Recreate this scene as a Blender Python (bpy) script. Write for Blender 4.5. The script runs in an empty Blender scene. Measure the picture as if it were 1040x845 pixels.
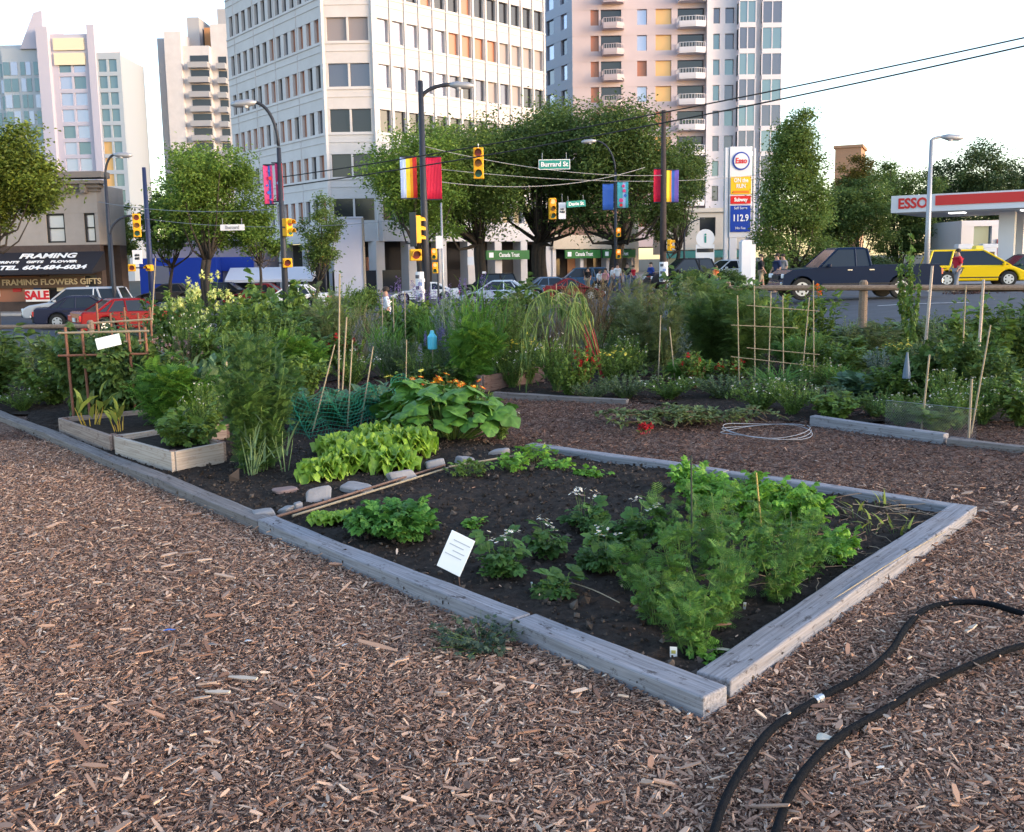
import bpy, math, random
import numpy as np
from mathutils import Vector, Matrix
R = math.radians
C = bpy.context.scene.collection
sc = bpy.context.scene

# ------------------------------------------------------------------ camera
FPX, EYE = 980.0, 1.6
PITCH, ROLL = R(7.55), R(-1.0)
def _rx(a): c, s = math.cos(a), math.sin(a); return np.array([[1,0,0],[0,c,-s],[0,s,c]])
def _rz(a): c, s = math.cos(a), math.sin(a); return np.array([[c,-s,0],[s,c,0],[0,0,1.]])
CM = _rx(math.pi/2-PITCH) @ _rz(ROLL)
def ray(px, py): return CM @ np.array([(px-520)/FPX, -(py-395)/FPX, -1.0])
def G(px, py, z=0.0):
    d = ray(px, py); t = (z-EYE)/d[2]; return np.array([d[0]*t, d[1]*t, z])
def P(px, py, Y):
    d = ray(px, py); t = Y/d[1]; return np.array([d[0]*t, Y, EYE+d[2]*t])
def PX(v):
    q = (np.asarray(v, float)-np.array([0,0,EYE])) @ CM
    return 520+FPX*q[...,0]/-q[...,2], 395-FPX*q[...,1]/-q[...,2]
cd = bpy.data.cameras.new('camera'); cam = bpy.data.objects.new('camera', cd); C.objects.link(cam)
cam.matrix_world = Matrix.Translation((0,0,EYE)) @ Matrix(CM.tolist()).to_4x4()
cd.sensor_width = 36; cd.lens = FPX/1040*36; cd.shift_y = -27.5/1040
cd.clip_start = .05; cd.clip_end = 3000
sc.camera = cam
sc.render.engine = 'CYCLES'
sc.cycles.use_denoising = True
sc.cycles.max_bounces = 6; sc.cycles.diffuse_bounces = 3; sc.cycles.glossy_bounces = 3
sc.cycles.transmission_bounces = 4; sc.cycles.transparent_max_bounces = 6
sc.view_settings.view_transform = 'Standard'; sc.view_settings.look = 'None'
sc.view_settings.exposure = 2.17; sc.view_settings.gamma = 1
# ------------------------------------------------------------------ light
SUN_EL, SUN_AZ = R(11), R(112)
w = bpy.data.worlds.new('World'); sc.world = w; w.use_nodes = True
nt = w.node_tree; nt.nodes.clear()
sky = nt.nodes.new('ShaderNodeTexSky'); sky.sky_type = 'NISHITA'; sky.sun_disc = False
sky.sun_elevation = SUN_EL; sky.sun_rotation = SUN_AZ; sky.air_density = 1.0; sky.dust_density = 0.9; sky.ozone_density = 1.6
bg = nt.nodes.new('ShaderNodeBackground'); bg.inputs[1].default_value = 0.15
wo = nt.nodes.new('ShaderNodeOutputWorld')
tn = nt.nodes.new('ShaderNodeMix'); tn.data_type = 'RGBA'; tn.blend_type = 'MULTIPLY'; tn.inputs['Factor'].default_value = 1; tn.inputs[7].default_value = (1.05, .97, .95, 1)   # rosy evening air
nt.links.new(sky.outputs[0], tn.inputs[6]); nt.links.new(tn.outputs[2], bg.inputs[0]); nt.links.new(bg.outputs[0], wo.inputs[0])
sl = bpy.data.lights.new('sun', 'SUN'); sl.energy = 0.42; sl.angle = R(12); sl.color = (1, .88, .76)
so = bpy.data.objects.new('sun', sl); C.objects.link(so)
sdir = Vector((math.sin(SUN_AZ)*math.cos(SUN_EL), math.cos(SUN_AZ)*math.cos(SUN_EL), math.sin(SUN_EL)))
so.rotation_euler = sdir.to_track_quat('Z', 'Y').to_euler(); so.location = (0, -5, 30)

# ------------------------------------------------------------------ materials
def _hex(c): return (c[0], c[1], c[2], 1)
_M = {}
def mat(name, col, rough=.6, metal=0, noise=0, nscale=8, spec=.3, bump=0, emis=0, coords='Object', col2=None):
    """plain surface, with optional blotchy variation between col and col2"""
    if name in _M: return _M[name]
    m = bpy.data.materials.new(name); m.use_nodes = True; n = m.node_tree.nodes; l = m.node_tree.links
    b = n['Principled BSDF']; b.inputs['Base Color'].default_value = _hex(col)
    b.inputs['Roughness'].default_value = rough; b.inputs['Metallic'].default_value = metal
    b.inputs['Specular IOR Level'].default_value = spec
    if emis: b.inputs['Emission Color'].default_value = _hex(col); b.inputs['Emission Strength'].default_value = emis
    if noise or bump:
        tc = n.new('ShaderNodeTexCoord'); t = n.new('ShaderNodeTexNoise'); t.inputs['Scale'].default_value = nscale; t.inputs['Detail'].default_value = 6
        t.inputs['Roughness'].default_value = .65
        l.new(tc.outputs[coords], t.inputs['Vector'])
        if noise:
            r = n.new('ShaderNodeValToRGB'); c2 = col2 or [c*(1-noise) for c in col]
            r.color_ramp.elements[0].position = .3; r.color_ramp.elements[1].position = .7
            r.color_ramp.elements[0].color = _hex(c2); r.color_ramp.elements[1].color = _hex([min(1, c*(1+noise*.35)) for c in col])
            l.new(t.outputs['Fac'], r.inputs[0]); l.new(r.outputs[0], b.inputs['Base Color'])
        if bump:
            bp = n.new('ShaderNodeBump'); bp.inputs['Strength'].default_value = bump; bp.inputs['Distance'].default_value = .02
            l.new(t.outputs['Fac'], bp.inputs['Height']); l.new(bp.outputs[0], b.inputs['Normal'])
    _M[name] = m; return m
def ramp_mat(name, stops, rough=.7, trans=0, spec=.25, vein=0):
    """colour picked by the per-leaf / per-chip number stored in the mesh"""
    if name in _M: return _M[name]
    m = bpy.data.materials.new(name); m.use_nodes = True; n = m.node_tree.nodes; l = m.node_tree.links
    b = n['Principled BSDF']; b.inputs['Roughness'].default_value = rough; b.inputs['Specular IOR Level'].default_value = spec
    a = n.new('ShaderNodeAttribute'); a.attribute_name = 'tint'
    r = n.new('ShaderNodeValToRGB'); e = r.color_ramp.elements
    while len(e) < len(stops): e.new(.5)
    for i, (p, c) in enumerate(stops): e[i].position = p; e[i].color = _hex(c)
    l.new(a.outputs['Fac'], r.inputs[0])
    src = r.outputs[0]
    if vein:
        tc = n.new('ShaderNodeTexCoord'); t = n.new('ShaderNodeTexNoise'); t.inputs['Scale'].default_value = vein; t.inputs['Detail'].default_value = 4
        l.new(tc.outputs['Object'], t.inputs['Vector'])
        mx = n.new('ShaderNodeMix'); mx.data_type = 'RGBA'; mx.blend_type = 'MULTIPLY'; mx.inputs['Factor'].default_value = .6
        rr = n.new('ShaderNodeValToRGB'); rr.color_ramp.elements[0].position = .3; rr.color_ramp.elements[1].position = .7
        rr.color_ramp.elements[0].color = (.5, .5, .5, 1); rr.color_ramp.elements[1].color = (1.2, 1.2, 1.2, 1)
        l.new(t.outputs['Fac'], rr.inputs[0]); l.new(src, mx.inputs[6]); l.new(rr.outputs[0], mx.inputs[7]); src = mx.outputs[2]
    l.new(src, b.inputs['Base Color'])
    if trans:
        tr = n.new('ShaderNodeBsdfTranslucent'); l.new(src, tr.inputs[0])
        ms = n.new('ShaderNodeMixShader'); ms.inputs[0].default_value = trans
        o = n['Material Output']; l.new(b.outputs[0], ms.inputs[1]); l.new(tr.outputs[0], ms.inputs[2]); l.new(ms.outputs[0], o.inputs['Surface'])
    _M[name] = m; return m

# ------------------------------------------------------------------ mesh building
class MB:
    def __init__(s): s.v = []; s.f = []; s.m = []; s.t = []; s.n = 0
    def add(s, V, F, mat=0, tint=.5):
        V = np.asarray(V, float).reshape(-1, 3)
        groups = {}
        if isinstance(F, np.ndarray): groups[F.shape[1]] = F
        else:
            for f in F: groups.setdefault(len(f), []).append(f)
        for k, fs in groups.items():
            fs = np.asarray(fs, int)+s.n; s.f.append(fs); s.m.append(np.full(len(fs), mat))
        s.v.append(V); s.t.append(np.broadcast_to(np.asarray(tint, float), (len(V),))); s.n += len(V)
        return s
    def box(s, c, size, rz=0, mat=0, tint=.5, top=1.0):
        x, y, z = [q/2 for q in size]
        V = np.array([(-x,-y,-z),(x,-y,-z),(x,y,-z),(-x,y,-z),(-x*top,-y*top,z),(x*top,-y*top,z),(x*top,y*top,z),(-x*top,y*top,z)])
        if rz: V = V @ _rz(rz).T
        return s.add(V+np.array(c), [(3,2,1,0),(4,5,6,7),(0,1,5,4),(1,2,6,5),(2,3,7,6),(3,0,4,7)], mat, tint)
    def bx(s, x0, x1, y0, y1, z0, z1, mat=0, tint=.5):
        return s.box(((x0+x1)/2, (y0+y1)/2, (z0+z1)/2), (abs(x1-x0), abs(y1-y0), abs(z1-z0)), 0, mat, tint)
    def tube(s, path, rad, n=6, mat=0, tint=.5, cap=True):
        p = np.asarray(path, float); k = len(p); rad = np.broadcast_to(np.asarray(rad, float), (k,))
        t = np.gradient(p, axis=0); t /= np.linalg.norm(t, axis=1)[:, None]+1e-9
        up = np.array([0, 0, 1.]) if abs(t[0][2]) < .9 else np.array([1., 0, 0])
        a = np.cross(t, up); a /= np.linalg.norm(a, axis=1)[:, None]+1e-9
        for i in range(1, k):
            if a[i] @ a[i-1] < 0: a[i] = -a[i]
        b = np.cross(t, a)
        th = np.arange(n)*2*math.pi/n
        V = (p[:, None]+rad[:, None, None]*(np.cos(th)[None, :, None]*a[:, None]+np.sin(th)[None, :, None]*b[:, None])).reshape(-1, 3)
        F = [(i*n+j, i*n+(j+1) % n, (i+1)*n+(j+1) % n, (i+1)*n+j) for i in range(k-1) for j in range(n)]
        if cap: F += [tuple(range(n))[::-1], tuple((k-1)*n+j for j in range(n))]
        return s.add(V, F, mat, tint)
    def disc(s, c, nrm, r, thick, n=16, mat=0, tint=.5):
        c = np.asarray(c, float); d = np.asarray(nrm, float); d = d/np.linalg.norm(d)
        return s.tube([c, c+d*thick], r, n, mat, tint)
    def prism(s, poly, axis, a0, a1, mat=0, tint=.5):
        """2D outline extruded along axis 'x','y' or 'z'"""
        p = np.asarray(poly, float); n = len(p)
        def mk(a):
            A = np.full(n, a)
            return {'x': np.c_[A, p], 'y': np.c_[p[:, 0], A, p[:, 1]], 'z': np.c_[p, A]}[axis]
        F = [tuple(range(n)), tuple(range(2*n-1, n-1, -1))]+[(i, i+n, (i+1) % n+n, (i+1) % n) for i in range(n)]
        return s.add(np.r_[mk(a0), mk(a1)], F, mat, tint)
    def inst(s, TV, TF, Mx, T, mat=0, tint=.5):
        """numpy copies of a template: Mx (N,3,3), T (N,3), tint (N,)"""
        TV = np.asarray(TV, float); TF = np.asarray(TF, int); N = len(T)
        V = np.einsum('nij,kj->nki', Mx, TV)+T[:, None]
        F = (TF[None]+(np.arange(N)*len(TV))[:, None, None]).reshape(-1, TF.shape[1])
        t = np.repeat(np.broadcast_to(tint, (N,)), len(TV))
        return s.add(V.reshape(-1, 3), F, mat, t)
    def mesh(s, name, mats, smooth=False):
        me = bpy.data.meshes.new(name)
        V = np.concatenate(s.v); me.vertices.add(len(V)); me.vertices.foreach_set('co', V.ravel().astype(np.float32))
        loops = np.concatenate([f.ravel() for f in s.f]); sizes = np.concatenate([np.full(len(f), f.shape[1]) for f in s.f])
        me.loops.add(len(loops)); me.loops.foreach_set('vertex_index', loops.astype(np.int32))
        me.polygons.add(len(sizes)); me.polygons.foreach_set('loop_start', (np.cumsum(sizes)-sizes).astype(np.int32))
        me.polygons.foreach_set('material_index', np.concatenate(s.m).astype(np.int32))
        if not isinstance(mats, (list, tuple)): mats = [mats]
        for m in mats: me.materials.append(m)
        at = me.attributes.new('tint', 'FLOAT', 'POINT'); at.data.foreach_set('value', np.concatenate(s.t).astype(np.float32))
        me.update(calc_edges=True)
        me.polygons.foreach_set('use_smooth', np.full(len(sizes), bool(smooth)))
        me.validate()
        return me
    def build(s, name, mats, parent=None, smooth=False, loc=None, rz=0):
        me = s.mesh(name, mats, smooth); o = bpy.data.objects.new(name, me); C.objects.link(o)
        if loc is not None: o.location = loc
        if rz: o.rotation_euler.z = rz
        if parent: o.parent = parent
        return o
def bevel(o, w=.01, seg=2, ang=35):
    m = o.modifiers.new('bevel', 'BEVEL'); m.width = w; m.segments = seg; m.limit_method = 'ANGLE'; m.angle_limit = R(ang); return o
def tag(o, label=None, cat=None, group=None, kind=None):
    if label: o['label'] = label
    if cat: o['category'] = cat
    if group: o['group'] = group
    if kind: o['kind'] = kind
    return o
def thing(name, label, cat, loc=(0, 0, 0), rz=0, group=None):
    o = bpy.data.objects.new(name, None); C.objects.link(o); o.empty_display_size = .2
    o.location = loc; o.rotation_euler = (0, 0, rz); return tag(o, label, cat, group)
def copy_tree(root, loc, rz=0, scale=None, label=None, group=None, name=None):
    def cp(o, par):
        c = o.copy(); C.objects.link(c)
        if par: c.parent = par
        for ch in list(o.children): cp(ch, c)
        return c
    r = cp(root, None); r.location = loc; r.rotation_euler = (0, 0, rz)
    if scale is not None: r.scale = scale if isinstance(scale, (tuple, list)) else (scale,)*3
    if label: r['label'] = label
    if group: r['group'] = group
    return r
def text_mesh(txt, size, m, parent, name='lettering', loc=(0, 0, 0), rot=(math.pi/2, 0, 0), depth=.01, wide=1.0, bold=0, align='CENTER'):
    """built-in font, turned into real mesh letters"""
    cu = bpy.data.curves.new(name, 'FONT'); cu.body = txt; cu.size = size; cu.extrude = depth; cu.offset = bold
    cu.align_x = align; cu.align_y = 'CENTER'; cu.resolution_u = 3
    t = bpy.data.objects.new(name, cu); C.objects.link(t)
    bpy.context.view_layer.update()
    me = bpy.data.meshes.new_from_object(t.evaluated_get(bpy.context.evaluated_depsgraph_get()))
    bpy.data.objects.remove(t); bpy.data.curves.remove(cu)
    o = bpy.data.objects.new(name, me); C.objects.link(o); me.materials.clear(); me.materials.append(m)
    o.location = loc; o.rotation_euler = rot; o.scale = (wide, 1, 1)
    if parent: o.parent = parent
    return o
def rotmats(yaw, pitch, roll):
    """N rotation matrices: local x along the leaf, z its face"""
    cy, sy, cp, sp, cr, sr = np.cos(yaw), np.sin(yaw), np.cos(pitch), np.sin(pitch), np.cos(roll), np.sin(roll)
    z = np.zeros_like(cy); o = z+1
    Z = np.stack([cy,-sy,z, sy,cy,z, z,z,o], -1).reshape(-1,3,3)
    Y = np.stack([cp,z,-sp, z,o,z, sp,z,cp], -1).reshape(-1,3,3)
    X = np.stack([o,z,z, z,cr,-sr, z,sr,cr], -1).reshape(-1,3,3)
    return Z @ Y @ X
def sm(a, b, x):
    t = np.clip((np.asarray(x, float)-a)/(b-a), 0, 1); return t*t*(3-2*t)
def tz(x, y):
    """ground height: the garden is level, the streets beyond lie lower on the left and centre"""
    s = -1.0+1.0*sm(0, 14, x)
    return s*sm(13, 27, y)
def tzf(x, y): return float(tz(x, y))
# ------------------------------------------------------------------ ground sheets
def sheet(name, xs, ys, dz, m, label=None, kind='structure', keep=None, wob=0):
    X, Y = np.meshgrid(xs, ys); Z = tz(X, Y)+dz
    if wob:
        rg = np.random.default_rng(5); Z = Z+rg.normal(0, wob, X.shape)
    V = np.stack([X, Y, Z], -1).reshape(-1, 3); nx, ny = len(xs), len(ys)
    i = np.arange(ny-1)[:, None]*nx+np.arange(nx-1)[None]
    F = np.stack([i, i+1, i+1+nx, i+nx], -1).reshape(-1, 4)
    mb = MB(); mb.add(V, F); o = mb.build(name, m, smooth=True); tag(o, label, None, None, kind); return o
def vor_mat(name, cols, scale, rough=.9):
    """patchwork of small flat-coloured flakes over a darker bed: litter seen from afar"""
    m = bpy.data.materials.new(name); m.use_nodes = True; n = m.node_tree.nodes; l = m.node_tree.links
    b = n['Principled BSDF']; b.inputs['Roughness'].default_value = rough; b.inputs['Specular IOR Level'].default_value = .1
    tc = n.new('ShaderNodeTexCoord'); v = n.new('ShaderNodeTexVoronoi'); v.inputs['Scale'].default_value = scale
    d = n.new('ShaderNodeTexNoise'); d.inputs['Scale'].default_value = scale*.6
    ad = n.new('ShaderNodeVectorMath'); ad.operation = 'MULTIPLY_ADD'; ad.inputs[1].default_value = (.06, .06, .06)
    l.new(tc.outputs['Object'], d.inputs['Vector']); l.new(d.outputs['Color'], ad.inputs[0]); l.new(tc.outputs['Object'], ad.inputs[2])
    l.new(ad.outputs[0], v.inputs['Vector'])
    sx = n.new('ShaderNodeSeparateColor'); l.new(v.outputs['Color'], sx.inputs[0])
    r = n.new('ShaderNodeValToRGB'); r.color_ramp.interpolation = 'CONSTANT'; e = r.color_ramp.elements
    while len(e) < len(cols): e.new(.5)
    for i, c in enumerate(cols): e[i].position = i/len(cols); e[i].color = _hex(c)
    l.new(sx.outputs[0], r.inputs[0]); l.new(r.outputs[0], b.inputs['Base Color'])
    bp = n.new('ShaderNodeBump'); bp.inputs['Strength'].default_value = .8; bp.inputs['Distance'].default_value = .02
    l.new(v.outputs['Distance'], bp.inputs['Height']); l.new(bp.outputs[0], b.inputs['Normal'])
    return m
CHIPC = [(.075,.042,.03), (.17,.10,.072), (.30,.20,.15), (.12,.066,.048), (.40,.30,.23), (.22,.13,.095), (.10,.055,.04)]
chip_ground = vor_mat('chip_bed', [(.10,.06,.046), (.20,.125,.095), (.14,.085,.065), (.27,.18,.14), (.11,.066,.05)], 46)
path_ground = vor_mat('path_litter', [(.11,.068,.055), (.16,.10,.082), (.09,.056,.046), (.22,.15,.12), (.13,.08,.065)], 34)
soil_m = mat('dark_soil', (.050,.039,.033), .95, noise=.55, nscale=22, bump=1.0, spec=.08)
asphalt = mat('asphalt', (.085,.088,.1), .85, noise=.25, nscale=1.2, spec=.2)
concrete = mat('pavement_concrete', (.30,.29,.28), .85, noise=.25, nscale=1.5)
ys = np.r_[np.arange(-4, 60, 1.0), np.arange(60, 160, 4), np.geomspace(160, 2500, 18)]
xs = np.r_[-np.geomspace(60, 2000, 16)[::-1], np.arange(-56, 57, 2.0), np.geomspace(60, 2000, 16)]
sheet('ground', xs, ys, -.03, mat('bare_earth', (.07,.06,.045), .95, noise=.4, nscale=.6), 'brown earth around the garden and the city beyond')
sheet('road', np.r_[np.arange(-90, 15, 3.0), np.arange(15, 60, 2.0)], np.arange(24.5, 40.1, .5), -.012, asphalt, 'grey asphalt street passing behind the garden')
sheet('crossroad', np.arange(-90, 19, 3.0), np.arange(40.0, 75, 1.0), -.012, asphalt, 'grey asphalt of the intersection before the office building')
for nm, x0, x1, y0, y1, lb in (('pavement', -12, 30, 75.0, 112, 'pale concrete pavement around the office building'),
        ('shop_pavement', -90, -23.5, 55.0, 60.0, 'pale concrete pavement before the framing shop'),
        ('far_pavement', -90, -12, 74.5, 79, 'pale pavement before the low blue shop')):
    X = np.linspace(x0, x1, 14); Y = np.linspace(y0, y1, 10); mb = MB()
    o = sheet(nm, X, Y, .13, concrete, lb); sd = o.modifiers.new('thick', 'SOLIDIFY'); sd.thickness = .2; sd.offset = -1
sheet('forecourt', np.arange(19.5, 70, 3), np.arange(40.4, 75, 2.0), .1, mat('forecourt', (.24,.24,.25), .8, noise=.2, nscale=.8), 'grey concrete forecourt of the filling station')
mb = MB()
for y in (31.6,):
    for x in np.arange(-60, 50, 6.0):
        xx = np.linspace(x, x+3, 4); V = []
        for q in xx: V += [(q, y-.07, tzf(q, y)+.0), (q, y+.07, tzf(q, y+.07)+.0)]
        mb.add(V, [(2*i, 2*i+2, 2*i+3, 2*i+1) for i in range(3)])
tag(mb.build('lane_markings', mat('white_road_paint', (.7,.7,.7), .6, noise=.3, nscale=6)), 'white dashed lane marking on the asphalt street', None, None, 'structure')

# ------------------------------------------------------------------ garden outline
A0 = G(20, 437)[:2]; A1 = G(714, 732)[:2]; A2 = G(741, 713)[:2]; B1 = G(992, 527)[:2]; C1 = G(560, 461)[:2]
bed_poly = np.array([A0, A1, A2, B1, C1, G(415, 440)[:2], G(300, 395)[:2], (-6.5, 13)])
bed_c = bed_poly.mean(0); bed_soil = bed_poly+0.0; _e = np.roll(bed_poly, -1, 0)-bed_poly; _n = np.stack([-_e[:, 1], _e[:, 0]], -1)/np.linalg.norm(_e, axis=1)[:, None]; _m = _n+np.roll(_n, 1, 0); bed_soil = bed_poly+.055*_m/np.linalg.norm(_m, axis=1)[:, None]/.9; bed_in = bed_c+(bed_poly-bed_c)*.955
def inpoly(x, y, poly):
    ins = np.zeros(x.shape, bool); n = len(poly)
    for i in range(n):
        (x0, y0), (x1, y1) = poly[i], poly[(i+1) % n]
        c = ((y0 > y) != (y1 > y)) & (x < (x1-x0)*(y-y0)/(y1-y0+1e-12)+x0); ins ^= c
    return ins
def hnoise(x, y, s=0):
    r = 0
    for k, (fx, fy, a) in enumerate(((1.3,.7,1),(-.9,1.9,.8),(3.1,2.2,.5),(4.3,-3.7,.4),(7.9,6.1,.25),(-9.3,8.7,.2))):
        r = r+a*np.sin(fx*x+fy*y+k*1.7+s)
    return r/3.1
def gz(x, y): return .012*hnoise(x*1.5, y*1.5, 2)
def fine_sheet(name, x0, x1, y0, y1, step, zf, m, label, keep):
    X, Y = np.meshgrid(np.arange(x0, x1, step), np.arange(y0, y1, step)); Z = zf(X, Y)
    V = np.stack([X, Y, Z], -1).reshape(-1, 3); ny, nx = X.shape
    i = (np.arange(ny-1)[:, None]*nx+np.arange(nx-1)[None]).ravel()
    F = np.stack([i, i+1, i+1+nx, i+nx], -1)
    c = V[F].mean(1); F = F[keep(c[:, 0], c[:, 1])]
    used = np.unique(F); mp = -np.ones(len(V), int); mp[used] = np.arange(len(used))
    mb = MB(); mb.add(V[used], mp[F]); o = mb.build(name, m, smooth=True); tag(o, label, None, None, 'structure'); return o
fine_sheet('chip_ground', -9, 7, .6, 12.6, .07, lambda x, y: gz(x, y), chip_ground, 'brown wood chip ground around the plots', lambda x, y: ~inpoly(x, y, bed_in) & (y < 12.5))
fine_sheet('path_surface', -9, 16, 12.4, 24, .25, lambda x, y: gz(x, y)+tz(x, y)-.01, path_ground, 'trodden brown litter of the back paths', lambda x, y: y > 0)
rgs = np.random.default_rng(3)
def soilz(x, y):
    return .035+.018*hnoise(x*3.3, y*3.1, 5)+.012*hnoise(x*11, y*12, 1)+rgs.normal(0, .006, x.shape)
fine_sheet('soil_bed', -7, 3.2, 3.2, 13.5, .035, soilz, soil_m, 'dark crumbly soil inside the timber edging', lambda x, y: inpoly(x, y, bed_soil))

# ------------------------------------------------------------------ wood chips
rg = np.random.default_rng(11)
def in_view(x, y, z=0, mrg=60):
    px, py = PX(np.stack([x, y, np.full_like(x, z)], -1)); return (px > -mrg) & (px < 1040+mrg) & (py < 845+mrg*1.5)
def scatter(n, x0, x1, y0, y1, dens=None):
    x = rg.uniform(x0, x1, n); y = rg.uniform(y0, y1, n)
    k = in_view(x, y)
    if dens is not None: k &= rg.uniform(0, 1, n) < dens(x, y)
    return x[k], y[k]
# one chip: three cross sections, bent in the middle
def chip_template(bend=.25):
    V = []
    for i, (xx, wd, zz) in enumerate(((-.5,.33,0),(.02,.5,bend),(.5,.2,-.02))):
        V += [(xx, -wd, zz*.3+.5), (xx, wd, zz*.3+.5), (xx, -wd*.9, zz*.3-.5), (xx, wd*.9, zz*.3-.5)]
    F = []
    for i in (0, 4): F += [(i, i+4, i+5, i+1), (i+2, i+6, i+4, i), (i+1, i+5, i+7, i+3)]
    F += [(0, 1, 3, 2), (9, 8, 10, 11)]
    return np.array(V), np.array(F)
CT = chip_template()
def chips(mb, x, y, zf, size=1.0, pal=None, lay=.02, flat=.3):
    n = len(x); L = rg.lognormal(math.log(.0165), .58, n).clip(.007, .10)*size; W = (L*rg.uniform(.08, .42, n)).clip(.0022, .012*size); T = rg.uniform(.0012, .004, n)*size
    M_ = rotmats(rg.uniform(0, 2*math.pi, n), rg.normal(0, flat, n), rg.normal(0, flat*1.3, n))*np.stack([L, W, T], -1)[:, None, :]
    z = zf(x, y)+rg.uniform(0, lay, n)*size
    t = rg.beta(1.5, 2.2, n); t = np.where(rg.uniform(0, 1, n) < .012, rg.uniform(.88, 1, n), t*.88)
    t = np.where(L > .028, np.minimum(t, .84), t)+.05*hnoise(x*2, y*2, 3)
    mb.inst(CT[0], CT[1], M_, np.stack([x, y, z], -1), 0, t.clip(0, 1))
chip_m = ramp_mat('wood_chip', [(0,(.11,.058,.042)), (.25,(.28,.160,.112)), (.5,(.43,.275,.198)), (.75,(.57,.405,.305)), (.92,(.68,.55,.43)), (1,(.78,.73,.68))], .8, spec=.15)
mb = MB()
dist = lambda x, y: np.hypot(x, y)
x, y = scatter(720000, -6.5, 5, 1.6, 10.5, lambda x, y: np.clip(1.0-(dist(x, y)-3)*.07, .45, 1))
far_ = y > 5.2+.0*x; far_ &= x > -.4+(8.2-y)*.55+rg.normal(0, .15, len(x)); k = ~inpoly(x, y, bed_poly) & (y < 8.9) & ~(far_ & (y > 7.9-.9*x+rg.normal(0, .2, len(x)))); x, y = x[k], y[k]
chips(mb, x, y, gz, 1.0)
x, y = scatter(420000, -5, 5, 1.6, 7.0, lambda x, y: np.clip(1.2-(dist(x, y)-2)*.16, .3, 1)); k = ~inpoly(x, y, bed_poly); chips(mb, x[k], y[k], lambda a, b: gz(a, b)+.004, .5, lay=.03)
x, y = scatter(8000, -6.5, 5, 1.8, 6.5); k = ~inpoly(x, y, bed_poly); chips(mb, x[k], y[k], lambda a, b: gz(a, b)+.012, 1.8, flat=.22)
tag(mb.build('wood_chips', chip_m), 'loose brown wood chips covering the ground before the plots', None, None, 'stuff')
mb = MB()
x, y = scatter(190000, -5, 8, 5.0, 13.5, lambda x, y: 1+0*x)
far_ = y > 5.2+.0*x; far_ &= x > -.4+(8.2-y)*.55; k = ~inpoly(x, y, bed_poly) & ((y > 8.9) | (far_ & (y > 7.9-.9*x))); chips(mb, x[k], y[k], lambda a, b: gz(a, b)+tz(a, b), 1.15)
tag(mb.build('path_chips', ramp_mat('path_chip', [(0,(.04,.024,.02)), (.3,(.095,.056,.047)), (.6,(.16,.10,.082)), (.85,(.27,.19,.155)), (1,(.45,.38,.33))], .85, spec=.1)), 'dull reddish wood chips on the inner path', None, None, 'stuff')
# litter and clods on the soil
mb = MB(); x, y = scatter(26000, -5, 3.2, 3.2, 9.5); k = inpoly(x, y, bed_poly); x, y = x[k], y[k]
nn = len(x); ico = np.array([(1,0,0),(-1,0,0),(0,1,0),(0,-1,0),(0,0,1),(0,0,-1)])*1.; icf = np.array([(0,2,4),(2,1,4),(1,3,4),(3,0,4),(2,0,5),(1,2,5),(3,1,5),(0,3,5)])
S = rg.lognormal(math.log(.007), .5, nn)[:, None]*rg.uniform(.6, 1.3, (nn, 3))
mb.inst(ico, icf, rotmats(rg.uniform(0,6.3,nn), rg.uniform(0,1,nn), rg.uniform(0,6,nn))*S[:, None, :], np.stack([x, y, soilz(x, y)+.004], -1), 0, rg.uniform(0, 1, nn))
tag(mb.build('soil_clods', ramp_mat('soil_clod', [(0,(.024,.019,.016)), (.6,(.068,.053,.044)), (1,(.12,.096,.08))], .95, spec=.05)), 'small dark clods of soil scattered in the plots', None, None, 'stuff')
mb = MB(); dR = lambda x, y: np.clip(.10+1.2*sm(1.3, 2.1, x+(y-5)*.15)*sm(.2, -.6, (y-6.6)), .1, 1)
x, y = scatter(5200, -4, 3, 3.2, 9, dR); k = inpoly(x, y, bed_poly)
chips(mb, x[k], y[k], lambda a, b: soilz(a, b)+.005, 1.1, flat=.25)
tag(mb.build('soil_litter', chip_m), 'pale bits of chip and straw lying on the soil', None, None, 'stuff')

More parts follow.
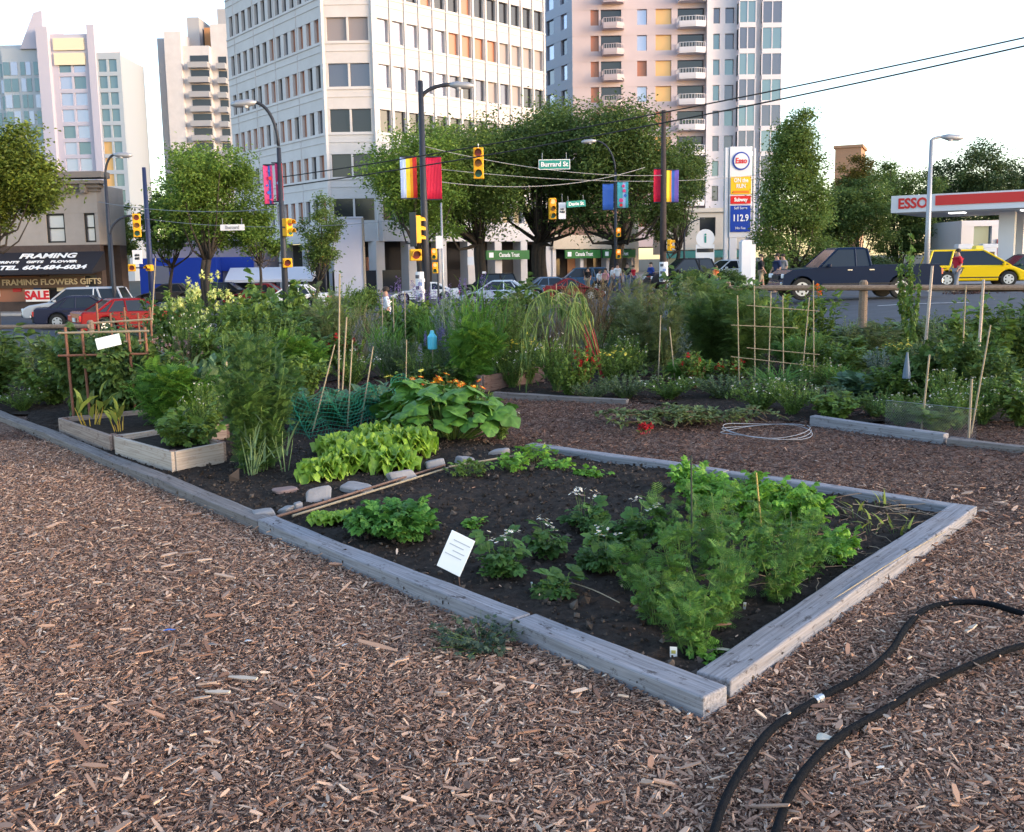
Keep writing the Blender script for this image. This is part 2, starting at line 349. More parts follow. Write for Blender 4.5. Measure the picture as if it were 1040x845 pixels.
# ------------------------------------------------------------------ timber edging
def wood_mat(name, c0, c1, c2, grain=14, spots=.35, chipblue=0):
    m = bpy.data.materials.new(name); m.use_nodes = True; n = m.node_tree.nodes; l = m.node_tree.links
    b = n['Principled BSDF']; b.inputs['Roughness'].default_value = .85; b.inputs['Specular IOR Level'].default_value = .15
    tc = n.new('ShaderNodeTexCoord'); mp = n.new('ShaderNodeMapping'); mp.inputs['Scale'].default_value = (.6, grain*1.7, grain*1.7)
    t = n.new('ShaderNodeTexNoise'); t.inputs['Scale'].default_value = 3.5; t.inputs['Detail'].default_value = 8; t.inputs['Roughness'].default_value = .7
    l.new(tc.outputs['Object'], mp.inputs[0]); l.new(mp.outputs[0], t.inputs['Vector'])
    r = n.new('ShaderNodeValToRGB'); e = r.color_ramp.elements; e.new(.5)
    for i, (p, c) in enumerate(((.28, c0), (.5, c1), (.72, c2))): e[i].position = p; e[i].color = _hex(c)
    l.new(t.outputs['Fac'], r.inputs[0])
    s = n.new('ShaderNodeTexNoise'); s.inputs['Scale'].default_value = 13; s.inputs['Detail'].default_value = 7; s.inputs['Roughness'].default_value = .75
    m2 = n.new('ShaderNodeMapping'); m2.inputs['Scale'].default_value = (1, 1.7, 1.7); l.new(tc.outputs['Object'], m2.inputs[0]); l.new(m2.outputs[0], s.inputs['Vector'])
    rs = n.new('ShaderNodeValToRGB'); rs.color_ramp.elements[0].position = .36; rs.color_ramp.elements[1].position = .44
    rs.color_ramp.elements[0].color = (spots, spots*.9, spots*.85, 1); rs.color_ramp.elements[1].color = (1, 1, 1, 1)
    l.new(s.outputs['Fac'], rs.inputs[0])
    mx = n.new('ShaderNodeMix'); mx.data_type = 'RGBA'; mx.blend_type = 'MULTIPLY'; mx.inputs['Factor'].default_value = 1
    l.new(r.outputs[0], mx.inputs[6]); l.new(rs.outputs[0], mx.inputs[7]); l.new(mx.outputs[2], b.inputs['Base Color'])
    bp = n.new('ShaderNodeBump'); bp.inputs['Strength'].default_value = .4; bp.inputs['Distance'].default_value = .004
    l.new(t.outputs['Fac'], bp.inputs['Height']); l.new(bp.outputs[0], b.inputs['Normal'])
    return m
grey_timber = wood_mat('weathered_timber', (.11,.107,.115), (.245,.24,.26), (.365,.36,.39))
brown_timber = wood_mat('old_timber', (.09,.078,.075), (.18,.158,.152), (.28,.255,.25))
def timber(p0, p1, wd, ht, m, label, z0=-.03, shift=0, cat='timber', group='timbers edging the plots', name='edging_timber', seed=0, off=.0016):
    """heavy weathered beam from p0 to p1 (edge line), its width to the left of the line"""
    p0 = np.array(p0[:2], float); p1 = np.array(p1[:2], float); d = p1-p0; L = np.linalg.norm(d); a = math.atan2(d[1], d[0])
    r_ = np.random.default_rng(seed+7); n = max(4, int(L/.09)); xs_ = np.linspace(0, L, n); V = []
    jit = r_.normal(0, off, (n, 4, 2))
    jit = (jit+np.roll(jit, 1, 0)+np.roll(jit, -1, 0))/2; sag = .006*np.sin(xs_*2.1+seed)
    for i, q in enumerate(xs_):
        for j, (yy, zz) in enumerate(((0, 0), (wd, 0), (wd, ht), (0, ht))):
            V.append((q, yy+shift+jit[i, j, 0], z0+zz+(jit[i, j, 1] if zz else 0)+sag[i]))
    F = [(i*4+j, i*4+4+j, i*4+4+(j+1) % 4, i*4+(j+1) % 4) for i in range(n-1) for j in range(4)]+[(0, 1, 2, 3), (4*n-1, 4*n-2, 4*n-3, 4*n-4)]
    mb = MB(); mb.add(V, F); o = mb.build(name, m, loc=(p0[0], p0[1], 0), rz=a); bevel(o, .007, 2, 50)
    return tag(o, label, cat, group)
def L2(a, b, t): return a+(b-a)*t
dA = (A1-A0)/np.linalg.norm(A1-A0)
tA = lambda px, py: A0+dA*np.dot(G(px, py)[:2]-A0, dA)
q1, q2, q3 = tA(262, 540), tA(521, 649), A1
timber(A0-dA*2.4, tA(172, 492)-dA*.01, .12, .10, brown_timber, 'dark brown timber edging the plot beside the plank boxes', seed=1)
timber(tA(172, 492), q1-dA*.01, .12, .10, brown_timber, 'short brown timber between plank box and broken paving stones', seed=2)
timber(q1, q2-dA*.008, .12, .108, grey_timber, 'long grey timber edging the plot below the leafy celery', seed=3)
timber(q2+dA*.0, q3, .14, .112, grey_timber, 'grey peeling timber ending at the near corner of the plot', seed=4, z0=-.025)
dB = (B1-A2)/np.linalg.norm(B1-A2)
timber(A2+dB*.004, B1, .14, .105, grey_timber, 'long pale grey timber along the right side of the plot', seed=5, z0=-.02)
dC = (C1-B1)/np.linalg.norm(C1-B1); Cm = G(742, 488)[:2]
timber(B1-np.array([dC[1], -dC[0]])*0+dC*.13, L2(B1, C1, .5), .10, .10, grey_timber, 'grey timber along the back edge near the right corner', seed=6, z0=-.02)
timber(L2(B1, C1, .5)+dC*.01, C1+dC*.2, .10, .10, grey_timber, 'grey timber on the back edge behind the dark bare soil', seed=7, z0=-.02)
timber(G(500, 405)[:2], G(636, 412)[:2], .09, .10, brown_timber, 'old timber beyond the path below the arching willow stems', seed=8, z0=-.03)
timber(G(822, 432)[:2], G(958, 451)[:2], .09, .12, grey_timber, 'grey timber kerb across the path from the bed corner', seed=9, z0=-.03)
timber(G(961, 452)[:2], G(1120, 470)[:2], .09, .10, brown_timber, 'brown timber kerb at the right end beside the mesh', seed=10, z0=-.04)
# ------------------------------------------------------------------ buildings
glass_dark = mat('window_dark', (.02,.022,.03), .12, spec=.6)
glass_grey = mat('window_grey', (.10,.105,.14), .1, spec=.9, metal=.35)
glass_pale = mat('window_pale', (.36,.38,.48), .15, spec=.8, metal=.5)
glass_warm = mat('window_warm', (.36,.14,.08), .3, spec=.5)  # copper base colour stands in for orange reflections and blinds
glass_gold = mat('window_gold', (.62,.36,.14), .3, spec=.6, metal=.3)  # gold base colour, standing in for sun glints on the left tower
glass_teal = mat('window_teal', (.13,.20,.23), .1, spec=.9, metal=.3)
glass_beige = mat('window_blind', (.24,.21,.22), .5, spec=.6)
brng = random.Random(4)
_pane = {}
def pane(th, name, w, h, m, loc, ang, label=None, d=.06):
    k = (round(w, 2), round(h, 2), m.name, round(d, 2))
    if k not in _pane: _pane[k] = MB().box((0, 0, 0), (w, d, h)).mesh(name, m)
    o = bpy.data.objects.new(name, _pane[k]); C.objects.link(o); o.parent = th
    o.location = Vector(loc)-th.location; o.rotation_euler.z = ang
    if label: o['label'] = label
    return o
class Fac:
    """one upright wall face: x runs right along the face, -y points outwards"""
    def __init__(s, mb, th, o, ang): s.mb, s.th, s.o, s.ang = mb, th, np.array(o, float), ang; s.Rm = _rz(ang); s.L = np.array(th.location)
    def W(s, p): return s.Rm @ np.array(p, float)+np.array([s.o[0], s.o[1], 0])
    def box(s, x0, x1, y0, y1, z0, z1, mat=0, mb=None):
        c = s.W(((x0+x1)/2, (y0+y1)/2, (z0+z1)/2)); (mb or s.mb).box(c-s.L, (abs(x1-x0), abs(y1-y0), abs(z1-z0)), s.ang, mat)
    def wall(s, x0, x1, z0, z1, cols, rows, thick=.45, mat=0, spmat=None):
        z = z0
        for a, b in list(rows)+[(z1, z1)]:
            if a > z: s.box(x0, x1, 0, thick, z, a, mat if spmat is None else spmat)
            if b > a:
                x = x0
                for c, d in list(cols)+[(x1, x1)]:
                    if c > x: s.box(x, c, 0.02, thick, a, b, mat)
                    x = d
            z = b
    def panes(s, cols, rows, pick, rec=.3, name='window', bulk=None, keep=lambda i, j: True, step=0):
        for j, (a, b) in enumerate(rows):
            for i, (c, d) in enumerate(cols):
                m = pick(i, j)
                if keep(i, j): pane(s.th, name, d-c, b-a, m, s.W(((c+d)/2, rec, (a+b)/2)), s.ang)
                elif bulk is not None: s.box(c, d, rec-.03, rec+.03, a, b, 0, bulk)
    def at(s, x, y, z): return Vector(s.W((x, y, z)))-s.th.location
def even(x0, x1, n, frac, off=.5):
    p = (x1-x0)/n; return [(x0+p*(i+off)-p*frac/2, x0+p*(i+off)+p*frac/2) for i in range(n)]

# --- office building
white_conc = mat('pale_precast_concrete', (.57,.545,.55), .8, noise=.1, nscale=.7, spec=.2)
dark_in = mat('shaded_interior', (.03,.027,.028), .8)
OC = np.array([-15.0, 82.0]); OD = np.array([-10.9, 82.0])
off = thing('office_building', 'large pale concrete office block with rows of square windows on its chamfered corner', 'building', (-13, 83, -1))
mb = MB()
LL = 19.2; aL = math.atan2(-15, 12); aR = R(45)
fl = Fac(mb, off, OC-np.array([math.cos(aL), math.sin(aL)])*LL, aL); fc = Fac(mb, off, OC, 0); fr = Fac(mb, off, OD, aR); LR = 20.8
rows = [(7.0+3.64*k-1.85, 7.0+3.64*k) for k in range(8)]
cl = even(.4, LL-.3, 13, .56); cc = [(.35, 1.98), (2.14, 3.75)]; cr = even(.3, LR-.2, 13, .72)
top = 36.0
fl.wall(0, LL, 5.2, top, cl, rows); fc.wall(0, 4.1, 5.2, top, cc, rows); fr.wall(0, LR, 5.2, top, cr, rows)
# projecting sill courses and floor joints, thin fins between the right-hand windows
for f_, L_ in ((fl, LL), (fc, 4.1), (fr, LR)):
    for a, b in rows:
        f_.box(0, L_, -.07, 0, a-.24, a-.16); f_.box(0, L_, -.05, 0, b+.95, b+1.0)
for c, d in cr: fr.box(d+.09, d+.15, -.12, -.0, 5.2, top)
for c, d in cl[::3]: fl.box(d+.25, d+.29, -.04, 0, 5.2, top)
fl.box(LL-.15, LL+.15, -.14, .1, 5.2, top); fr.box(-.15, .15, -.14, .1, 5.2, top)
off_o = off
# ground arcade
for f_, L_, n in ((fl, LL, 4), (fr, LR, 6)):
    f_.box(-.2, L_+.1, -.1, 1.2, 3.45, 5.2)
    for i in range(n+1): f_.box(L_*i/n-.45, L_*i/n+.45, -.05, 1.0, -1, 3.45)
fc.box(-.3, 4.4, -.12, 1.2, 3.45, 5.2)
bulkpts = [tuple(fl.W((0, 3.2, 0))[:2]), tuple(fc.W((.6, 3.2, 0))[:2]), tuple(fc.W((3.5, 3.2, 0))[:2]), tuple(fr.W((LR, 3.2, 0))[:2]), (3.5, 108), (-24, 108)]
bp2 = [(x+13, y-83) for x, y in bulkpts]
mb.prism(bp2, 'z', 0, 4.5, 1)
uppts = [tuple(fl.W((.05, .44, 0))[:2]), tuple(fc.W((.1, .44, 0))[:2]), tuple(fc.W((4.0, .44, 0))[:2]), tuple(fr.W((LR-.05, .44, 0))[:2]), (3.2, 109), (-25, 109)]
mb.prism([(x+13, y-83) for x, y in uppts], 'z', 6.2, top+.8, 2)
# vertex heights in mb are relative to the thing's own base
mb.build('wall', [white_conc, dark_in, mat('roof_core', (.12,.11,.11), .9)], off)
bulk = MB()
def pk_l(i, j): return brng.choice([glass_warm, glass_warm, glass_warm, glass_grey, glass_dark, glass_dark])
def pk_c(i, j): return [glass_dark, glass_dark, glass_dark, glass_grey, glass_beige, glass_beige, glass_grey, glass_grey][j]
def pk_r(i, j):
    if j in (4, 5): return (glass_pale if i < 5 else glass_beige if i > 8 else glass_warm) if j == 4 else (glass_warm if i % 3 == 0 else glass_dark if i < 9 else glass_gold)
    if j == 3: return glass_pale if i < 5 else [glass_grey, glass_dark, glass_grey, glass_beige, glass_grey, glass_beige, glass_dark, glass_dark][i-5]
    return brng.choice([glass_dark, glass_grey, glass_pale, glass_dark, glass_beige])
fc.panes(cc, rows, pk_c, .25, keep=lambda i, j: j < 7)
fl.panes(cl, rows, pk_l, .3, bulk=bulk, keep=lambda i, j: j < 5 and (i > 4 or j < 3))
fr.panes(cr, rows, pk_r, .3, bulk=bulk, keep=lambda i, j: 2 < j < 5 or (j == 5 and i < 9))
bo = bulk.build('window', glass_dark, off); bo['kind'] = 'stuff'
# shop fronts inside the arcade
for k, xx in enumerate((2.0, 5.6, 9.2, 12.6, 16.2)):
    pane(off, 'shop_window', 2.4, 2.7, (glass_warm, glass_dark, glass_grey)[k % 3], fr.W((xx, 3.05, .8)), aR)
# --- podium with the bank
brown_w = mat('brown_render', (.20,.12,.09), .85, noise=.15, nscale=.8); beige_f = mat('beige_fascia', (.50,.42,.33), .8, noise=.12)
pod = thing('low_bank_building', 'low brown bank building with beige fascia and green sign band right of the office block', 'building', (8, 100, -1))
mb = MB(); fp = Fac(mb, pod, fr.W((LR+.25, 0, 0))[:2], aR); PL = 13.2
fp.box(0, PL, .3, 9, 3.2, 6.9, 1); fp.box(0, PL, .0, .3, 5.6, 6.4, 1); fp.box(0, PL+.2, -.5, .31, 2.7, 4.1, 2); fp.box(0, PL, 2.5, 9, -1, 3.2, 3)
for x in (0.2, 4.4, 8.6, PL-.3): fp.box(x, x+.5, -.2, .5, -1, 2.7, 0)
fp.box(PL, PL+.7, -.4, 9, -1, 6.9, 2)
for v in (): pass
mb.build('wall', [white_conc, brown_w, beige_f, dark_in], pod)
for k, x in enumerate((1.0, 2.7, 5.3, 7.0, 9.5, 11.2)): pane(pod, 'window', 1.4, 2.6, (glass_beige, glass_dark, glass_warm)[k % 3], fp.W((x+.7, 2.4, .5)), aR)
green_s = mat('green_sign', (.02,.13,.03), .5); letter_w = mat('white_letters', (.8,.8,.8), .5)
for x0, x1 in ((-9.4, -3.7), (1.5, 7.0), (7.4, 12.9)):
    g = MB(); gx = Fac(g, pod, fp.o, aR); gx.box(x0, x1, -.75, -.6, 1.75, 2.6); s_ = g.build('sign_band', green_s, pod)
    text_mesh('Canada Trust', .55, letter_w, s_, loc=gx.at((x0+x1)/2+.1, -.77, 2.17), rot=(math.pi/2, 0, aR), wide=.9, bold=.01)
    q = MB(); qx = Fac(q, pod, fp.o, aR); qx.box(x0+.3, x0+.85, -.8, -.752, 1.95, 2.4); q.build('logo', letter_w, s_)

# --- pink apartment tower
pinkw = mat('pink_concrete', (.54,.465,.50), .85, noise=.06, nscale=.3); whitew = mat('white_render', (.62,.61,.67), .8, noise=.05, nscale=.4); bluew = mat('blue_grey_cladding', (.36,.40,.50), .6)
con = thing('apartment_tower', 'tall pink and white apartment tower with stacked balconies and blue glass bays', 'building', (20, 118, -1))
mb = MB(); Y0 = 116.0; sx = lambda px: (px-520)/FPX*Y0+.1
f = Fac(mb, con, (0, Y0), 0); FH = 2.88; zt = 40
rws = [(5.35+FH*k, 5.35+FH*k+1.75) for k in range(12)]
xa, xb, xc = sx(584), sx(717), sx(789)
pc = [(sx(602), sx(610)), (sx(612), sx(632)), (sx(647.5), sx(657)), (sx(665.5), sx(681)), (sx(687), sx(713))]
wc = [(sx(722), sx(728.5)), (sx(733.5), sx(742.5))]
f.wall(xa, xb, 3, zt, pc, rws, mat=0); f.wall(xb, sx(745), 3, zt, wc, rws, mat=1)
f.box(xb-.35, xb+.1, -1.0, 0, 3, zt, 1)
f.box(xb, xc-.5, .45, 14, 3, zt, 1); f.box(xa+.2, xb, 1.9, 14, 3, zt, 0)
bulk = MB()
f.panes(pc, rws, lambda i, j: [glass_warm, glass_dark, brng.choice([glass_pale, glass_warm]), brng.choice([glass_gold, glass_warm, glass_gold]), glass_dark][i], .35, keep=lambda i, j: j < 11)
f.panes(wc, rws, lambda i, j: brng.choice([glass_teal, glass_grey]), .35, keep=lambda i, j: j < 11, bulk=bulk)
# left return wall, bluish, receding
aS = R(-62); SL = 15.; fs = Fac(mb, con, np.array([xa, Y0])-SL*np.array([math.cos(aS), math.sin(aS)]), aS)
sc_ = [(1.5, 3.3), (5.2, 7.0), (9.0, 10.8), (12.4, 13.8)]
fs.wall(0, SL, 3, zt, sc_, rws, mat=2); fs.box(.2, SL, .46, 3, 3, zt, 2)
fs.panes(sc_[1:], rws, lambda i, j: (glass_pale, glass_grey)[(i+j) % 2], .3, keep=lambda i, j: 4 < j < 11, bulk=bulk)
mb.build('wall', [pinkw, whitew, bluew], con)
if bulk.n: bulk.build('window', glass_grey, con)['kind'] = 'stuff'
rail_m = mat('balcony_rail', (.5,.45,.47), .4)
def balcony(th, fx, x0, x1, z, dep=1.3, m=None):
    b = MB(); g = Fac(b, th, fx.o, fx.ang)
    v = [(x0, 0), (x1, 0), (x1-.15, -dep*.75), ((x0+x1)/2+.3, -dep), (x0+.1, -dep*.8)]
    for z0, z1, s_ in ((z-.22, z, 0), (z, z+.42, 1)):
        if not s_: b.prism([tuple((g.W((a, c, 0))-g.L)[:2]) for a, c in v], 'z', z0+1, z1+1)
    for (a0, c0), (a1, c1) in zip(v[1:], v[2:]+v[:1]):
        n_ = np.hypot(a1-a0, c1-c0)
        if c0 == 0 and c1 == 0: continue
        ang = math.atan2(c1-c0, a1-a0); cc_ = g.W(((a0+a1)/2, (c0+c1)/2, 0))-g.L
        b.box((cc_[0], cc_[1], z+1+.2), (n_, .08, .48), fx.ang+ang); b.box((cc_[0], cc_[1], z+1+.95), (n_, .05, .05), fx.ang+ang)
        for q in np.linspace(-.45, .45, 6): b.box((cc_[0]+math.cos(ang+fx.ang)*q*n_, cc_[1]+math.sin(ang+fx.ang)*q*n_, z+1+.68), (.04, .04, .55), 0)
    o = b.build('balcony', m or whitew, th); return o
for k in range(11):
    z = rws[k][0]-.35
    balcony(con, f, pc[1][0]+.1, pc[1][1]+.3, z, 1.4, pinkw); balcony(con, f, pc[4][0]-.1, pc[4][1]+.1, z, 1.5, whitew)
    # glass bays
    for (p0, p1, dep) in ((745, 761, 1.2), (768, 787, .9)):
        b = MB(); g = Fac(b, con, f.o, 0); x0, x1 = sx(p0), sx(p1)
        g.box(x0, x1, -dep, .5, rws[k][0]-.75, rws[k][0]-.2)
        for x in (x0, (x0+x1)/2, x1): g.box(x-.06, x+.06, -dep+.02, -dep+.12, rws[k][0]-.2, rws[k][1]+.4)
        by = b.build('glass_bay', whitew, con)
        b = MB(); g = Fac(b, con, f.o, 0); g.box(x0+.06, x1-.06, -dep+.09, .45, rws[k][0]-.2, rws[k][1]+.42); b.build('pane', (glass_teal, glass_grey)[(k+(p0 > 750)) % 2], by)
b = MB(); g = Fac(b, con, f.o, 0); g.box(sx(761), sx(768), -.3, .5, 3, zt); b.build('pier', whitew, con)
# its cream podium with shop windows
cream = mat('cream_render', (.62,.55,.47), .8, noise=.08)
cp = thing('podium_building', 'cream two storey podium with dark windows and teal glass shopfront', 'building', (23, 100, -.8))
mb = MB(); Yp = 98.; g = Fac(mb, cp, (0, Yp), 0); X0, X1 = (668-520)/FPX*Yp+.8, (757-520)/FPX*Yp
pcs = [(X0+.9, X0+2.3), (X0+3.5, X0+5.1), (X0+6.0, X0+7.5)]
g.wall(X0, X1, 2.6, 6.4, pcs, [(3.7, 5.6)]); g.box(X0, X1, .46, 8, 2.0, 6.0); g.box(X0-.1, X1+.2, -.25, .2, 6.1, 6.5); g.box(X0-.1, X1+.2, -.4, .3, 2.4, 3.1)
for q in range(5): g.box(X0+q*(X1-X0-.4)/4, X0+q*(X1-X0-.4)/4+.4, 0, .5, -1, 2.4)
mb.v = [v-np.array([0, 0, 0]) for v in mb.v]
mb.build('wall', cream, cp)
for c, d in pcs: pane(cp, 'window', d-c, 1.9, glass_dark, ((c+d)/2, Yp+.3, 4.65), 0)
for k in range(4): pane(cp, 'shop_window', (X1-X0)/4-.6, 3.0, glass_teal, (X0+(k+.5)*(X1-X0-.4)/4+.2, Yp+.3, .75), 0)
b = MB(); g = Fac(b, cp, (0, Yp), 0); g.box(X0, X1, -.9, 0, 1.6, 2.3); b.build('awning', mat('teal_awning', (.06,.22,.20), .6), cp)

# --- far glass towers on the left
D = 190.; sx = lambda px: (px-520)/FPX*D+.4; zz = lambda y: 1.6+(273-y)/FPX*D
lilac = mat('lilac_concrete', (.46,.44,.52), .8); yel = mat('pale_yellow_panel', (.72,.64,.46), .6)  # one flat pale yellow for cornice panels and posters
t = thing('glass_tower', 'distant teal glass tower with grey window grid at far left', 'building', (-85, 192, -1))
mb = MB(); f = Fac(mb, t, (0, D), 0)
rw = [(2+3.05*k, 4.3+3.05*k) for k in range(13)]
f.box(sx(-30), sx(50), 3, 14, -1, zz(52), 1); f.box(sx(20), sx(62), 1.5, 3, -1, zz(57), 1)
mb.prism([(sx(40)+85, zz(58)+1), (sx(64)+85, zz(58)+1), (sx(64)+85, zz(22)+1), (sx(56)+85, zz(24)+1)], 'y', -1, 8, 0)
f.box(sx(62), sx(73), -1.2, 14, -1, zz(40), 0)
cg = [(sx(79), sx(91)), (sx(93), sx(105))]
f.wall(sx(73), sx(110), -1, zz(46), cg, rw, mat=0); f.box(sx(73), sx(110), .5, 14, -1, zz(46), 0)
f.box(sx(110), sx(117), -.6, 12, -1, zz(38), 0)
cw = [(sx(118), sx(126)), (sx(128), sx(136))]
f.wall(sx(117), sx(140), -1, zz(64), cw, rw, mat=1); f.box(sx(117), sx(140), .5, 12, -1, zz(66), 1)
mb.build('wall', [lilac, mat('teal_spandrel', (.38,.42,.47), .4), white_conc], t)
f.panes(cg, rw, lambda i, j: glass_pale if (i+j) % 4 else glass_teal, .3)
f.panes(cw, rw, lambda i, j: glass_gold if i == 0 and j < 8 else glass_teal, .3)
for px0, px1, n in ((-8, 1, 1), (3, 12, 1), (14, 19, 1), (21, 27.5, 1), (28.5, 35, 1), (38, 42.5, 1), (43.3, 48, 1), (51, 55.5, 1), (56.2, 61, 1)):
    for j, (a, b_) in enumerate(rw): pane(t, 'window', sx(px1)-sx(px0), 2.45, (glass_teal, glass_pale, glass_teal)[int(j+px0) % 3], ((sx(px0)+sx(px1))/2, D+(1.45 if px0 > 19 else 2.95), (a+b_)/2), 0)
b = MB(); g = Fac(b, t, (0, D), 0)
for z in (zz(50), zz(64)): g.box(sx(76), sx(106), -.35, .1, z-2.2, z)
b.build('cornice_panel', yel, t)
# --- hotel
D = 200.; zz = lambda y: 1.6+(270-y)/FPX*D
t = thing('slab_tower', 'grey and white slab tower with rounded balconies behind the office block', 'building', (-63, 205, -1))
mb = MB(); f = Fac(mb, t, (0, D), 0); greyc = mat('ribbed_grey_concrete', (.34,.34,.36), .85)
f.box(sx(0), sx(0)+.01, 0, .01, -1, -.9)
sx = lambda px: (px-520)/FPX*D+.4
f.box(sx(172), sx(184), 3, 20, -1, zz(45), 1); f.box(sx(184), sx(200), 0, 20, -1, zz(42), 0); f.box(sx(200), sx(226), 1.0, 18, -1, zz(55), 0)
f.box(sx(226), sx(246), 2.5, 20, -1, zz(33), 0); f.box(sx(198), sx(210), 6, 14, zz(55), zz(22), 1); f.box(sx(212), sx(226), 8, 14, zz(55), zz(30), 2); f.box(sx(226), sx(240), 8, 14, zz(33), zz(12), 1)
mb.build('wall', [white_conc, greyc, mat('orange_brick', (.45,.22,.1), .8)], t)
for k in range(9):
    z = zz(76)-k*2.85
    for a, c in ((206, 226), (232, 241)):
        b = MB(); g = Fac(b, t, (0, D), 0); y_ = 0 if a < 230 else 1.5
        g.box(sx(a), sx(c), y_-.6, y_+1.2, z-.2, z+.9); o = b.build('balcony', greyc, t)
        pane(t, 'window', (sx(c)-sx(a))*.9, 1.5, glass_dark, ((sx(a)+sx(c))/2, D+y_+.95, z+1.65), 0)
# --- far brown block above the trees
D = 150.; p0 = P(860, 172, D); p1 = P(886, 149, D)
t = thing('brick_tower', 'far brown block rising above the trees, its side gold in evening sun', 'building', ((p0[0]+p1[0])/2, D+4, -1))
mb = MB(); mb.box((0, 0, (p1[2]+1)/2), (p1[0]-p0[0], 7, p1[2]+1), R(-25)); mb.box((0, 0, p1[2]+1+.2), (p1[0]-p0[0]+.5, 7.4, .4), R(-25))
mb.build('wall', mat('brown_brick', (.40,.24,.15), .85, noise=.15), t)

# --- framing shop
stucco = mat('grey_stucco', (.30,.275,.26), .9, noise=.12, nscale=1.1, bump=.2)
D = 58.; gl = -1.0; X1 = (109-520)/FPX*D; zz = lambda y: 1.6+(273-y)/FPX*D
t = thing('framing_shop', 'old grey two storey shop with cornice and long black awning', 'shop', (X1-8, D, gl))
mb = MB(); f = Fac(mb, t, (0, D), 0); X0 = X1-22
f.wall(X0, X1, 3.0, zz(190), [(X1-13.4, X1-11.8), (X1-9.0, X1-7.3), (X1-3.1, X1-2.0), (X1-.85, X1-.2)], [(zz(247), zz(218))])
f.box(X0, X1, .46, 4, 3, zz(190)); f.box(X0, X1, 3, 4, -1, 3, 1)
f.box(X0, X1, 0, .5, 2.3, 3.0, 1)
for q in (0, 3.4, 6.8, 10.2, 13.6, 17, 21.4): f.box(X1-q-.3, X1-q, -.0, .6, -1, 2.4, 1)
f.box(X0, X1, .05, .4, -1, -.3, 1)
mb.build('wall', [stucco, mat('dark_shopfront', (.07,.05,.045), .7, noise=.3, nscale=2)], t)
b = MB(); g = Fac(b, t, (0, D), 0)
for k, (dz, dy) in enumerate(((0, .12), (.2, .3), (.42, .55), (.75, .75))): g.box(X0, X1+dy*.9, -dy, .5, zz(197)+dz, zz(197)+dz+(.2 if k < 3 else .35))
for q in np.arange(.6, 22, 1.1): g.box(X1-q-.15, X1-q+.15, -.5, 0, zz(197)-.1, zz(197)+.4)
b.build('cornice', mat('dark_cornice', (.16,.145,.14), .85), t)
for c, d in ((X1-13.4, X1-11.8), (X1-9.0, X1-7.3), (X1-3.1, X1-2.0), (X1-.85, X1-.2)):
    b = MB(); g = Fac(b, t, (0, D), 0); z0, z1 = zz(247), zz(218)
    g.box(c, c+.1, .1, .2, z0, z1); g.box(d-.1, d, .1, .2, z0, z1); g.box(c, d, .1, .2, z1-.12, z1); g.box(c, d, .1, .2, z0, z0+.1); g.box(c, d, .12, .2, (z0+z1)/2-.04, (z0+z1)/2+.04)
    wf = b.build('window', mat('black_window_frame', (.02,.02,.02), .5), t)
    b = MB(); g = Fac(b, t, (0, D), 0); g.box(c, d, .22, .26, z0, z1); b.build('pane', glass_pale, wf)
b = MB(); p = [(-1.9, 1.3), (-1.9, 1.5), (-.01, 2.6), (-.01, 1.5)]
b.prism([(a, z+1) for a, z in p], 'x', X0-t.location.x, X1+.25-t.location.x); aw = b.build('awning', mat('black_canvas', (.018,.018,.025), .8), t)
sl_ = math.atan2(1.1, 1.89)
def onaw(txt, size, xc, h, **k):
    y = -1.9+1.89*h-.03; z = 1.5+1.1*h+.03
    text_mesh(txt, size, letter_w, aw, loc=(xc-t.location.x, y, z+1), rot=(sl_, 0, 0), **k)
lx = lambda px: (px-520)/FPX*56.6
onaw('FRAMING', .74, lx(49), .76, wide=1.05, bold=.025); onaw('PRINTS    GIFTS    FLOWER', .34, lx(42), .45, wide=1.15, bold=.012); onaw('TEL. 604-684-6034', .62, lx(52), .15, wide=1.05, bold=.02)
b = MB(); g = Fac(b, t, (0, D), 0); g.box(X1-14, X1-1.0, -.15, -.05, .5, 1.15); sg = b.build('fascia_board', mat('brown_board', (.10,.065,.045), .7), t)
text_mesh('FRAMING FLOWERS GIFTS', .48, mat('tan_letters', (.5,.42,.28), .6), sg, loc=(lx(44)+.2-t.location.x, -.18, 1.83), wide=1.05, bold=.01)
b = MB(); g = Fac(b, t, (0, D), 0); g.box(lx(21), lx(45), -.35, -.28, -.3, .4); sg = b.build('sale_board', mat('white_board', (.75,.73,.72), .6), t)
text_mesh('SALE', .68, mat('red_letters', (.55,.02,.03), .5), sg, loc=(lx(33)-t.location.x, -.37, 1.05), wide=1.0, bold=.03)
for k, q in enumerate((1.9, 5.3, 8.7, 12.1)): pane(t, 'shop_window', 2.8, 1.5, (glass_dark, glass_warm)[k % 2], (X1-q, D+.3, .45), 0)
# goods behind the shop glass show as little bright cards
for k in range(7): pane(t, 'poster', .5+.1*(k % 3), .55, (letter_w, yel, mat('blue_card', (.05,.12,.4), .6), mat('red_card', (.5,.04,.04), .6))[k % 4], (X1-1.2-k*1.35, D+.22, .3+.25*(k % 2)), 0)

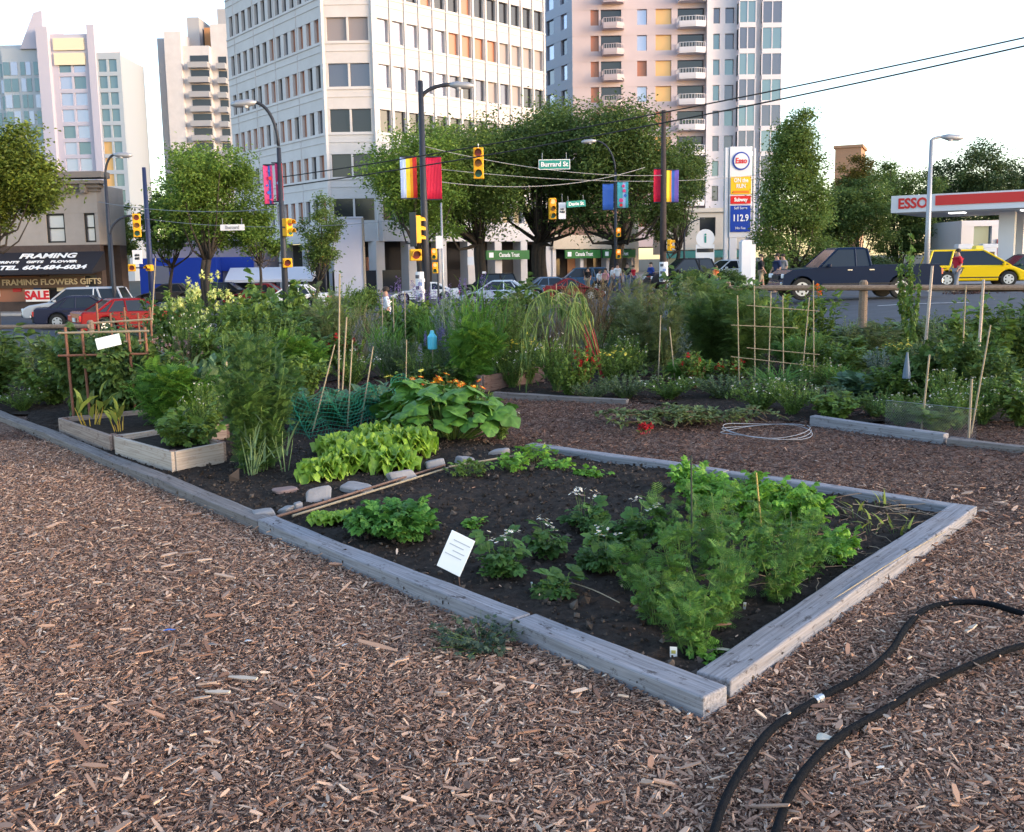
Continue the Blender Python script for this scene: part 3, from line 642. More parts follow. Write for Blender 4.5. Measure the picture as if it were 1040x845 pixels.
# --- low blue shop with white awning
D = 76.
t = thing('blue_shop', 'low grey shop with bright blue fascia and long white awning', 'shop', (-26, D+3, -.9))
X0, X1 = (147-520)/FPX*D, (322-520)/FPX*D; mb = MB(); f = Fac(mb, t, (0, D), 0)
f.box(X0, X1-5.5, 1.6, 12, -1, 3.7, 0); f.box(X0, X1-5.5, 1.2, 1.6, 3.5, 3.8, 0)
f.box(X0, X0+6, 0, 1.6, -1, 2.4, 1); f.box(X0+6, X1-5.0, 1.3, 1.62, 1.3, 2.4, 1)
mb.v = [v+np.array([0, 0, -.1]) for v in mb.v]
mb.build('wall', [mat('mauve_render', (.28,.26,.32), .8), mat('blue_paint', (.015,.05,.36), .5, noise=.1)], t)
b = MB(); b.prism([(0, 1.1+.9), (0, 1.3+.9), (1.7, 2.25+.9), (1.7, 1.5+.9)], 'x', X0+6-t.location.x+.8, X1-t.location.x); b.v = [v+np.array([0, -3.5-.2, -.9+.1]) for v in b.v]; b.build('awning', mat('white_canvas', (.62,.62,.68), .7), t)
for k in range(7): pane(t, 'shop_window', 1.5, 1.7, glass_dark, (X0+7.5+k*2.0, D+1.58, 0.2), 0)
b = MB(); g = Fac(b, t, (0, D), 0); g.box(X0+1.0, X0+2.3, -.06, 0, .3, 1.7); b.build('window', glass_pale, t)

# --- white display wall with faded lettering before the office
p = P(354, 262, 74)
t = thing('display_wall', 'tall white display wall standing before the office arcade', 'display wall', (p[0], 74, -1))
mb = MB(); mb.box((0, 0, 3.0), (2.2, .35, 6.0)); mb.box((0, 0, 6.06), (2.4, .5, .12)); t2 = mb.build('panel', mat('white_lilac_panel', (.66,.64,.74), .6, noise=.06, nscale=.8), t); 
b = MB(); b.box((0, 0, 0), (2.3, .45, .1)); b.box((1.18, 0, 3), (.12, .45, 6)); b.build('frame', mat('beige_trim', (.42,.36,.30), .7), t)

# --- filling station
st_w = mat('station_white', (.68,.68,.72), .4, spec=.5); st_r = mat('station_red', (.62,.012,.015), .35, spec=.5)
D = 62.; x0 = P(905, 208, D)[0]
t = thing('station_canopy', 'red and white filling station canopy on square pillars', 'canopy', (x0+9, D+4, 0))
mb = MB(); t.location = (x0, D, 0); t.rotation_euler.z = R(-35)
mb.bx(0, 22, 0, 9, 4.2, 5.25, 0); mb.bx(.3, 21.7, .3, 8.7, 4.12, 4.2, 1)
roof = mb.build('roof', [st_w, mat('soffit', (.35,.37,.42), .6)], t)
b = MB(); b.bx(2.62, 22, -.06, 0, 4.55, 5.15); b.build('red_stripe', st_r, t)
text_mesh('ESSO', .86, st_r, roof, loc=(1.3, -.03, 4.72), wide=.92, bold=.03)
for x, y in ((6.2, 3.5), (14.5, 3.5), (6.2, 7.5)):
    b = MB(); b.bx(x-.45, x+.45, y-.35, y+.35, .1, 4.12); b.build('pillar', st_w, t)
for k in range(2): b = MB(); b.bx(3.2+k*4, 4.1+k*4, 1.0, 1.7, 4.06, 4.119); b.build('canopy_light', mat('lamp_glow', (1, .97, .9), .5, emis=1.2), t)
kx = P(975, 270, 70)[0]
t = thing('station_kiosk', 'white filling station kiosk with tall windows beneath the canopy', 'kiosk', (kx+4, 73, 0))
mb = MB(); f = Fac(mb, t, (0, 70), 0)
f.wall(kx, kx+9, .1, 3.9, [(kx+.9, kx+2.2), (kx+3.3, kx+5), (kx+5.6, kx+8.4)], [(1.3, 3.5)], mat=0); f.box(kx, kx+9, .46, 5, .1, 3.9, 0)
mb.build('wall', st_w, t)
for c, d in ((kx+.9, kx+2.2), (kx+3.3, kx+5), (kx+5.6, kx+8.4)): pane(t, 'window', d-c, 2.2, (glass_teal if c < kx+2 else glass_dark), ((c+d)/2, 70.3, 2.4), 0)
pane(t, 'poster', .9, 1.1, mat('red_poster', (.35,.03,.03), .6), (kx+3.0, 69.93, 2.0), 0)
# pumps
for k, px in enumerate((978, 1003)):
    p = P(px, 270, 58); t = thing('fuel_pump', ('white and blue fuel pump beside the canopy pillar', 'white and blue fuel pump nearest the right edge of the station')[k], 'fuel pump', (p[0], 58, .1), 0, 'pumps under the canopy')
    mb = MB(); mb.box((0, 0, .95), (.8, .5, 1.7)); mb.box((0, 0, 1.9), (.9, .55, .25)); mb.box((0, 0, .06), (1.2, .8, .12)); bevel(mb.build('body', st_w, t), .03)
    mb = MB(); mb.box((0, -.265, 1.35), (.5, .03, .4)); mb.build('screen', glass_dark, t)
    mb = MB(); mb.tube([(.42, -.1, 1.2), (.55, -.15, .7), (.5, -.15, .4), (.43, -.1, .9)], .025, 6); mb.build('hose', glass_dark, t)
# pylon sign
def badge(th, x, z, w, h, m, y=-.21, name='panel'):
    b = MB(); b.box((x, y, z), (w, .04, h)); return b.build(name, m, th)
blue_s = mat('station_blue', (.01,.05,.35), .4); yel_s = mat('station_yellow', (.85,.48,.02), .4)
D = 66.; p = P(751, 240, D); ztop = P(751, 149, D)[2]
t = thing('price_pylon', 'tall fuel station pylon with oval badge and blue price panel', 'price sign', (p[0], D, tzf(p[0], D)))
H = ztop-t.location.z; mb = MB(); mb.box((0, .05, H-3.0), (1.5, .4, 6.0)); mb.box((-.45, .05, (H-6)/2), (.5, .35, H-6)); mb.box((.95, .1, H-3.6), (.12, .3, 7.0)); mb.box((-.92, .1, H-4), (.25, .35, 7.9))
bevel(mb.build('pylon', st_w, t), .03)
ov = MB(); th_ = np.linspace(0, 2*math.pi, 28, endpoint=False)
ring = [(math.cos(a)*.58, math.sin(a)*.60) for a in th_]; ov.prism(ring, 'y', -.20, -.16); oo = ov.build('badge_ring', blue_s, t, loc=(0, 0, H-.95))
ov = MB(); ov.prism([(a*.84, c*.84) for a, c in ring], 'y', -.23, -.201); ov.build('badge_face', st_w, oo)
text_mesh('Esso', .5, st_r, oo, loc=(0, -.25, 0), wide=.85, bold=.012)
b = badge(t, 0, H-2.55, 1.36, 1.15, yel_s); text_mesh('ON the\nRUN', .38, letter_w, b, loc=(0, -.24, H-2.42), wide=.8, bold=.01); b2 = MB(); b2.box((0, -.235, H-2.98), (1.1, .02, .16)); b2.build('strip', mat('orange_strip', (.75,.2,.02), .5), b)
b = badge(t, 0, H-3.5, 1.36, .52, st_r); text_mesh('Subway', .34, letter_w, b, loc=(0, -.24, H-3.5), wide=.85, bold=.012)
b = badge(t, 0, H-4.75, 1.36, 1.75, blue_s); text_mesh('Self Serve', .24, letter_w, b, loc=(0, -.24, H-4.05), wide=.95); text_mesh('112.9', .62, letter_w, b, loc=(0, -.24, H-4.72), wide=.8, bold=.012); text_mesh('No Fee', .24, letter_w, b, loc=(0, -.24, H-5.38), wide=.95)
p = P(757, 262, 52); t = thing('white_pillar_sign', 'blank white pillar sign beside a hedge under the price pylon', 'pillar sign', (p[0], 52, tzf(p[0], 52)))
zt_ = P(757, 244, 52)[2]-t.location.z; mb = MB(); mb.prism([(-.28, 0), (.28, 0), (.28, zt_), (-.2, zt_+.02), (-.28, zt_-.1)], 'y', -.3, .3); mb.box((.42, .1, zt_/2-.1), (.2, .4, zt_-.25)); bevel(mb.build('pillar', st_w, t), .02); mb = MB(); mb.box((0, 0, .08), (1.1, .9, .16)); mb.build('base', concrete, t)
# ------------------------------------------------------------------ vehicles
tyre_m = mat('tyre_rubber', (.018,.018,.018), .8); rim_m = mat('alloy_rim', (.55,.55,.58), .3, metal=.8); car_glass = mat('car_glass', (.015,.02,.028), .08, spec=.45)
lamp_r = mat('tail_lamp', (.5,.02,.015), .25, spec=.8); lamp_w = mat('head_lamp', (.7,.7,.72), .15, spec=.9); trim_m = mat('black_trim', (.02,.02,.022), .5); chrome = mat('bright_trim', (.6,.6,.62), .2, metal=.9)
plate_m = mat('number_plate', (.65,.65,.68), .5)
def paint(name, c, metal=.35): return mat('paint_'+name, c, .25, metal=metal*(.5 if sum(c) > .9 else .0), spec=.14)
def arch(xc, r, z0, n=7, up=True):
    a = np.linspace(math.pi, 0, n); return [(xc+r*math.cos(q)*-1*-1, z0+r*math.sin(q)*.98) for q in a]
def make_car(name, label, cat, pos, rz, L=4.5, W=1.76, H=1.45, kind='sedan', pm=None, group='cars in the street', lights_rack=False):
    z = tzf(pos[0], pos[1]); t = thing(name, label, cat, (pos[0], pos[1], z), rz, group)
    h = L/2; wr = .33 if kind in ('sedan', 'coupe') else .37
    if kind == 'pickup': wr = .41
    g0 = .20 if kind in ('sedan', 'coupe') else .30
    if kind == 'pickup': g0 = .42
    wf, wb = h-(.86 if kind != 'pickup' else .72), -h+(.95 if kind != 'pickup' else 1.5)
    belt = {'sedan': .90, 'coupe': .84, 'suv': 1.05, 'van': 1.02, 'pickup': 1.20}[kind]
    hood = {'sedan': (belt-.02, belt-.24), 'coupe': (belt-.02, belt-.24), 'suv': (belt, belt-.16), 'van': (belt, belt-.22), 'pickup': (belt+.0, belt-.12)}[kind]
    cab = {'sedan': (-h+.55, -h+1.25, h-1.95, h-1.15), 'coupe': (-h+.6, -h+1.5, h-2.15, h-1.3), 'suv': (-h+.06, -h+.35, h-1.95, h-1.2), 'van': (-h+.06, -h+.3, h-1.9, h-.75), 'pickup': (-.35, -.24, .88, 1.6)}[kind]
    rear_deck = belt if kind in ('suv', 'van') else belt+(.04 if kind != 'pickup' else -.02)
    top = [(-h, g0+.12), (-h-.0, .55), (-h+.04, rear_deck-.08), (-h+.12, rear_deck), (cab[0]+.1, belt+.02), (cab[3]-.05, hood[0]), (h-.35, hood[1]+.03), (h-.06, hood[1]-.12), (h, .5), (h-.03, g0+.1)]
    def arc(xc, r): return [(xc+r*math.cos(q), max(g0, wr+r*math.sin(q))) for q in np.linspace(-.25, math.pi+.25, 11)]
    bot = [(h-.12, g0)]+arc(wf, wr+.07)+arc(wb, wr+.07)+[(-h+.12, g0)]
    mb = MB(); mb.prism(top+bot, 'y', -W/2, W/2); body = mb.build('body', pm, t); bevel(body, .07, 3, 40)
    mb = MB(); mb.bx(-h+.3, h-.3, -W/2+.24, W/2-.24, g0-.03, .7); mb.build('underbody', trim_m, t)
    # glasshouse
    def loft(x, zb, zt_, yb, yt, mb, m=0):
        V = [(x[0], -yb, zb), (x[3], -yb, zb), (x[3], yb, zb), (x[0], yb, zb), (x[1], -yt, zt_), (x[2], -yt, zt_), (x[2], yt, zt_), (x[1], yt, zt_)]
        mb.add(V, [(3,2,1,0),(4,5,6,7),(0,1,5,4),(1,2,6,5),(2,3,7,6),(3,0,4,7)], m)
    yb, yt = W/2-.07, W/2-.27
    mb = MB(); loft(cab, belt-.02, H-.05, yb, yt, mb); gh = mb.build('window', car_glass, t); bevel(gh, .03, 2, 20)
    mb = MB(); k = .93; xr = [L2(cab[0], cab[1], k), cab[1]+.02, cab[2]-.02, L2(cab[3], cab[2], k)]
    loft([xr[0], xr[1]+.08, xr[2]-.08, xr[3]], H-.085, H, yt+.025, yt-.06, mb); rf = mb.build('roof', pm, t); bevel(rf, .025, 2, 20)
    def pil(xb_, xt_, r=.035):
        for s in (-1, 1): MB().tube([(xb_, s*(yb+.0), belt-.02), (xt_, s*(yt+.0), H-.06)], r, 6).build('pillar', pm, t)
    pil(cab[0]+.02, cab[1]+.02, .05); pil(cab[3]-.02, cab[2]-.02, .04); mid = (cab[1]+cab[2])/2; pil(mid-.1, mid-.1, .035)
    if kind in ('suv', 'van'): pil(cab[0]+1.0, cab[1]+.95, .05)
    if kind == 'sedan': pil(cab[0]+.45, cab[1]+.12, .035)
    # lamps, bumpers, trim
    for s in (-1, 1):
        mb = MB(); mb.box((h-.09, s*(W/2-.25), hood[1]-.19), (.16, .36, .16), s*-.3); bevel(mb.build('headlight', lamp_w, t), .03)
        mb = MB(); mb.box((-h+.05, s*(W/2-.17), belt-.22), (.14, .28, .22 if kind != 'suv' else .38), s*.2); bevel(mb.build('taillight', lamp_r, t), .02)
        mb = MB(); mb.box((cab[3]-.35, s*(W/2+.07), belt+.05), (.12, .18, .13)); bevel(mb.build('mirror', pm, t), .03)
        for dx in (mid-.1, cab[0]+.5 if kind != 'pickup' else mid-.9):
            mb = MB(); mb.box((dx+.25, s*(W/2+.004), belt-.12), (.18, .03, .035)); mb.build('handle', chrome if kind == 'pickup' else trim_m, t)
    mb = MB(); mb.box((h-.02, 0, g0+.16), (.14, W-.2, .2)); bevel(mb.build('front_bumper', chrome if kind == 'pickup' else trim_m, t), .04)
    mb = MB(); mb.box((-h+.0, 0, g0+.2), (.14, W-.16, .2)); bevel(mb.build('rear_bumper', chrome if kind == 'pickup' else trim_m, t), .04)
    mb = MB(); mb.box((h+.0, 0, hood[1]-.24), (.05, W*.45, .14)); mb.build('grille', trim_m, t)
    mb = MB(); mb.box((-h-.02, 0, .62), (.03, .34, .15)); mb.build('number_plate', plate_m, t)
    mb = MB(); mb.box((0, 0, g0+.16), (L*.5, W+.03, .05)); mb.build('side_trim', trim_m, t)
    if kind == 'pickup':
        mb = MB(); mb.bx(-h+.12, cab[0]-.1, -W/2+.12, W/2-.12, belt-.03, belt+.012); mb.build('cargo_bed', trim_m, t)
        mb = MB()
        for s in (-1, 1): mb.bx(-h+.05, cab[0]-.02, s*(W/2-.06)-.05, s*(W/2-.06)+.05, belt-.02, belt+.045)
        mb.bx(-h, -h+.1, -W/2+.05, W/2-.05, belt-.02, belt+.045); mb.build('bed_rail', pm, t)
    for x in (wf, wb):
        for s in (-1, 1):
            mb = MB(); ys_ = s*(W/2-.11)
            ring = [(-.11, .86), (-.1, .96), (-.05, 1), (.05, 1), (.1, .96), (.11, .86)]
            mb.tube([(x, ys_+a, wr) for a, _ in ring], [wr*b for _, b in ring], 22); wh = mb.build('wheel', tyre_m, t, smooth=False)
            mb = MB(); mb.disc((x, ys_+s*.095, wr), (0, s, 0), wr*.62, .02, 18)
            for q in range(6):
                a = q*math.pi/3; mb.box((x+math.cos(a)*wr*.3, ys_+s*.125, wr+math.sin(a)*wr*.3), (.05, .02, .05))
            mb.tube([(x, ys_+s*.1, wr), (x, ys_+s*.14, wr)], wr*.16, 10); mb.build('rim', rim_m, wh)
            mb = MB()
            for q in range(6):
                a = (q+.5)*math.pi/3
                c_ = np.array([x+math.cos(a)*wr*.42, wr+math.sin(a)*wr*.42]); mb.tube([(c_[0], ys_+s*.113, c_[1]), (c_[0], ys_+s*.12, c_[1])], wr*.1, 8)
            mb.build('rim_opening', tyre_m, wh)
    return t
silver = paint('silver', (.46,.47,.50), .6); navy = paint('navy', (.022,.026,.05)); red = paint('red', (.20,.009,.012)); white_p = paint('white', (.68,.69,.72), 0)
bluegrey = paint('blue_grey', (.14,.20,.29), .5); maroon = paint('maroon', (.16,.02,.025)); black_p = paint('black', (.016,.017,.022)); ltblue = paint('ice', (.42,.50,.60), .5); yel_p = paint('taxi_yellow', (.75,.50,.01), 0); steelb = paint('steel_blue', (.04,.10,.2), .4)
pk_paint = paint('dark_blue_green', (.005,.014,.040), 0)
def XP(px, Y, py=300): q = P(px, py, Y); return (q[0], Y)
make_car('sport_utility_car', 'silver estate car facing left before the framing shop', 'car', XP(80, 46.5), R(186), 4.7, 1.85, 1.72, 'suv', silver)
make_car('sedan_car', 'dark blue saloon half hidden between silver and red cars', 'car', XP(90, 43), R(14), 4.3, 1.74, 1.42, 'sedan', navy)
make_car('sedan_car', 'red saloon seen from behind left of the traffic light pole', 'car', XP(133, 39), R(38), 4.4, 1.74, 1.40, 'sedan', red)
make_car('hatchback_car', 'white car facing left below the hanging trees', 'car', XP(297, 57), R(184), 4.3, 1.72, 1.45, 'sedan', white_p)
make_car('hatchback_car', 'dull red car partly behind the white car under the trees', 'car', XP(262, 63), R(180), 4.2, 1.72, 1.45, 'sedan', maroon)
make_car('coupe_car', 'low white coupe just right of the banner pole', 'car', XP(432, 64), R(182), 4.5, 1.75, 1.32, 'coupe', white_p)
make_car('sedan_car', 'pale blue silver saloon in front of the office arcade', 'car', XP(505, 59), R(176), 4.5, 1.75, 1.47, 'sedan', ltblue)
make_car('sedan_car', 'blue grey saloon just right of the pale silver saloon', 'car', XP(563, 64), R(4), 4.4, 1.75, 1.42, 'sedan', bluegrey)
make_car('sedan_car', 'dark maroon saloon nearest the crowd of pedestrians', 'car', XP(583, 58), R(0), 3.6, 1.7, 1.35, 'sedan', maroon)
make_car('sport_utility_car', 'dark steel blue estate car behind the maroon saloon', 'car', XP(588, 71), R(180), 4.5, 1.85, 1.75, 'suv', steelb)
taxi2 = make_car('sport_utility_car', 'black estate car with roof sign behind the pale saloon', 'car', XP(495, 69), R(182), 4.4, 1.8, 1.75, 'suv', black_p)
make_car('sport_utility_car', 'black estate car left of the information sign', 'car', XP(691, 57), R(188), 4.0, 1.85, 1.78, 'suv', black_p)
make_car('hatchback_car', 'white hatchback between the information sign and white pillar', 'car', XP(737, 62), R(200), 4.1, 1.75, 1.45, 'sedan', white_p)
make_car('pickup_truck', 'dark blue extended cab pickup truck beyond the rail fence', 'pickup truck', XP(866, 36.5), R(180), 5.85, 1.95, 1.90, 'pickup', pk_paint)
tx = make_car('taxi_van', 'bright yellow taxi van parked at the filling station', 'taxi', XP(987, 46.5, 280), R(-12), 4.5, 1.85, 1.78, 'van', yel_p)
mb = MB(); mb.box((.2, 0, 1.86), (.35, .9, .16), 0, top=.8); mb.build('roof_sign', mat('taxi_lamp', (.8,.62,.1), .4), tx)
mb = MB(); mb.box((.2, 0, 1.83), (.3, .7, .14), 0, top=.8); mb.build('roof_sign', plate_m, taxi2)
make_car('sedan_car', 'dark green car cut by the right edge beyond the taxi', 'car', XP(1040, 52, 280), R(180), 4.4, 1.75, 1.5, 'sedan', paint('dark_green', (.02,.05,.045)))
make_car('sedan_car', 'dark grey parked car left of the bare trunks by the white awning', 'car', XP(172, 69), R(180), 4.4, 1.75, 1.45, 'sedan', paint('graphite', (.05,.05,.055)))
make_car('sedan_car', 'black parked car under the left street trees by the white awning', 'car', XP(222, 70), R(180), 4.4, 1.75, 1.45, 'sedan', black_p)

# ------------------------------------------------------------------ poles, lamps, signals
pole_b = mat('dark_pole', (.028,.032,.045), .5, noise=.2, nscale=3); pole_g = mat('galvanised_pole', (.34,.35,.38), .45, metal=.4); wood_p = mat('dark_wood_pole', (.05,.04,.04), .85, noise=.3)
sig_y = mat('signal_yellow', (.72,.36,.01), .5); sig_k = mat('signal_black', (.02,.02,.02), .5)
lit_red = mat('lit_red_lens', (1,.05,.02), .3, emis=3.5); off_red = mat('red_lens', (.18,.02,.015), .3); off_amb = mat('amber_lens', (.20,.09,.01), .3); off_grn = mat('green_lens', (.01,.10,.07), .3)
def arm_path(x0, z0, x1, z1, n=10):
    """lamp bracket: rises from the pole and levels out"""
    a = np.linspace(0, math.pi/2, n); return [(x0+(x1-x0)*(1-math.cos(q)), 0, z0+(z1-z0)*math.sin(q)) for q in a]
def pole(name, label, cat, px, pytop, Y, rad=.1, m=None, arms=(), base=True, lum=True):
    q = P(px, pytop, Y); z = tzf(q[0], Y); t = thing(name, label, cat, (q[0], Y, z)); H_ = q[2]-z
    mb = MB(); mb.tube([(0, 0, 0), (0, 0, H_*.4), (0, 0, H_)], [rad*1.2, rad, rad*.7], 10); mb.build('pole', m or pole_b, t, smooth=True)
    if base: mb = MB(); mb.tube([(0, 0, 0), (0, 0, .35), (0, 0, .45)], [rad*2.1, rad*2, rad*1.3], 10); mb.build('base', m or pole_b, t)
    for (xa, ya, xb, yb_) in arms:
        a = P(xa, ya, Y); b = P(xb, yb_, Y); mb = MB()
        mb.tube([(p_[0], p_[1], p_[2]) for p_ in arm_path(0, a[2]-z, b[0]-q[0], b[2]-z)], rad*.55, 7); mb.build('arm', m or pole_b, t, smooth=True)
        if lum:
            s = 1 if b[0] > q[0] else -1
            mb = MB(); mb.tube([(b[0]-q[0]-.1*s, 0, b[2]-z), (b[0]-q[0]+.2*s, 0, b[2]-z-.02), (b[0]-q[0]+.65*s, 0, b[2]-z-.05), (b[0]-q[0]+.85*s, 0, b[2]-z-.06)], [.06, .14, .13, .05], 8); ln = mb.build('lamp_head', pole_g, t, smooth=True)
            mb = MB(); mb.tube([(b[0]-q[0]+.3*s, 0, b[2]-z-.12), (b[0]-q[0]+.3*s, 0, b[2]-z-.19)], [.12, .07], 10); mb.build('lens', plate_m, ln)
    return t
def signal(label, px, py, Y, rz=0, n=3, sc_=1.0, lit=0, hang=0, group='traffic signal heads over the crossing', back=False):
    q = P(px, py, Y); t = thing('traffic_signal', label, 'traffic light', tuple(q), rz, group)
    hh = .36*n*sc_; mb = MB(); mb.box((0, 0, 0), (.36*sc_, .26*sc_, hh)); bevel(mb.build('housing', sig_y, t), .03)
    for i in range(n):
        z = hh/2-(i+.5)*hh/n; lens = (off_red, off_amb, off_grn)[i if n == 3 else i*2]
        if lit == i+1: lens = lit_red
        mb = MB(); mb.disc((0, -.13*sc_, z), (0, -1, 0), .125*sc_, .02, 14); mb.build('lens', lens, t)
        mb = MB(); V = []
        for a in np.linspace(-.2, math.pi+.2, 10):
            V += [(.14*sc_*math.cos(a), -.13*sc_, z+.14*sc_*math.sin(a)), (.14*sc_*math.cos(a), -.34*sc_, z+.14*sc_*math.sin(a)+.0)]
        mb.add(V, [(2*k, 2*k+2, 2*k+3, 2*k+1) for k in range(9)]); o = mb.build('visor', sig_y, t); s_ = o.modifiers.new('thick', 'SOLIDIFY'); s_.thickness = .015
    if back: mb = MB(); mb.box((0, .14, 0), (.6*sc_, .02, hh+.25)); mb.build('backboard', sig_k, t)
    if hang: mb = MB(); mb.tube([(0, 0, hh/2), (0, 0, hh/2+hang)], .03, 6); mb.build('hanger', pole_g, t)
    return t
def bracket(px, py, Y, pxpole, th):
    a = P(px, py, Y); b = P(pxpole, py, Y); mb = MB(); o = th.location; mb.tube([a-np.array(o), b-np.array(o)], .03, 6); mb.build('bracket', pole_b, th)
def sign(name, label, cat, px, py, Y, w_, h_, m, txt=None, tm=None, ts=.2, rz=0, hang=None, group=None, wide=1.0, rim=None, tilt=0):
    q = P(px, py, Y); t = thing(name, label, cat, tuple(q), rz, group); t.rotation_euler.y = tilt
    mb = MB(); mb.box((0, 0, 0), (w_, .04, h_)); p_ = mb.build('panel', m, t)
    if rim: mb = MB(); mb.box((0, .01, 0), (w_+.06, .04, h_+.06)); mb.build('border', rim, t)
    if txt:
        for i, ln in enumerate(txt.split('\n')):
            n_ = txt.count('\n')+1; text_mesh(ln, ts, tm, p_, loc=(0, -.03, ((n_-1)/2-i)*ts*1.05), wide=wide, depth=.005, bold=.008)
    if hang:
        for s in ((-.4, .4) if w_ > .7 else (0,)): mb = MB(); mb.tube([(s*w_, 0, h_/2), (s*w_, 0, h_/2+hang)], .012, 5); mb.build('hanger', pole_g, t)
    return t
street_g = mat('street_sign_green', (.02,.24,.20), .4); sign_w = mat('sign_white', (.75,.75,.78), .5)
# the tall left pole with curved bracket
pole('street_lamp', 'dark curved arm street lamp with pink and blue banners', 'street lamp', 283, 150, 36, .11, arms=[(283, 148, 258, 104)])
pole('street_lamp', 'dark pole with long lamp arm between rainbow and crimson banners', 'street lamp', 427, 82, 37, .14, arms=[(427, 102, 458, 86)])
pole('street_lamp', 'thin dark street lamp in front of the framing shop corner', 'street lamp', 107, 182, 50, .11, arms=[(107, 182, 117, 157)])
pole('signal_pole', 'dark signal pole with curved mast arm beside the framing shop', 'signal pole', 112, 238, 46, .10, arms=[(112, 240, 134, 219)], lum=False)
pole('signal_pole', 'dark blue post carrying signals and a white sign at left', 'signal pole', 146, 170, 44, .12, mat('blue_post', (.018,.028,.08), .5))
pole('street_lamp', 'thin lamp pole with blue and teal banners before dark trees', 'street lamp', 625, 175, 62, .10, arms=[(625, 175, 604, 143)])
pole('utility_pole', 'dark wooden utility pole with crimson and rainbow banners', 'utility pole', 674, 112, 47, .15, wood_p, base=False)
pole('street_lamp', 'tall grey lamp post beside the filling station canopy', 'street lamp', 946, 142, 42, .11, pole_g, arms=[(947, 143, 958, 139)])
pole('sign_post', 'thin grey post right of the crimson banner', 'sign post', 448, 206, 39, .05, pole_g, base=False)
pole('street_lamp', 'slim dark pole with curved arm under trees by cream podium', 'street lamp', 695, 236, 70, .08, arms=[(695, 238, 716, 222)], lum=False)
# banners
rb = [mat('banner_'+n, c, .7) for n, c in (('lightblue', (.30,.42,.75)), ('paleblue', (.42,.55,.85)), ('yellow', (.80,.62,.05)), ('orange', (.78,.30,.02)), ('red', (.60,.03,.03)), ('crimson', (.55,.015,.06)), ('violet', (.18,.12,.5)), ('blue', (.04,.13,.5)), ('teal', (.08,.42,.5)), ('pink', (.62,.06,.20)))]
def banner(label, px0, px1, py0, py1, Y, stripes, side):
    a, b = P(px0, py0, Y), P(px1, py1, Y); w_, h_ = b[0]-a[0], a[2]-b[2]; t = thing('pole_banner', label, 'banner', (a[0], Y, b[2]), 0, 'banners on the street poles')
    mb = MB(); n = 12; x_ = np.linspace(0, w_, n+1); tot = sum(s for _, s in stripes); cum = np.cumsum([s/tot for _, s in stripes])
    for i in range(n):
        k = int(np.searchsorted(cum, (i+.5)/n)); yy = .05*np.sin(np.array([x_[i], x_[i+1]])*3.5/w_)
        zs = np.linspace(0, h_, 5); V = [(x_[i+e], yy[e]+.03*math.sin(z_*3), z_) for z_ in zs for e in (0, 1)]
        mb.add(V, [(2*q, 2*q+1, 2*q+3, 2*q+2) for q in range(4)], min(k, len(stripes)-1))
    o = mb.build('cloth', [rb[s] for s, _ in stripes], t, smooth=True); s_ = o.modifiers.new('thick', 'SOLIDIFY'); s_.thickness = .012
    for z_ in (-.02, h_+.02): MB().tube([(-.12 if side > 0 else w_+.12, .0, z_), (w_ if side > 0 else 0, .0, z_)], .028, 6).build('rod', pole_b, t)
    if 8 in [s for s, _ in stripes] or 9 in [s for s, _ in stripes]:      # the printed pattern of these two kinds
        pr = random.Random(len(label))
        for q in range(5):
            cx_, cz_, r_ = pr.uniform(.2, .8)*w_, (q+.6)/5.4*h_, pr.uniform(.10, .2)*w_
            MB().disc((cx_, -.02+.05*math.sin(cx_*3.5/w_)+.03*math.sin(cz_*3), cz_), (.1, -1, .05), r_, .012, 12).build('printed_motif', rb[pr.choice([1, 4, 9, 7])], o)
    return t
banner('rainbow banner left of the tall dark lamp pole', 406, 424, 160, 201, 37, [(0,2),(1,2),(2,2),(3,2),(4,3)], -1)
banner('plain crimson banner right of the tall dark lamp pole', 430, 449, 160, 202, 37, [(5,1)], 1)
b1 = banner('pink banner half on the curved lamp post at left', 279, 288, 166, 204, 36, [(9,2),(4,3)], 1)
banner('pink and blue banner left half on the curved lamp post', 267, 278, 168, 207, 36, [(9,2),(7,1),(9,1)], -1)
banner('crimson banner on the wooden utility pole', 664, 672, 172, 205, 47, [(5,1)], -1)
banner('rainbow banner on the wooden utility pole', 677, 689, 173, 205, 47, [(2,2),(3,2),(7,2),(6,3)], 1)
banner('blue banner on the thin lamp pole', 612, 623, 187, 213, 62, [(7,1)], -1)
banner('teal and red patterned banner on the thin lamp pole', 627, 638, 185, 211, 62, [(8,2),(1,1),(8,1)], 1)
# signals
t = signal('yellow signal head hanging between crimson banner and street sign', 486, 166, 39, 0, 3, 1.12, hang=.15)
t = signal('yellow signal head lit red beside the white wire sign', 561, 212, 58, R(10), 3, 1.15, lit=1)
t = signal('yellow signal head high on the post at the left', 139, 229, 43.6, R(20), 3, .95); bracket(139, 229, 43.6, 146, t)
t = signal('yellow signal head on upper side of the banner lamp post', 292, 231, 35.8, R(60), 2, .9); bracket(292, 231, 35.8, 283, t)
t = signal('lower yellow pedestrian signal on the banner lamp post', 292, 267, 35.8, R(15), 1, .95); bracket(292, 267, 35.8, 283, t)
t = signal('yellow pedestrian signal low on the rainbow banner pole', 422, 259, 36.8, R(15), 1, 1.2); bracket(422, 259, 36.8, 428, t)
t = signal('black backed signal head above the yellow pedestrian signal', 423, 233, 36.8, R(120), 3, .95, back=True); bracket(423, 236, 36.8, 428, t)
t = signal('upper signal lit red on the thin lamp pole before trees', 628, 236, 61.8, 0, 2, .8, lit=1); bracket(628, 236, 61.8, 625, t)
t = signal('lower signal lit red on the thin lamp pole before trees', 628, 258, 61.8, 0, 2, .85, lit=1); bracket(628, 258, 61.8, 625, t)
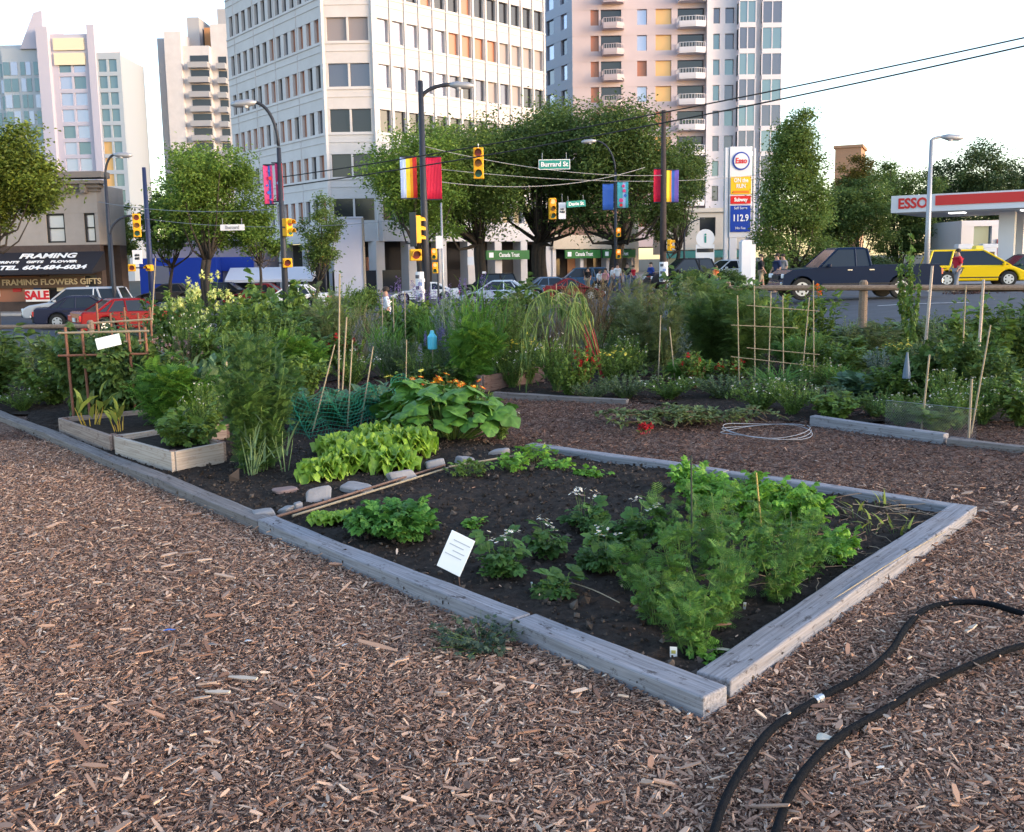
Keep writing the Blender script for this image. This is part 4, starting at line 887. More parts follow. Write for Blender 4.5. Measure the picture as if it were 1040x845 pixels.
t = signal('small signal head lit red left of grey sign post', 441, 258, 44, 0, 2, .7, lit=1)
t = signal('small lower signal head lit red left of grey sign post', 442, 272, 44, 0, 2, .7, lit=1)
for n_, (px, py, Y, l_) in enumerate(((441, 258, 44, ''), )):
    pole('signal_pole', 'thin pole holding two small red signals', 'signal pole', 444, 252, 44.3, .05)
t = signal('small yellow signal on the wooden utility pole', 680, 249, 46.8, R(70), 2, .75); bracket(680, 249, 46.8, 674, t)
t = signal('low pedestrian signal left of the blue post', 134, 272, 43.6, R(20), 1, .9); bracket(134, 272, 43.6, 146, t)
t = signal('low pedestrian signal right of the blue post', 152, 272, 43.6, R(-20), 1, .8); bracket(152, 272, 43.6, 146, t)
t = signal('far yellow signal among leaves by the display wall', 328, 265, 62, R(20), 2, .8)
pole('signal_pole', 'thin far pole carrying a yellow signal by the display wall', 'signal pole', 330, 258, 62.3, .06)
# street name signs and other plates
sign('street_name_sign', 'green street sign on the wire before the large tree', 'street sign', 563, 167, 40, 1.22, .34, street_g, 'Burrard St', sign_w, .26, hang=.3, rim=sign_w)
sign('street_name_sign', 'smaller green street sign right of the red lit signal', 'street sign', 585, 207, 57, 1.15, .36, street_g, 'Davie St', sign_w, .27, R(12), hang=.3, tilt=R(-4))
sign('road_sign', 'narrow white regulation sign beside the red lit signal', 'road sign', 571, 214, 57.5, .42, .95, sign_w, 'NO\nTURN', sig_k, .15, hang=.5, wide=.8)
sign('road_sign', 'white regulation sign on the blue post at left', 'road sign', 139.5, 261, 43.7, .42, .62, sign_w, '604\n685', sig_k, .14)
sign('road_sign', 'long white sign hanging on wires before the left trees', 'street sign', 236, 231, 40, .98, .24, sign_w, 'Burrard', mat('grey_letters', (.35,.35,.38), .6), .18, hang=.25)
sign('road_sign', 'small white sign on the grey post by crimson banner', 'road sign', 446, 246, 38.9, .26, .5, sign_w)
sign('road_sign', 'small white sign in the dark arcade opening', 'road sign', 478, 265, 66, .42, .55, sign_w)
# blue info sign
t = sign('information_sign', 'white sign with round information emblem before the podium', 'information sign', 716, 262, 58, 1.1, 1.6, sign_w)
mb = MB(); mb.disc((0, -.02, 1.15), (0, -1, 0), .55, .04, 24); dd = mb.build('emblem', sign_w, t); text_mesh('i', .8, street_g, dd, loc=(0, -.08, 1.15), bold=.02)
mb = MB(); mb.box((0, -.03, .45), (1.0, .03, .22)); mb.build('band', glass_dark, t)
z0 = tzf(t.location.x, 58); mb = MB(); mb.tube([(0, .05, z0-t.location.z), (0, .05, 1.1)], .06, 6); mb.build('post', pole_g, t)
# paper wrapped pole foot
for (px, Y, r_, ya, yb_, lb) in ((428, 37, .19, 276, 306, 'poster covered white wrap round the banner pole foot'), (674, 47, .2, 266, 286, 'white notices wrapped round the wooden pole foot')):
    a, b = P(px, ya, Y), P(px, yb_, Y); mb = MB(); mb.tube([(0, 0, 0), (0, 0, (a[2]-b[2])/2), (0, 0, a[2]-b[2])], [r_, r_*1.04, r_], 12)
    t = thing('notice_wrap', lb, 'posters', tuple(b)); mb.build('paper', sign_w, t)
    for k in range(7):
        a_ = -math.pi/2+(k % 3-1)*.6; z_ = (k+.7)/8*(a[2]-b[2]); mb = MB(); mb.box((math.cos(a_)*(r_+.012), math.sin(a_)*(r_+.012), z_), (.16, .02, .13), a_+math.pi/2); mb.build('notice', [mat('black_print', (.1,.1,.12), .6), mat('blue_print', (.2,.28,.5), .6), mat('pale_print', (.6,.6,.62), .6)][k % 3], t)
# wires
wire_m = mat('black_wire', (.02,.02,.022), .6); wire_g = mat('grey_wire', (.22,.23,.25), .6)
def wire(label, a, b, sag=.4, r=.018, m=None, grp='overhead wires crossing the street'):
    a, b = np.array(a), np.array(b); s = np.linspace(0, 1, 26); p_ = a[None]+(b-a)[None]*s[:, None]; p_[:, 2] -= sag*4*s*(1-s)
    mb = MB(); mb.tube(p_-a, r, 5); o = mb.build('overhead_wire', m or wire_m, loc=tuple(a)); return tag(o, label, 'wire', grp)
wire('upper black overhead wire sloping from the right edge to the left trees', P(1100, 25, 26), P(285, 180, 38), .25, .022)
wire('lower black overhead wire sloping from the right edge to the left trees', P(1100, 33, 26), P(283, 190, 38), .3, .024)
wire('thin span wire carrying the signals between the two banner poles', P(428, 148, 37), P(674, 178, 47), .35, .014, wire_g)
wire('thin span wire above the small street sign', P(448, 172, 39), P(790, 175, 60), .5, .014, wire_g)
wire('lower thin span wire behind the large green street sign', P(428, 182, 37), P(655, 170, 47), .55, .016, wire_g)
wire('grey span wire from the left post to the banner lamp post', P(100, 205, 46), P(283, 212, 36), .25, .014, wire_g)
wire('lower grey span wire from the left post through the trees', P(146, 222, 44), P(400, 224, 37), .3, .012, wire_g)
# wooden rail fence of the garden
wood_f = wood_mat('fence_wood', (.10,.075,.055), (.20,.15,.115), (.32,.25,.20), spots=.6)
for fi, fpts in enumerate(([P(1090, 292, 21.5), P(877, 292, 22.2), P(738, 292.5, 22.9)], [P(92, 331, 28.6), P(-20, 332, 29.2), P(-140, 333, 30)])):
  ft = thing('rail_fence', ('wooden post and rail fence between the garden and the pickup', 'low wooden rail at far left before the silver car')[fi], 'fence', (0, 25, 0))
  o_ = np.array([0, 25, 0]); fz = lambda q: tzf(q[0], q[1])
  for k, q in enumerate(fpts):
    g_ = fz(q); mb = MB(); hh = (q[2]+.12)-g_; mb.tube([(q[0], q[1]-25, g_-.1), (q[0], q[1]-25, g_+hh), (q[0], q[1]-25, g_+hh+.05)], [.10, .095, .06], 10); mb.build('post', wood_f, ft, smooth=False)
  for a, b in zip(fpts[:-1], fpts[1:]):
    mb = MB(); mb.tube([a-o_+(0, -.12, 0), b-o_+(0, -.12, 0)], .065, 8); mb.build('rail', wood_f, ft)
# litter bin, parking meter
q = P(436, 300, 36); 
# ------------------------------------------------------------------ people
skin_m = mat('skin', (.42,.24,.17), .6)
def skinmesh(verts, edges, radii, root=0, sub=1):
    me = bpy.data.meshes.new('tmp'); me.from_pydata([tuple(v) for v in verts], edges, []); o = bpy.data.objects.new('tmp', me); C.objects.link(o)
    s = o.modifiers.new('s', 'SKIN'); s.use_smooth_shade = True
    for i, r_ in enumerate(radii):
        v = me.skin_vertices[0].data[i]; v.radius = (r_, r_) if not isinstance(r_, tuple) else r_; v.use_root = (i == root)
    if sub: u = o.modifiers.new('u', 'SUBSURF'); u.levels = sub; u.render_levels = sub
    bpy.context.view_layer.update(); r2 = bpy.data.meshes.new_from_object(o.evaluated_get(bpy.context.evaluated_depsgraph_get()))
    bpy.data.objects.remove(o); bpy.data.meshes.remove(me); return r2
def person(label, px, Y, shirt, pants, rz=0, H_=1.74, stride=.15, armf=.15, hair=(.03,.02,.015), shorts=False, hold=None, gz_=None):
    q = P(px, 280, Y); z = tzf(q[0], Y)+(gz_ or 0); t = thing('person', label, 'person', (q[0], Y, z), rz, 'people in the street'); k = H_/1.74
    J = dict(pel=(0,0,.95), ch=(0,0,1.22), nk=(0,0.01,1.46), hd0=(0,-.01,1.55), hd=(0,-.02,1.64),
             sL=(.17,0,1.40), sR=(-.17,0,1.40), eL=(.22,armf*.2,1.13), eR=(-.22,-armf*.3,1.13), wL=(.23,-armf,.90), wR=(-.23,-armf*1.2,.92), fL=(.235,-armf*1.2,.82), fR=(-.235,-armf*1.4,.84),
             hL=(.09,0,.90), hR=(-.09,0,.90), kL=(.10,-stride*.6,.50), kR=(-.10,stride*.3,.50), aL=(.10,-stride,.09), aR=(-.10,stride,.11), tL=(.11,-stride-.17,.035), tR=(-.11,stride-.14,.045))
    def mk(keys, ed, rad, m, nm, par=t, sub=1):
        ids = {a: i for i, a in enumerate(keys)}; me = skinmesh([np.array(J[a])*k for a in keys], [(ids[a], ids[b]) for a, b in ed], [r_*k for r_ in rad], 0, sub)
        me.materials.clear(); me.materials.append(m); o = bpy.data.objects.new(nm, me); C.objects.link(o); o.parent = par; return o
    ks = list(J); ed = [('pel','ch'),('ch','nk'),('nk','hd0'),('hd0','hd'),('nk','sL'),('nk','sR'),('sL','eL'),('sR','eR'),('eL','wL'),('eR','wR'),('wL','fL'),('wR','fR'),('pel','hL'),('pel','hR'),('hL','kL'),('hR','kR'),('kL','aL'),('kR','aR'),('aL','tL'),('aR','tR')]
    rad = dict(pel=.13, ch=.14, nk=.06, hd0=.075, hd=.095, sL=.062, sR=.062, eL=.042, eR=.042, wL=.03, wR=.03, fL=.036, fR=.036, hL=.09, hR=.09, kL=.058, kR=.058, aL=.042, aR=.042, tL=.038, tR=.038)
    mk(ks, ed, [rad[a] for a in ks], skin_m, 'body')
    ks2 = ['ch','pel','nk','sL','sR','eL','eR']; J2 = J; mk(ks2, [('ch','pel'),('ch','nk'),('nk','sL'),('nk','sR'),('sL','eL'),('sR','eR')], [.165,.155,.075,.08,.08,.06,.06], shirt, 'shirt')
    ks3 = ['pel','hL','hR','kL','kR'] if shorts else ['pel','hL','hR','kL','kR','aL','aR']; e3 = [('pel','hL'),('pel','hR'),('hL','kL'),('hR','kR')]+([] if shorts else [('kL','aL'),('kR','aR')])
    mk(ks3, e3, [.15,.105,.105,.078,.078]+([] if shorts else [.06,.06]), pants, 'trousers')
    mb = MB(); u, v = np.meshgrid(np.linspace(0, 2*math.pi, 12, endpoint=False), np.linspace(0, math.pi*.56, 5)); hc = np.array([0, .012, 1.665])*k
    V = np.stack([np.sin(v)*np.cos(u)*.105*k, np.sin(v)*np.sin(u)*.115*k, np.cos(v)*.115*k], -1).reshape(-1, 3)+hc
    mb.add(V, [(i*12+j, i*12+(j+1) % 12, (i+1)*12+(j+1) % 12, (i+1)*12+j) for i in range(4) for j in range(12)]); mb.build('hair', mat('hair_%d' % int(hair[0]*1000), hair, .7), t, smooth=True)
    mb = MB(); mb.box((0, -.125*k, 1.625*k), (.03, .04, .05)); mb.build('nose', skin_m, t)
    mb = MB()
    for s in (-1, 1): mb.box((s*.035*k, -.112*k, 1.66*k), (.022, .02, .012))
    mb.build('eyes', sig_k, t)
    for a in ('tL', 'tR'): mb = MB(); p_ = np.array(J[a])*k; mb.box(p_+(0, .07, .01), (.10, .27, .085), 0, top=.75); bevel(mb.build('shoe', trim_m, t), .02)
    if hold:
        mb = MB(); p_ = np.array(J['fL'])*k; mb.box(p_+(.03, 0, -.16), (.06, .24, .28)); tag(mb.build('handbag', hold, None, loc=tuple(Vector(t.location))), 'bag carried by a pedestrian in the group', 'bag')
    return t
cw = mat('cloth_white', (.70,.70,.72), .85); ck = mat('cloth_black', (.02,.02,.024), .85); cb = mat('cloth_blue', (.03,.06,.28), .85); cr_ = mat('cloth_red', (.45,.02,.04), .85); cg_ = mat('cloth_grey', (.22,.22,.24), .85); cj = mat('cloth_denim', (.08,.11,.2), .85); cpk = mat('cloth_pink', (.55,.25,.30), .85); ckh = mat('cloth_khaki', (.30,.25,.18), .85)
person('person in white shirt walking beyond the garden left of rainbow banner', 391, 30, cw, cj, R(-70), 1.78, gz_=.08)
person('person in black top at the left end of the waiting group', 609, 62, cw, ck, R(20), 1.6)
person('person in pink top second from left in the waiting group', 615, 60, cpk, ck, R(-30), 1.65)
person('person in plain white top with grey trousers in the group', 622, 63, cw, cg_, R(60), 1.72)
person('tall person in white shirt in the middle of the group', 627, 61, cw, cj, R(10), 1.86)
person('person in black shirt and blue jeans right of tall person', 637, 62, ck, cj, R(-15), 1.8)
person('person in red top at the right end of the group', 643, 64, cr_, cj, R(40), 1.55)
person('person in blue shirt standing apart with folded arms', 661, 58, cb, ckh, R(-60), 1.72, armf=.28)
person('person in black top with bare legs left of the pickup', 773, 47, ck, ckh, R(80), 1.74, shorts=True)
person('person in navy shirt walking just before the pickup bonnet', 789, 44, mat('cloth_navy', (.02,.03,.08), .85), ck, R(-70), 1.76)
person('person in grey top behind the one in navy shirt', 795, 47, cg_, ck, R(-50), 1.70)
person('person in red shirt and pale trousers beside the yellow taxi', 972, 40, cr_, cg_, R(-80), 1.76)
person('person in dark top crouched by the white car under the trees', 317, 40, ck, ck, R(-80), 1.5)
person('person in orange vest among bushes below the information sign', 727, 50, mat('cloth_orange', (.65,.16,.06), .85), cj, R(30), 1.35)
person('person in dark shirt under the office arcade by trunks', 597, 69, ck, ckh, R(-20), 1.7)
# ------------------------------------------------------------------ leaves and plants
LEAF = (np.array([(0,0,0),(.32,.5,.10),(.35,0,0),(.32,-.5,.10),(.7,.36,.06),(.72,0,-.03),(.7,-.36,.06),(1,0,-.14)]),
        np.array([(0,2,1),(0,3,2),(1,2,5),(1,5,4),(2,3,6),(2,6,5),(4,5,7),(5,6,7)]))
DIAM = (np.array([(0,0,0),(.45,.5,.10),(1,0,-.1),(.45,-.5,.10)]), np.array([(0,2,1),(0,3,2)]))
def blade_t(n=5, curl=.35):
    V = []; 
    for i in range(n):
        t = i/(n-1); w_ = .5*(1-t**2.2)+.03; V += [(t, w_, -curl*t*t), (t, -w_, -curl*t*t)]
    F = []
    for i in range(n-1): F += [(2*i, 2*i+1, 2*i+3), (2*i, 2*i+3, 2*i+2)]
    return np.array(V), np.array(F)
BLADE = blade_t()
def feather_t(pairs=8, lw=.035, ll=.42, curl=.3, fwd=.6):
    """finely divided leaf: a midrib with pairs of narrow leaflets"""
    V = [(0, .012, 0), (0, -.012, 0), (1, 0, -curl)]; F = [(0, 1, 2)]
    for i in range(pairs):
        t = .15+.8*i/pairs; l_ = ll*math.sin(math.pi*(.2+.75*t)); z = -curl*t*t
        for s in (1, -1):
            b = len(V); V += [(t-lw*.7, 0, z), (t+lw*.7, 0, z), (t+l_*fwd*.5+lw, s*l_*.55, z+.05), (t+l_*fwd*.5-lw, s*l_*.55, z+.05), (t+l_*fwd, s*l_, z-.03)]
            F += [(b, b+1, b+2), (b, b+2, b+3), (b+3, b+2, b+4)]
    return np.array(V), np.array(F)
FEATHER = feather_t(); FINE = feather_t(11, .018, .38, .35, .7)
def compound_t(n=3, lw=.34, toothed=True):
    """leaf of three to seven toothed leaflets"""
    V = []; F = []
    spots = {3: [(.35, 0, 0), (.3, .9, .0), (.3, -.9, .0)], 5: [(.55, 0, 0), (.5, .95, 0), (.5, -.95, 0), (.2, 1.1, 0), (.2, -1.1, 0)]}[n]
    V += [(0, .015, 0), (0, -.015, 0), (.5, 0, .02)]; F += [(0, 1, 2)]
    for x_, a, _ in spots:
        L_ = .62 if n == 3 else .45; c, s = math.cos(a), math.sin(a); b = len(V)
        out = [(0, 0), (.22, .34), (.38, .30), (.5, .42), (.66, .27), (.8, .26), (1, 0), (.8, -.26), (.66, -.27), (.5, -.42), (.38, -.30), (.22, -.34)]
        V.append((x_+c*L_*.5, s*L_*.5, -.03))
        for p, q in out:
            q *= lw/.34; V.append((x_+(c*p-s*q)*L_, (s*p+c*q)*L_, .05*abs(q)*3-.16*p*p))
        F += [(b, b+1+i, b+1+(i+1) % 12) for i in range(12)]
    return np.array(V), np.array(F)
TRI = compound_t(3); PENTA = compound_t(5, .42)
def put(mb, tmpl, pos, yaw, pitch, L_, W_, tint, roll=None, mat=0):
    n = len(pos); yaw, pitch = np.broadcast_to(yaw, (n,)), np.broadcast_to(pitch, (n,)); roll = np.zeros(n) if roll is None else np.broadcast_to(roll, (n,))
    L_, W_ = np.broadcast_to(L_, (n,)), np.broadcast_to(W_, (n,))
    Mx = rotmats(yaw, -pitch, roll)*np.stack([L_, W_, L_], -1)[:, None, :]
    mb.inst(tmpl[0], tmpl[1], Mx, pos, mat, tint)
def greens(name, base, var=.5, trans=.3, rough=.55, warm=0):
    b = np.array(base); y = np.array([b[1]*.95, b[1]*1.0, b[2]*.7])
    return ramp_mat(name, [(0, tuple(b*(1-var))), (.45, tuple(b)), (.8, tuple(b*(1+var*.8))), (1, tuple(L2(b*(1+var), y*1.3, .3+warm)))], rough, trans, spec=.3)
class Plant:
    """a plant grown from stems; parts: stem, foliage, flower"""
    def __init__(s, seed): s.rg = np.random.default_rng(seed); s.st = MB(); s.fo = MB(); s.fl = MB(); s.ends = []
    def stems(s, n, H, spread, lps, L_, W_, tmpl, t0=.15, base=.06, pitch=(.35, .4), power=1.4, r=.006, droop=0, bend=.08, lvar=.3, grow=0, hmin=.7, tintc=.5):
        rg_ = s.rg
        for i in range(n):
            a = rg_.uniform(0, 2*math.pi); e = spread*math.sqrt(rg_.uniform(.02, 1)); h = H*rg_.uniform(hmin, 1)*(1-.25*(e/spread)**2); t = np.linspace(0, 1, 8)
            b0 = base*rg_.uniform(0, 1); w1, w2 = rg_.normal(0, bend, 2)*spread
            rad = b0+e*t**power; x = rad*math.cos(a)+w1*np.sin(t*math.pi)*t; y = rad*math.sin(a)+w2*np.sin(t*math.pi)*t; z = h*(t-droop*t**3)
            path = np.stack([x, y, z], -1); s.st.tube(path, np.linspace(r, r*.35, 8), 4, 0, rg_.uniform(0, 1), cap=False); s.ends.append(path[-1])
            if lps:
                m = lps; tt = t0+(1-t0)*rg_.uniform(0, 1, m)**.85; pos = np.stack([np.interp(tt, t, path[:, k]) for k in range(3)], -1)+rg_.normal(0, L_*.12, (m, 3))
                out = np.arctan2(pos[:, 1], pos[:, 0]); yaw = np.where(rg_.uniform(0, 1, m) < .6, out+rg_.normal(0, .9, m), rg_.uniform(0, 6.3, m))
                pt = -rg_.normal(pitch[0], pitch[1], m); sz = rg_.uniform(1-lvar, 1+lvar, m)*(1-grow*tt)
                put(s.fo, tmpl, pos, yaw, pt, L_*sz, W_*sz, (tintc+rg_.normal(0, .2, m)+.12*rg_.normal()).clip(0, 1), rg_.normal(0, .35, m))
        return s
    def daisies(s, n, r, m=0, mc=1, up=.04, petals=8, where=None, stalk=True, low=.6):
        e = np.array(s.ends); rg_ = s.rg
        for k in range(n):
            c = (e[rg_.integers(len(e))] if where is None else np.array(where[rg_.integers(len(where))]))+np.array([*rg_.normal(0, r*1.5, 2), rg_.uniform(0, up)+.01])
            rr = r*rg_.uniform(low, 1.1); a = np.linspace(0, 2*math.pi, petals*2, endpoint=False); rad = np.where(np.arange(petals*2) % 2, rr, rr*.5)
            tl = rg_.normal(0, .35, 2); d = lambda x, y, z: (c[0]+x, c[1]+y, c[2]+z+x*tl[0]+y*tl[1])
            V = [d(0, 0, rr*.1)]+[d(rad[i]*math.cos(q), rad[i]*math.sin(q), rr*.15*(i % 2)) for i, q in enumerate(a)]
            s.fl.add(V, [(0, 1+i, 1+(i+1) % (petals*2)) for i in range(petals*2)], m, rg_.uniform(0, 1))
            V = [d(rr*.28*math.cos(q), rr*.28*math.sin(q), rr*.22) for q in a[::2]]+[d(0, 0, rr*.42)]
            s.fl.add(V, [(i, (i+1) % petals, petals) for i in range(petals)], mc, .5)
            if stalk: s.st.tube([c-np.array([0, 0, up*1.2+.03]), c], .0018+r*.02, 3, 0, .6, cap=False)
        return s
    def balls(s, n, r, m=0, up=.03):
        e = np.array(s.ends); rg_ = s.rg
        for k in range(n):
            c = e[rg_.integers(len(e))]+np.array([*rg_.normal(0, r*1.2, 2), rg_.uniform(0, up)]); q = 26
            u = rg_.normal(size=(q, 3)); u /= np.linalg.norm(u, axis=1)[:, None]; rr = r*rg_.uniform(.7, 1.1)
            put(s.fl, DIAM, c+u*rr*.35, np.arctan2(u[:, 1], u[:, 0]), -np.arcsin(u[:, 2].clip(-1, 1)), rr*.8, rr*.6, rg_.uniform(0, 1, q), None, m)
        return s
    def spikes(s, n, h, r, m=0, cnt=40, size=.02):
        e = np.array(s.ends); rg_ = s.rg
        for k in range(n):
            c = e[k % len(e)]; t = rg_.uniform(0, 1, cnt); a = rg_.uniform(0, 6.3, cnt); rr = r*(1-t*.8)
            put(s.fl, DIAM, c+np.stack([rr*np.cos(a), rr*np.sin(a), t*h-h*.15], -1), a, rg_.uniform(-.8, 0, cnt), size, size*.7, rg_.uniform(0, 1, cnt), None, m)
        return s
    def norm(s):
        """scale to a plant one metre high and one metre wide"""
        V = np.concatenate(s.fo.v+s.st.v+s.fl.v); w_ = (np.percentile(np.abs(V[:, 0]), 98)+np.percentile(np.abs(V[:, 1]), 98)); h = np.percentile(V[:, 2], 99.5)
        for b in (s.fo, s.st, s.fl): b.v = [v*np.array([1/w_, 1/w_, 1/h]) for v in b.v]
        return s
    def root(s, name, cat, fm, smt, flm=None, proto=True):
        t = bpy.data.objects.new(name, None); C.objects.link(t); t['category'] = cat
        if s.fo.n: s.fo.build('foliage', fm, t, smooth=False)
        if s.st.n: s.st.build('stem', smt, t, smooth=True)
        if s.fl.n: s.fl.build('flower', flm, t)
        if proto: t.location = (0, 0, -500)
        return t
stem_g = ramp_mat('green_stem', [(0,(.05,.10,.025)), (1,(.14,.22,.06))], .6); stem_b = ramp_mat('woody_stem', [(0,(.06,.04,.025)), (1,(.18,.13,.08))], .8); stem_r = ramp_mat('red_stem', [(0,(.22,.025,.035)), (1,(.36,.05,.06))], .5)
fw = ramp_mat('white_petal', [(0,(.62,.62,.58)), (1,(.85,.85,.83))], .6, .2); fy = ramp_mat('yellow_petal', [(0,(.65,.52,.04)), (1,(.85,.78,.16))], .6, .2); fyc = mat('flower_eye', (.55,.33,.03), .8); fo_ = ramp_mat('orange_petal', [(0,(.75,.10,.01)), (1,(.9,.28,.01))], .6, .2)
fp_ = ramp_mat('purple_petal', [(0,(.14,.09,.28)), (1,(.30,.22,.50))], .6, .2); fr_ = ramp_mat('red_petal', [(0,(.35,.01,.02)), (1,(.6,.03,.03))], .6, .2); fpk = ramp_mat('dull_pink_petal', [(0,(.35,.20,.20)), (1,(.55,.38,.36))], .7, .2); fpy = ramp_mat('pale_yellow_petal', [(0,(.60,.62,.16)), (1,(.82,.84,.38))], .6, .25)
G_mid = greens('leaf_mid', (.115,.190,.038)); G_dark = greens('leaf_dark', (.080,.140,.036)); G_blue = greens('leaf_blue', (.085,.15,.08)); G_fresh = greens('leaf_fresh', (.085,.20,.030), warm=.1); G_lime = greens('leaf_lime', (.17,.34,.035), warm=.1)
G_olive = greens('leaf_olive', (.10,.125,.045)); G_dry = greens('leaf_dry', (.17,.135,.075)); G_silver = greens('leaf_silver', (.20,.25,.21), .3); G_grey = greens('leaf_greygreen', (.12,.16,.085)); G_yellow = greens('leaf_yellowgreen', (.22,.26,.05))
PR = {}
def proto(key, p, name, cat, fm, smt=stem_g, flm=None): PR[key] = p.norm().root(name, cat, fm, smt, flm); PR[key]['proto'] = 1
proto('leafy', Plant(1).stems(34, .9, .42, 34, .085, .055, LEAF, pitch=(.25, .5)), 'leafy_plant', 'plant', G_mid)
proto('leafy2', Plant(2).stems(26, 1.0, .36, 40, .075, .045, LEAF, pitch=(.1, .5), power=1.8), 'leafy_plant', 'plant', G_dark)
proto('tomato', Plant(3).stems(24, 1.0, .42, 20, .17, .15, PENTA, pitch=(.1, .45), droop=.1), 'tomato_plant', 'plant', G_dark)
proto('potato', Plant(4).stems(26, .8, .45, 18, .15, .14, TRI, pitch=(.15, .4)), 'potato_plant', 'plant', G_mid)
proto('kale', Plant(5).stems(16, .7, .35, 12, .20, .13, LEAF, pitch=(.5, .35)), 'kale_plant', 'plant', G_blue)
proto('fern', Plant(6).stems(30, .8, .4, 22, .22, .24, FEATHER, pitch=(.5, .4)), 'feathery_plant', 'plant', G_fresh)
proto('fern2', Plant(7).stems(34, 1.0, .36, 26, .16, .18, FINE, pitch=(.5, .4), power=1.6), 'feathery_plant', 'plant', G_dark)
proto('fine', Plant(8).stems(50, .9, .42, 46, .035, .016, DIAM, pitch=(.4, .5)), 'bushy_plant', 'plant', G_mid)
proto('herb', Plant(9).stems(60, .5, .45, 34, .04, .024, DIAM, pitch=(.3, .5)), 'low_herb', 'plant', G_grey)
proto('herbw', Plant(10).stems(55, .5, .45, 30, .042, .026, DIAM, pitch=(.3, .5)).daisies(46, .016, up=.04), 'white_flowered_herb', 'plant', G_mid, stem_g, [fw, fyc])
proto('grass', Plant(11).stems(120, 1.0, .5, 3, .5, .014, BLADE, t0=.0, pitch=(.9, .25), power=2.2, r=.003), 'grass_clump', 'grass', G_fresh)
proto('reed', Plant(12).stems(110, 1.0, .35, 7, .10, .008, BLADE, t0=.3, pitch=(1.0, .25), power=1.3, r=.0035), 'dry_reed_clump', 'grass', G_dry, stem_b)
proto('palegrass', Plant(13).stems(130, .8, .5, 6, .10, .006, BLADE, t0=.4, pitch=(.9, .3), r=.0025), 'pale_grass_clump', 'grass', G_olive, ramp_mat('straw_stem', [(0,(.22,.19,.09)), (1,(.36,.31,.16))], .7))
proto('spike', Plant(14).stems(9, 1.2, .14, 46, .11, .05, LEAF, t0=.05, pitch=(.5, .3), power=1.1, grow=.6), 'tall_leafy_stalks', 'plant', G_grey)
proto('yellowbush', Plant(15).stems(40, .9, .45, 24, .07, .035, LEAF).balls(55, .045, 0, .06), 'yellow_flowered_bush', 'plant', G_mid, stem_g, [fpy])
proto('marigold', Plant(16).stems(30, .6, .4, 24, .09, .09, FEATHER).balls(14, .07, 0, .05), 'marigold_plant', 'plant', G_mid, stem_g, [fo_])
proto('loose', Plant(31).stems(12, 1.2, .25, 26, .11, .04, LEAF, pitch=(.4, .4)).balls(2, .05, 0, .0), 'loose_plant', 'plant', G_mid, stem_g, [fo_])
proto('yellowdaisy', Plant(17).stems(30, .7, .42, 22, .08, .04, LEAF).daisies(26, .045), 'yellow_flowered_plant', 'plant', G_mid, stem_g, [fy, fyc])
proto('purple', Plant(18).stems(46, .7, .45, 18, .05, .02, DIAM).spikes(40, .14, .025), 'purple_flowered_plant', 'plant', G_grey, stem_g, [fp_])
proto('silver', Plant(19).stems(24, .9, .25, 30, .07, .03, LEAF, pitch=(.8, .3)), 'silver_leaved_plant', 'plant', G_silver)
proto('redflower', Plant(20).stems(26, .7, .4, 26, .09, .06, LEAF).balls(9, .045, 0, .04), 'red_flowered_plant', 'plant', G_mid, stem_r, [fr_])
proto('pinkdry', Plant(21).stems(60, .8, .45, 10, .04, .02, DIAM).balls(46, .022, 0, .05), 'faded_pink_flowers', 'plant', G_olive, stem_b, [fpk])
proto('dill', Plant(22).stems(16, 1.2, .26, 18, .14, .16, FINE, pitch=(.7, .4), power=1.2).daisies(0, .02), 'dill_plant', 'plant', G_olive)
proto('chard', Plant(23).stems(9, .35, .12, 1, .22, .09, LEAF, t0=.9, pitch=(1.0, .2), r=.01), 'chard_plant', 'vegetable', G_yellow, ramp_mat('yellow_stalk', [(0,(.45,.30,.04)), (1,(.6,.42,.08))], .5))
proto('vine', Plant(24).stems(10, 1.4, .16, 30, .10, .085, LEAF, t0=.02, pitch=(.0, .5), power=1.0, bend=.5), 'climbing_bean', 'plant', G_mid)
proto('seedling', Plant(25).stems(7, .2, .12, 5, .07, .05, TRI, pitch=(.2, .3)), 'seedling', 'plant', G_fresh)
CNT = {}
def plant(key, px, top, Y, wpx, label, rz=None, base_dz=0, group=None, hmul=1.22):
    if 610 < px < 835: hmul *= 1.1
    if px > 835 or (px > 780 and Y > 15): hmul = min(hmul, .96)
    root = PR[key]; q = P(px, top, Y); z = tzf(q[0], Y)+base_dz; h = (q[2]-z)*hmul; w_ = wpx*Y/FPX
    CNT[key] = CNT.get(key, 0)+1
    c = copy_tree(root, (q[0], Y, z), rz if rz is not None else random.Random(len(CNT)*7+CNT[key]*13+px).uniform(0, 6.28), (w_, w_, h), label, group or GRP.get(key))
    if 'proto' in c: del c['proto']
    return c
GRP = dict(leafy='leafy plants in the back beds', leafy2='leafy plants in the back beds', tomato='tomato plants', silver='silver leaved plants', palegrass='pale grass clumps', fern='feathery plants', fern2='feathery plants', fine='bushy plants in the back beds', herb='low herbs', herbw='low white flowered herbs', grass='grass clumps', dill='dill plants', kale='kale plants', potato='potato plants', spike='tall stalks', vine='climbing beans')
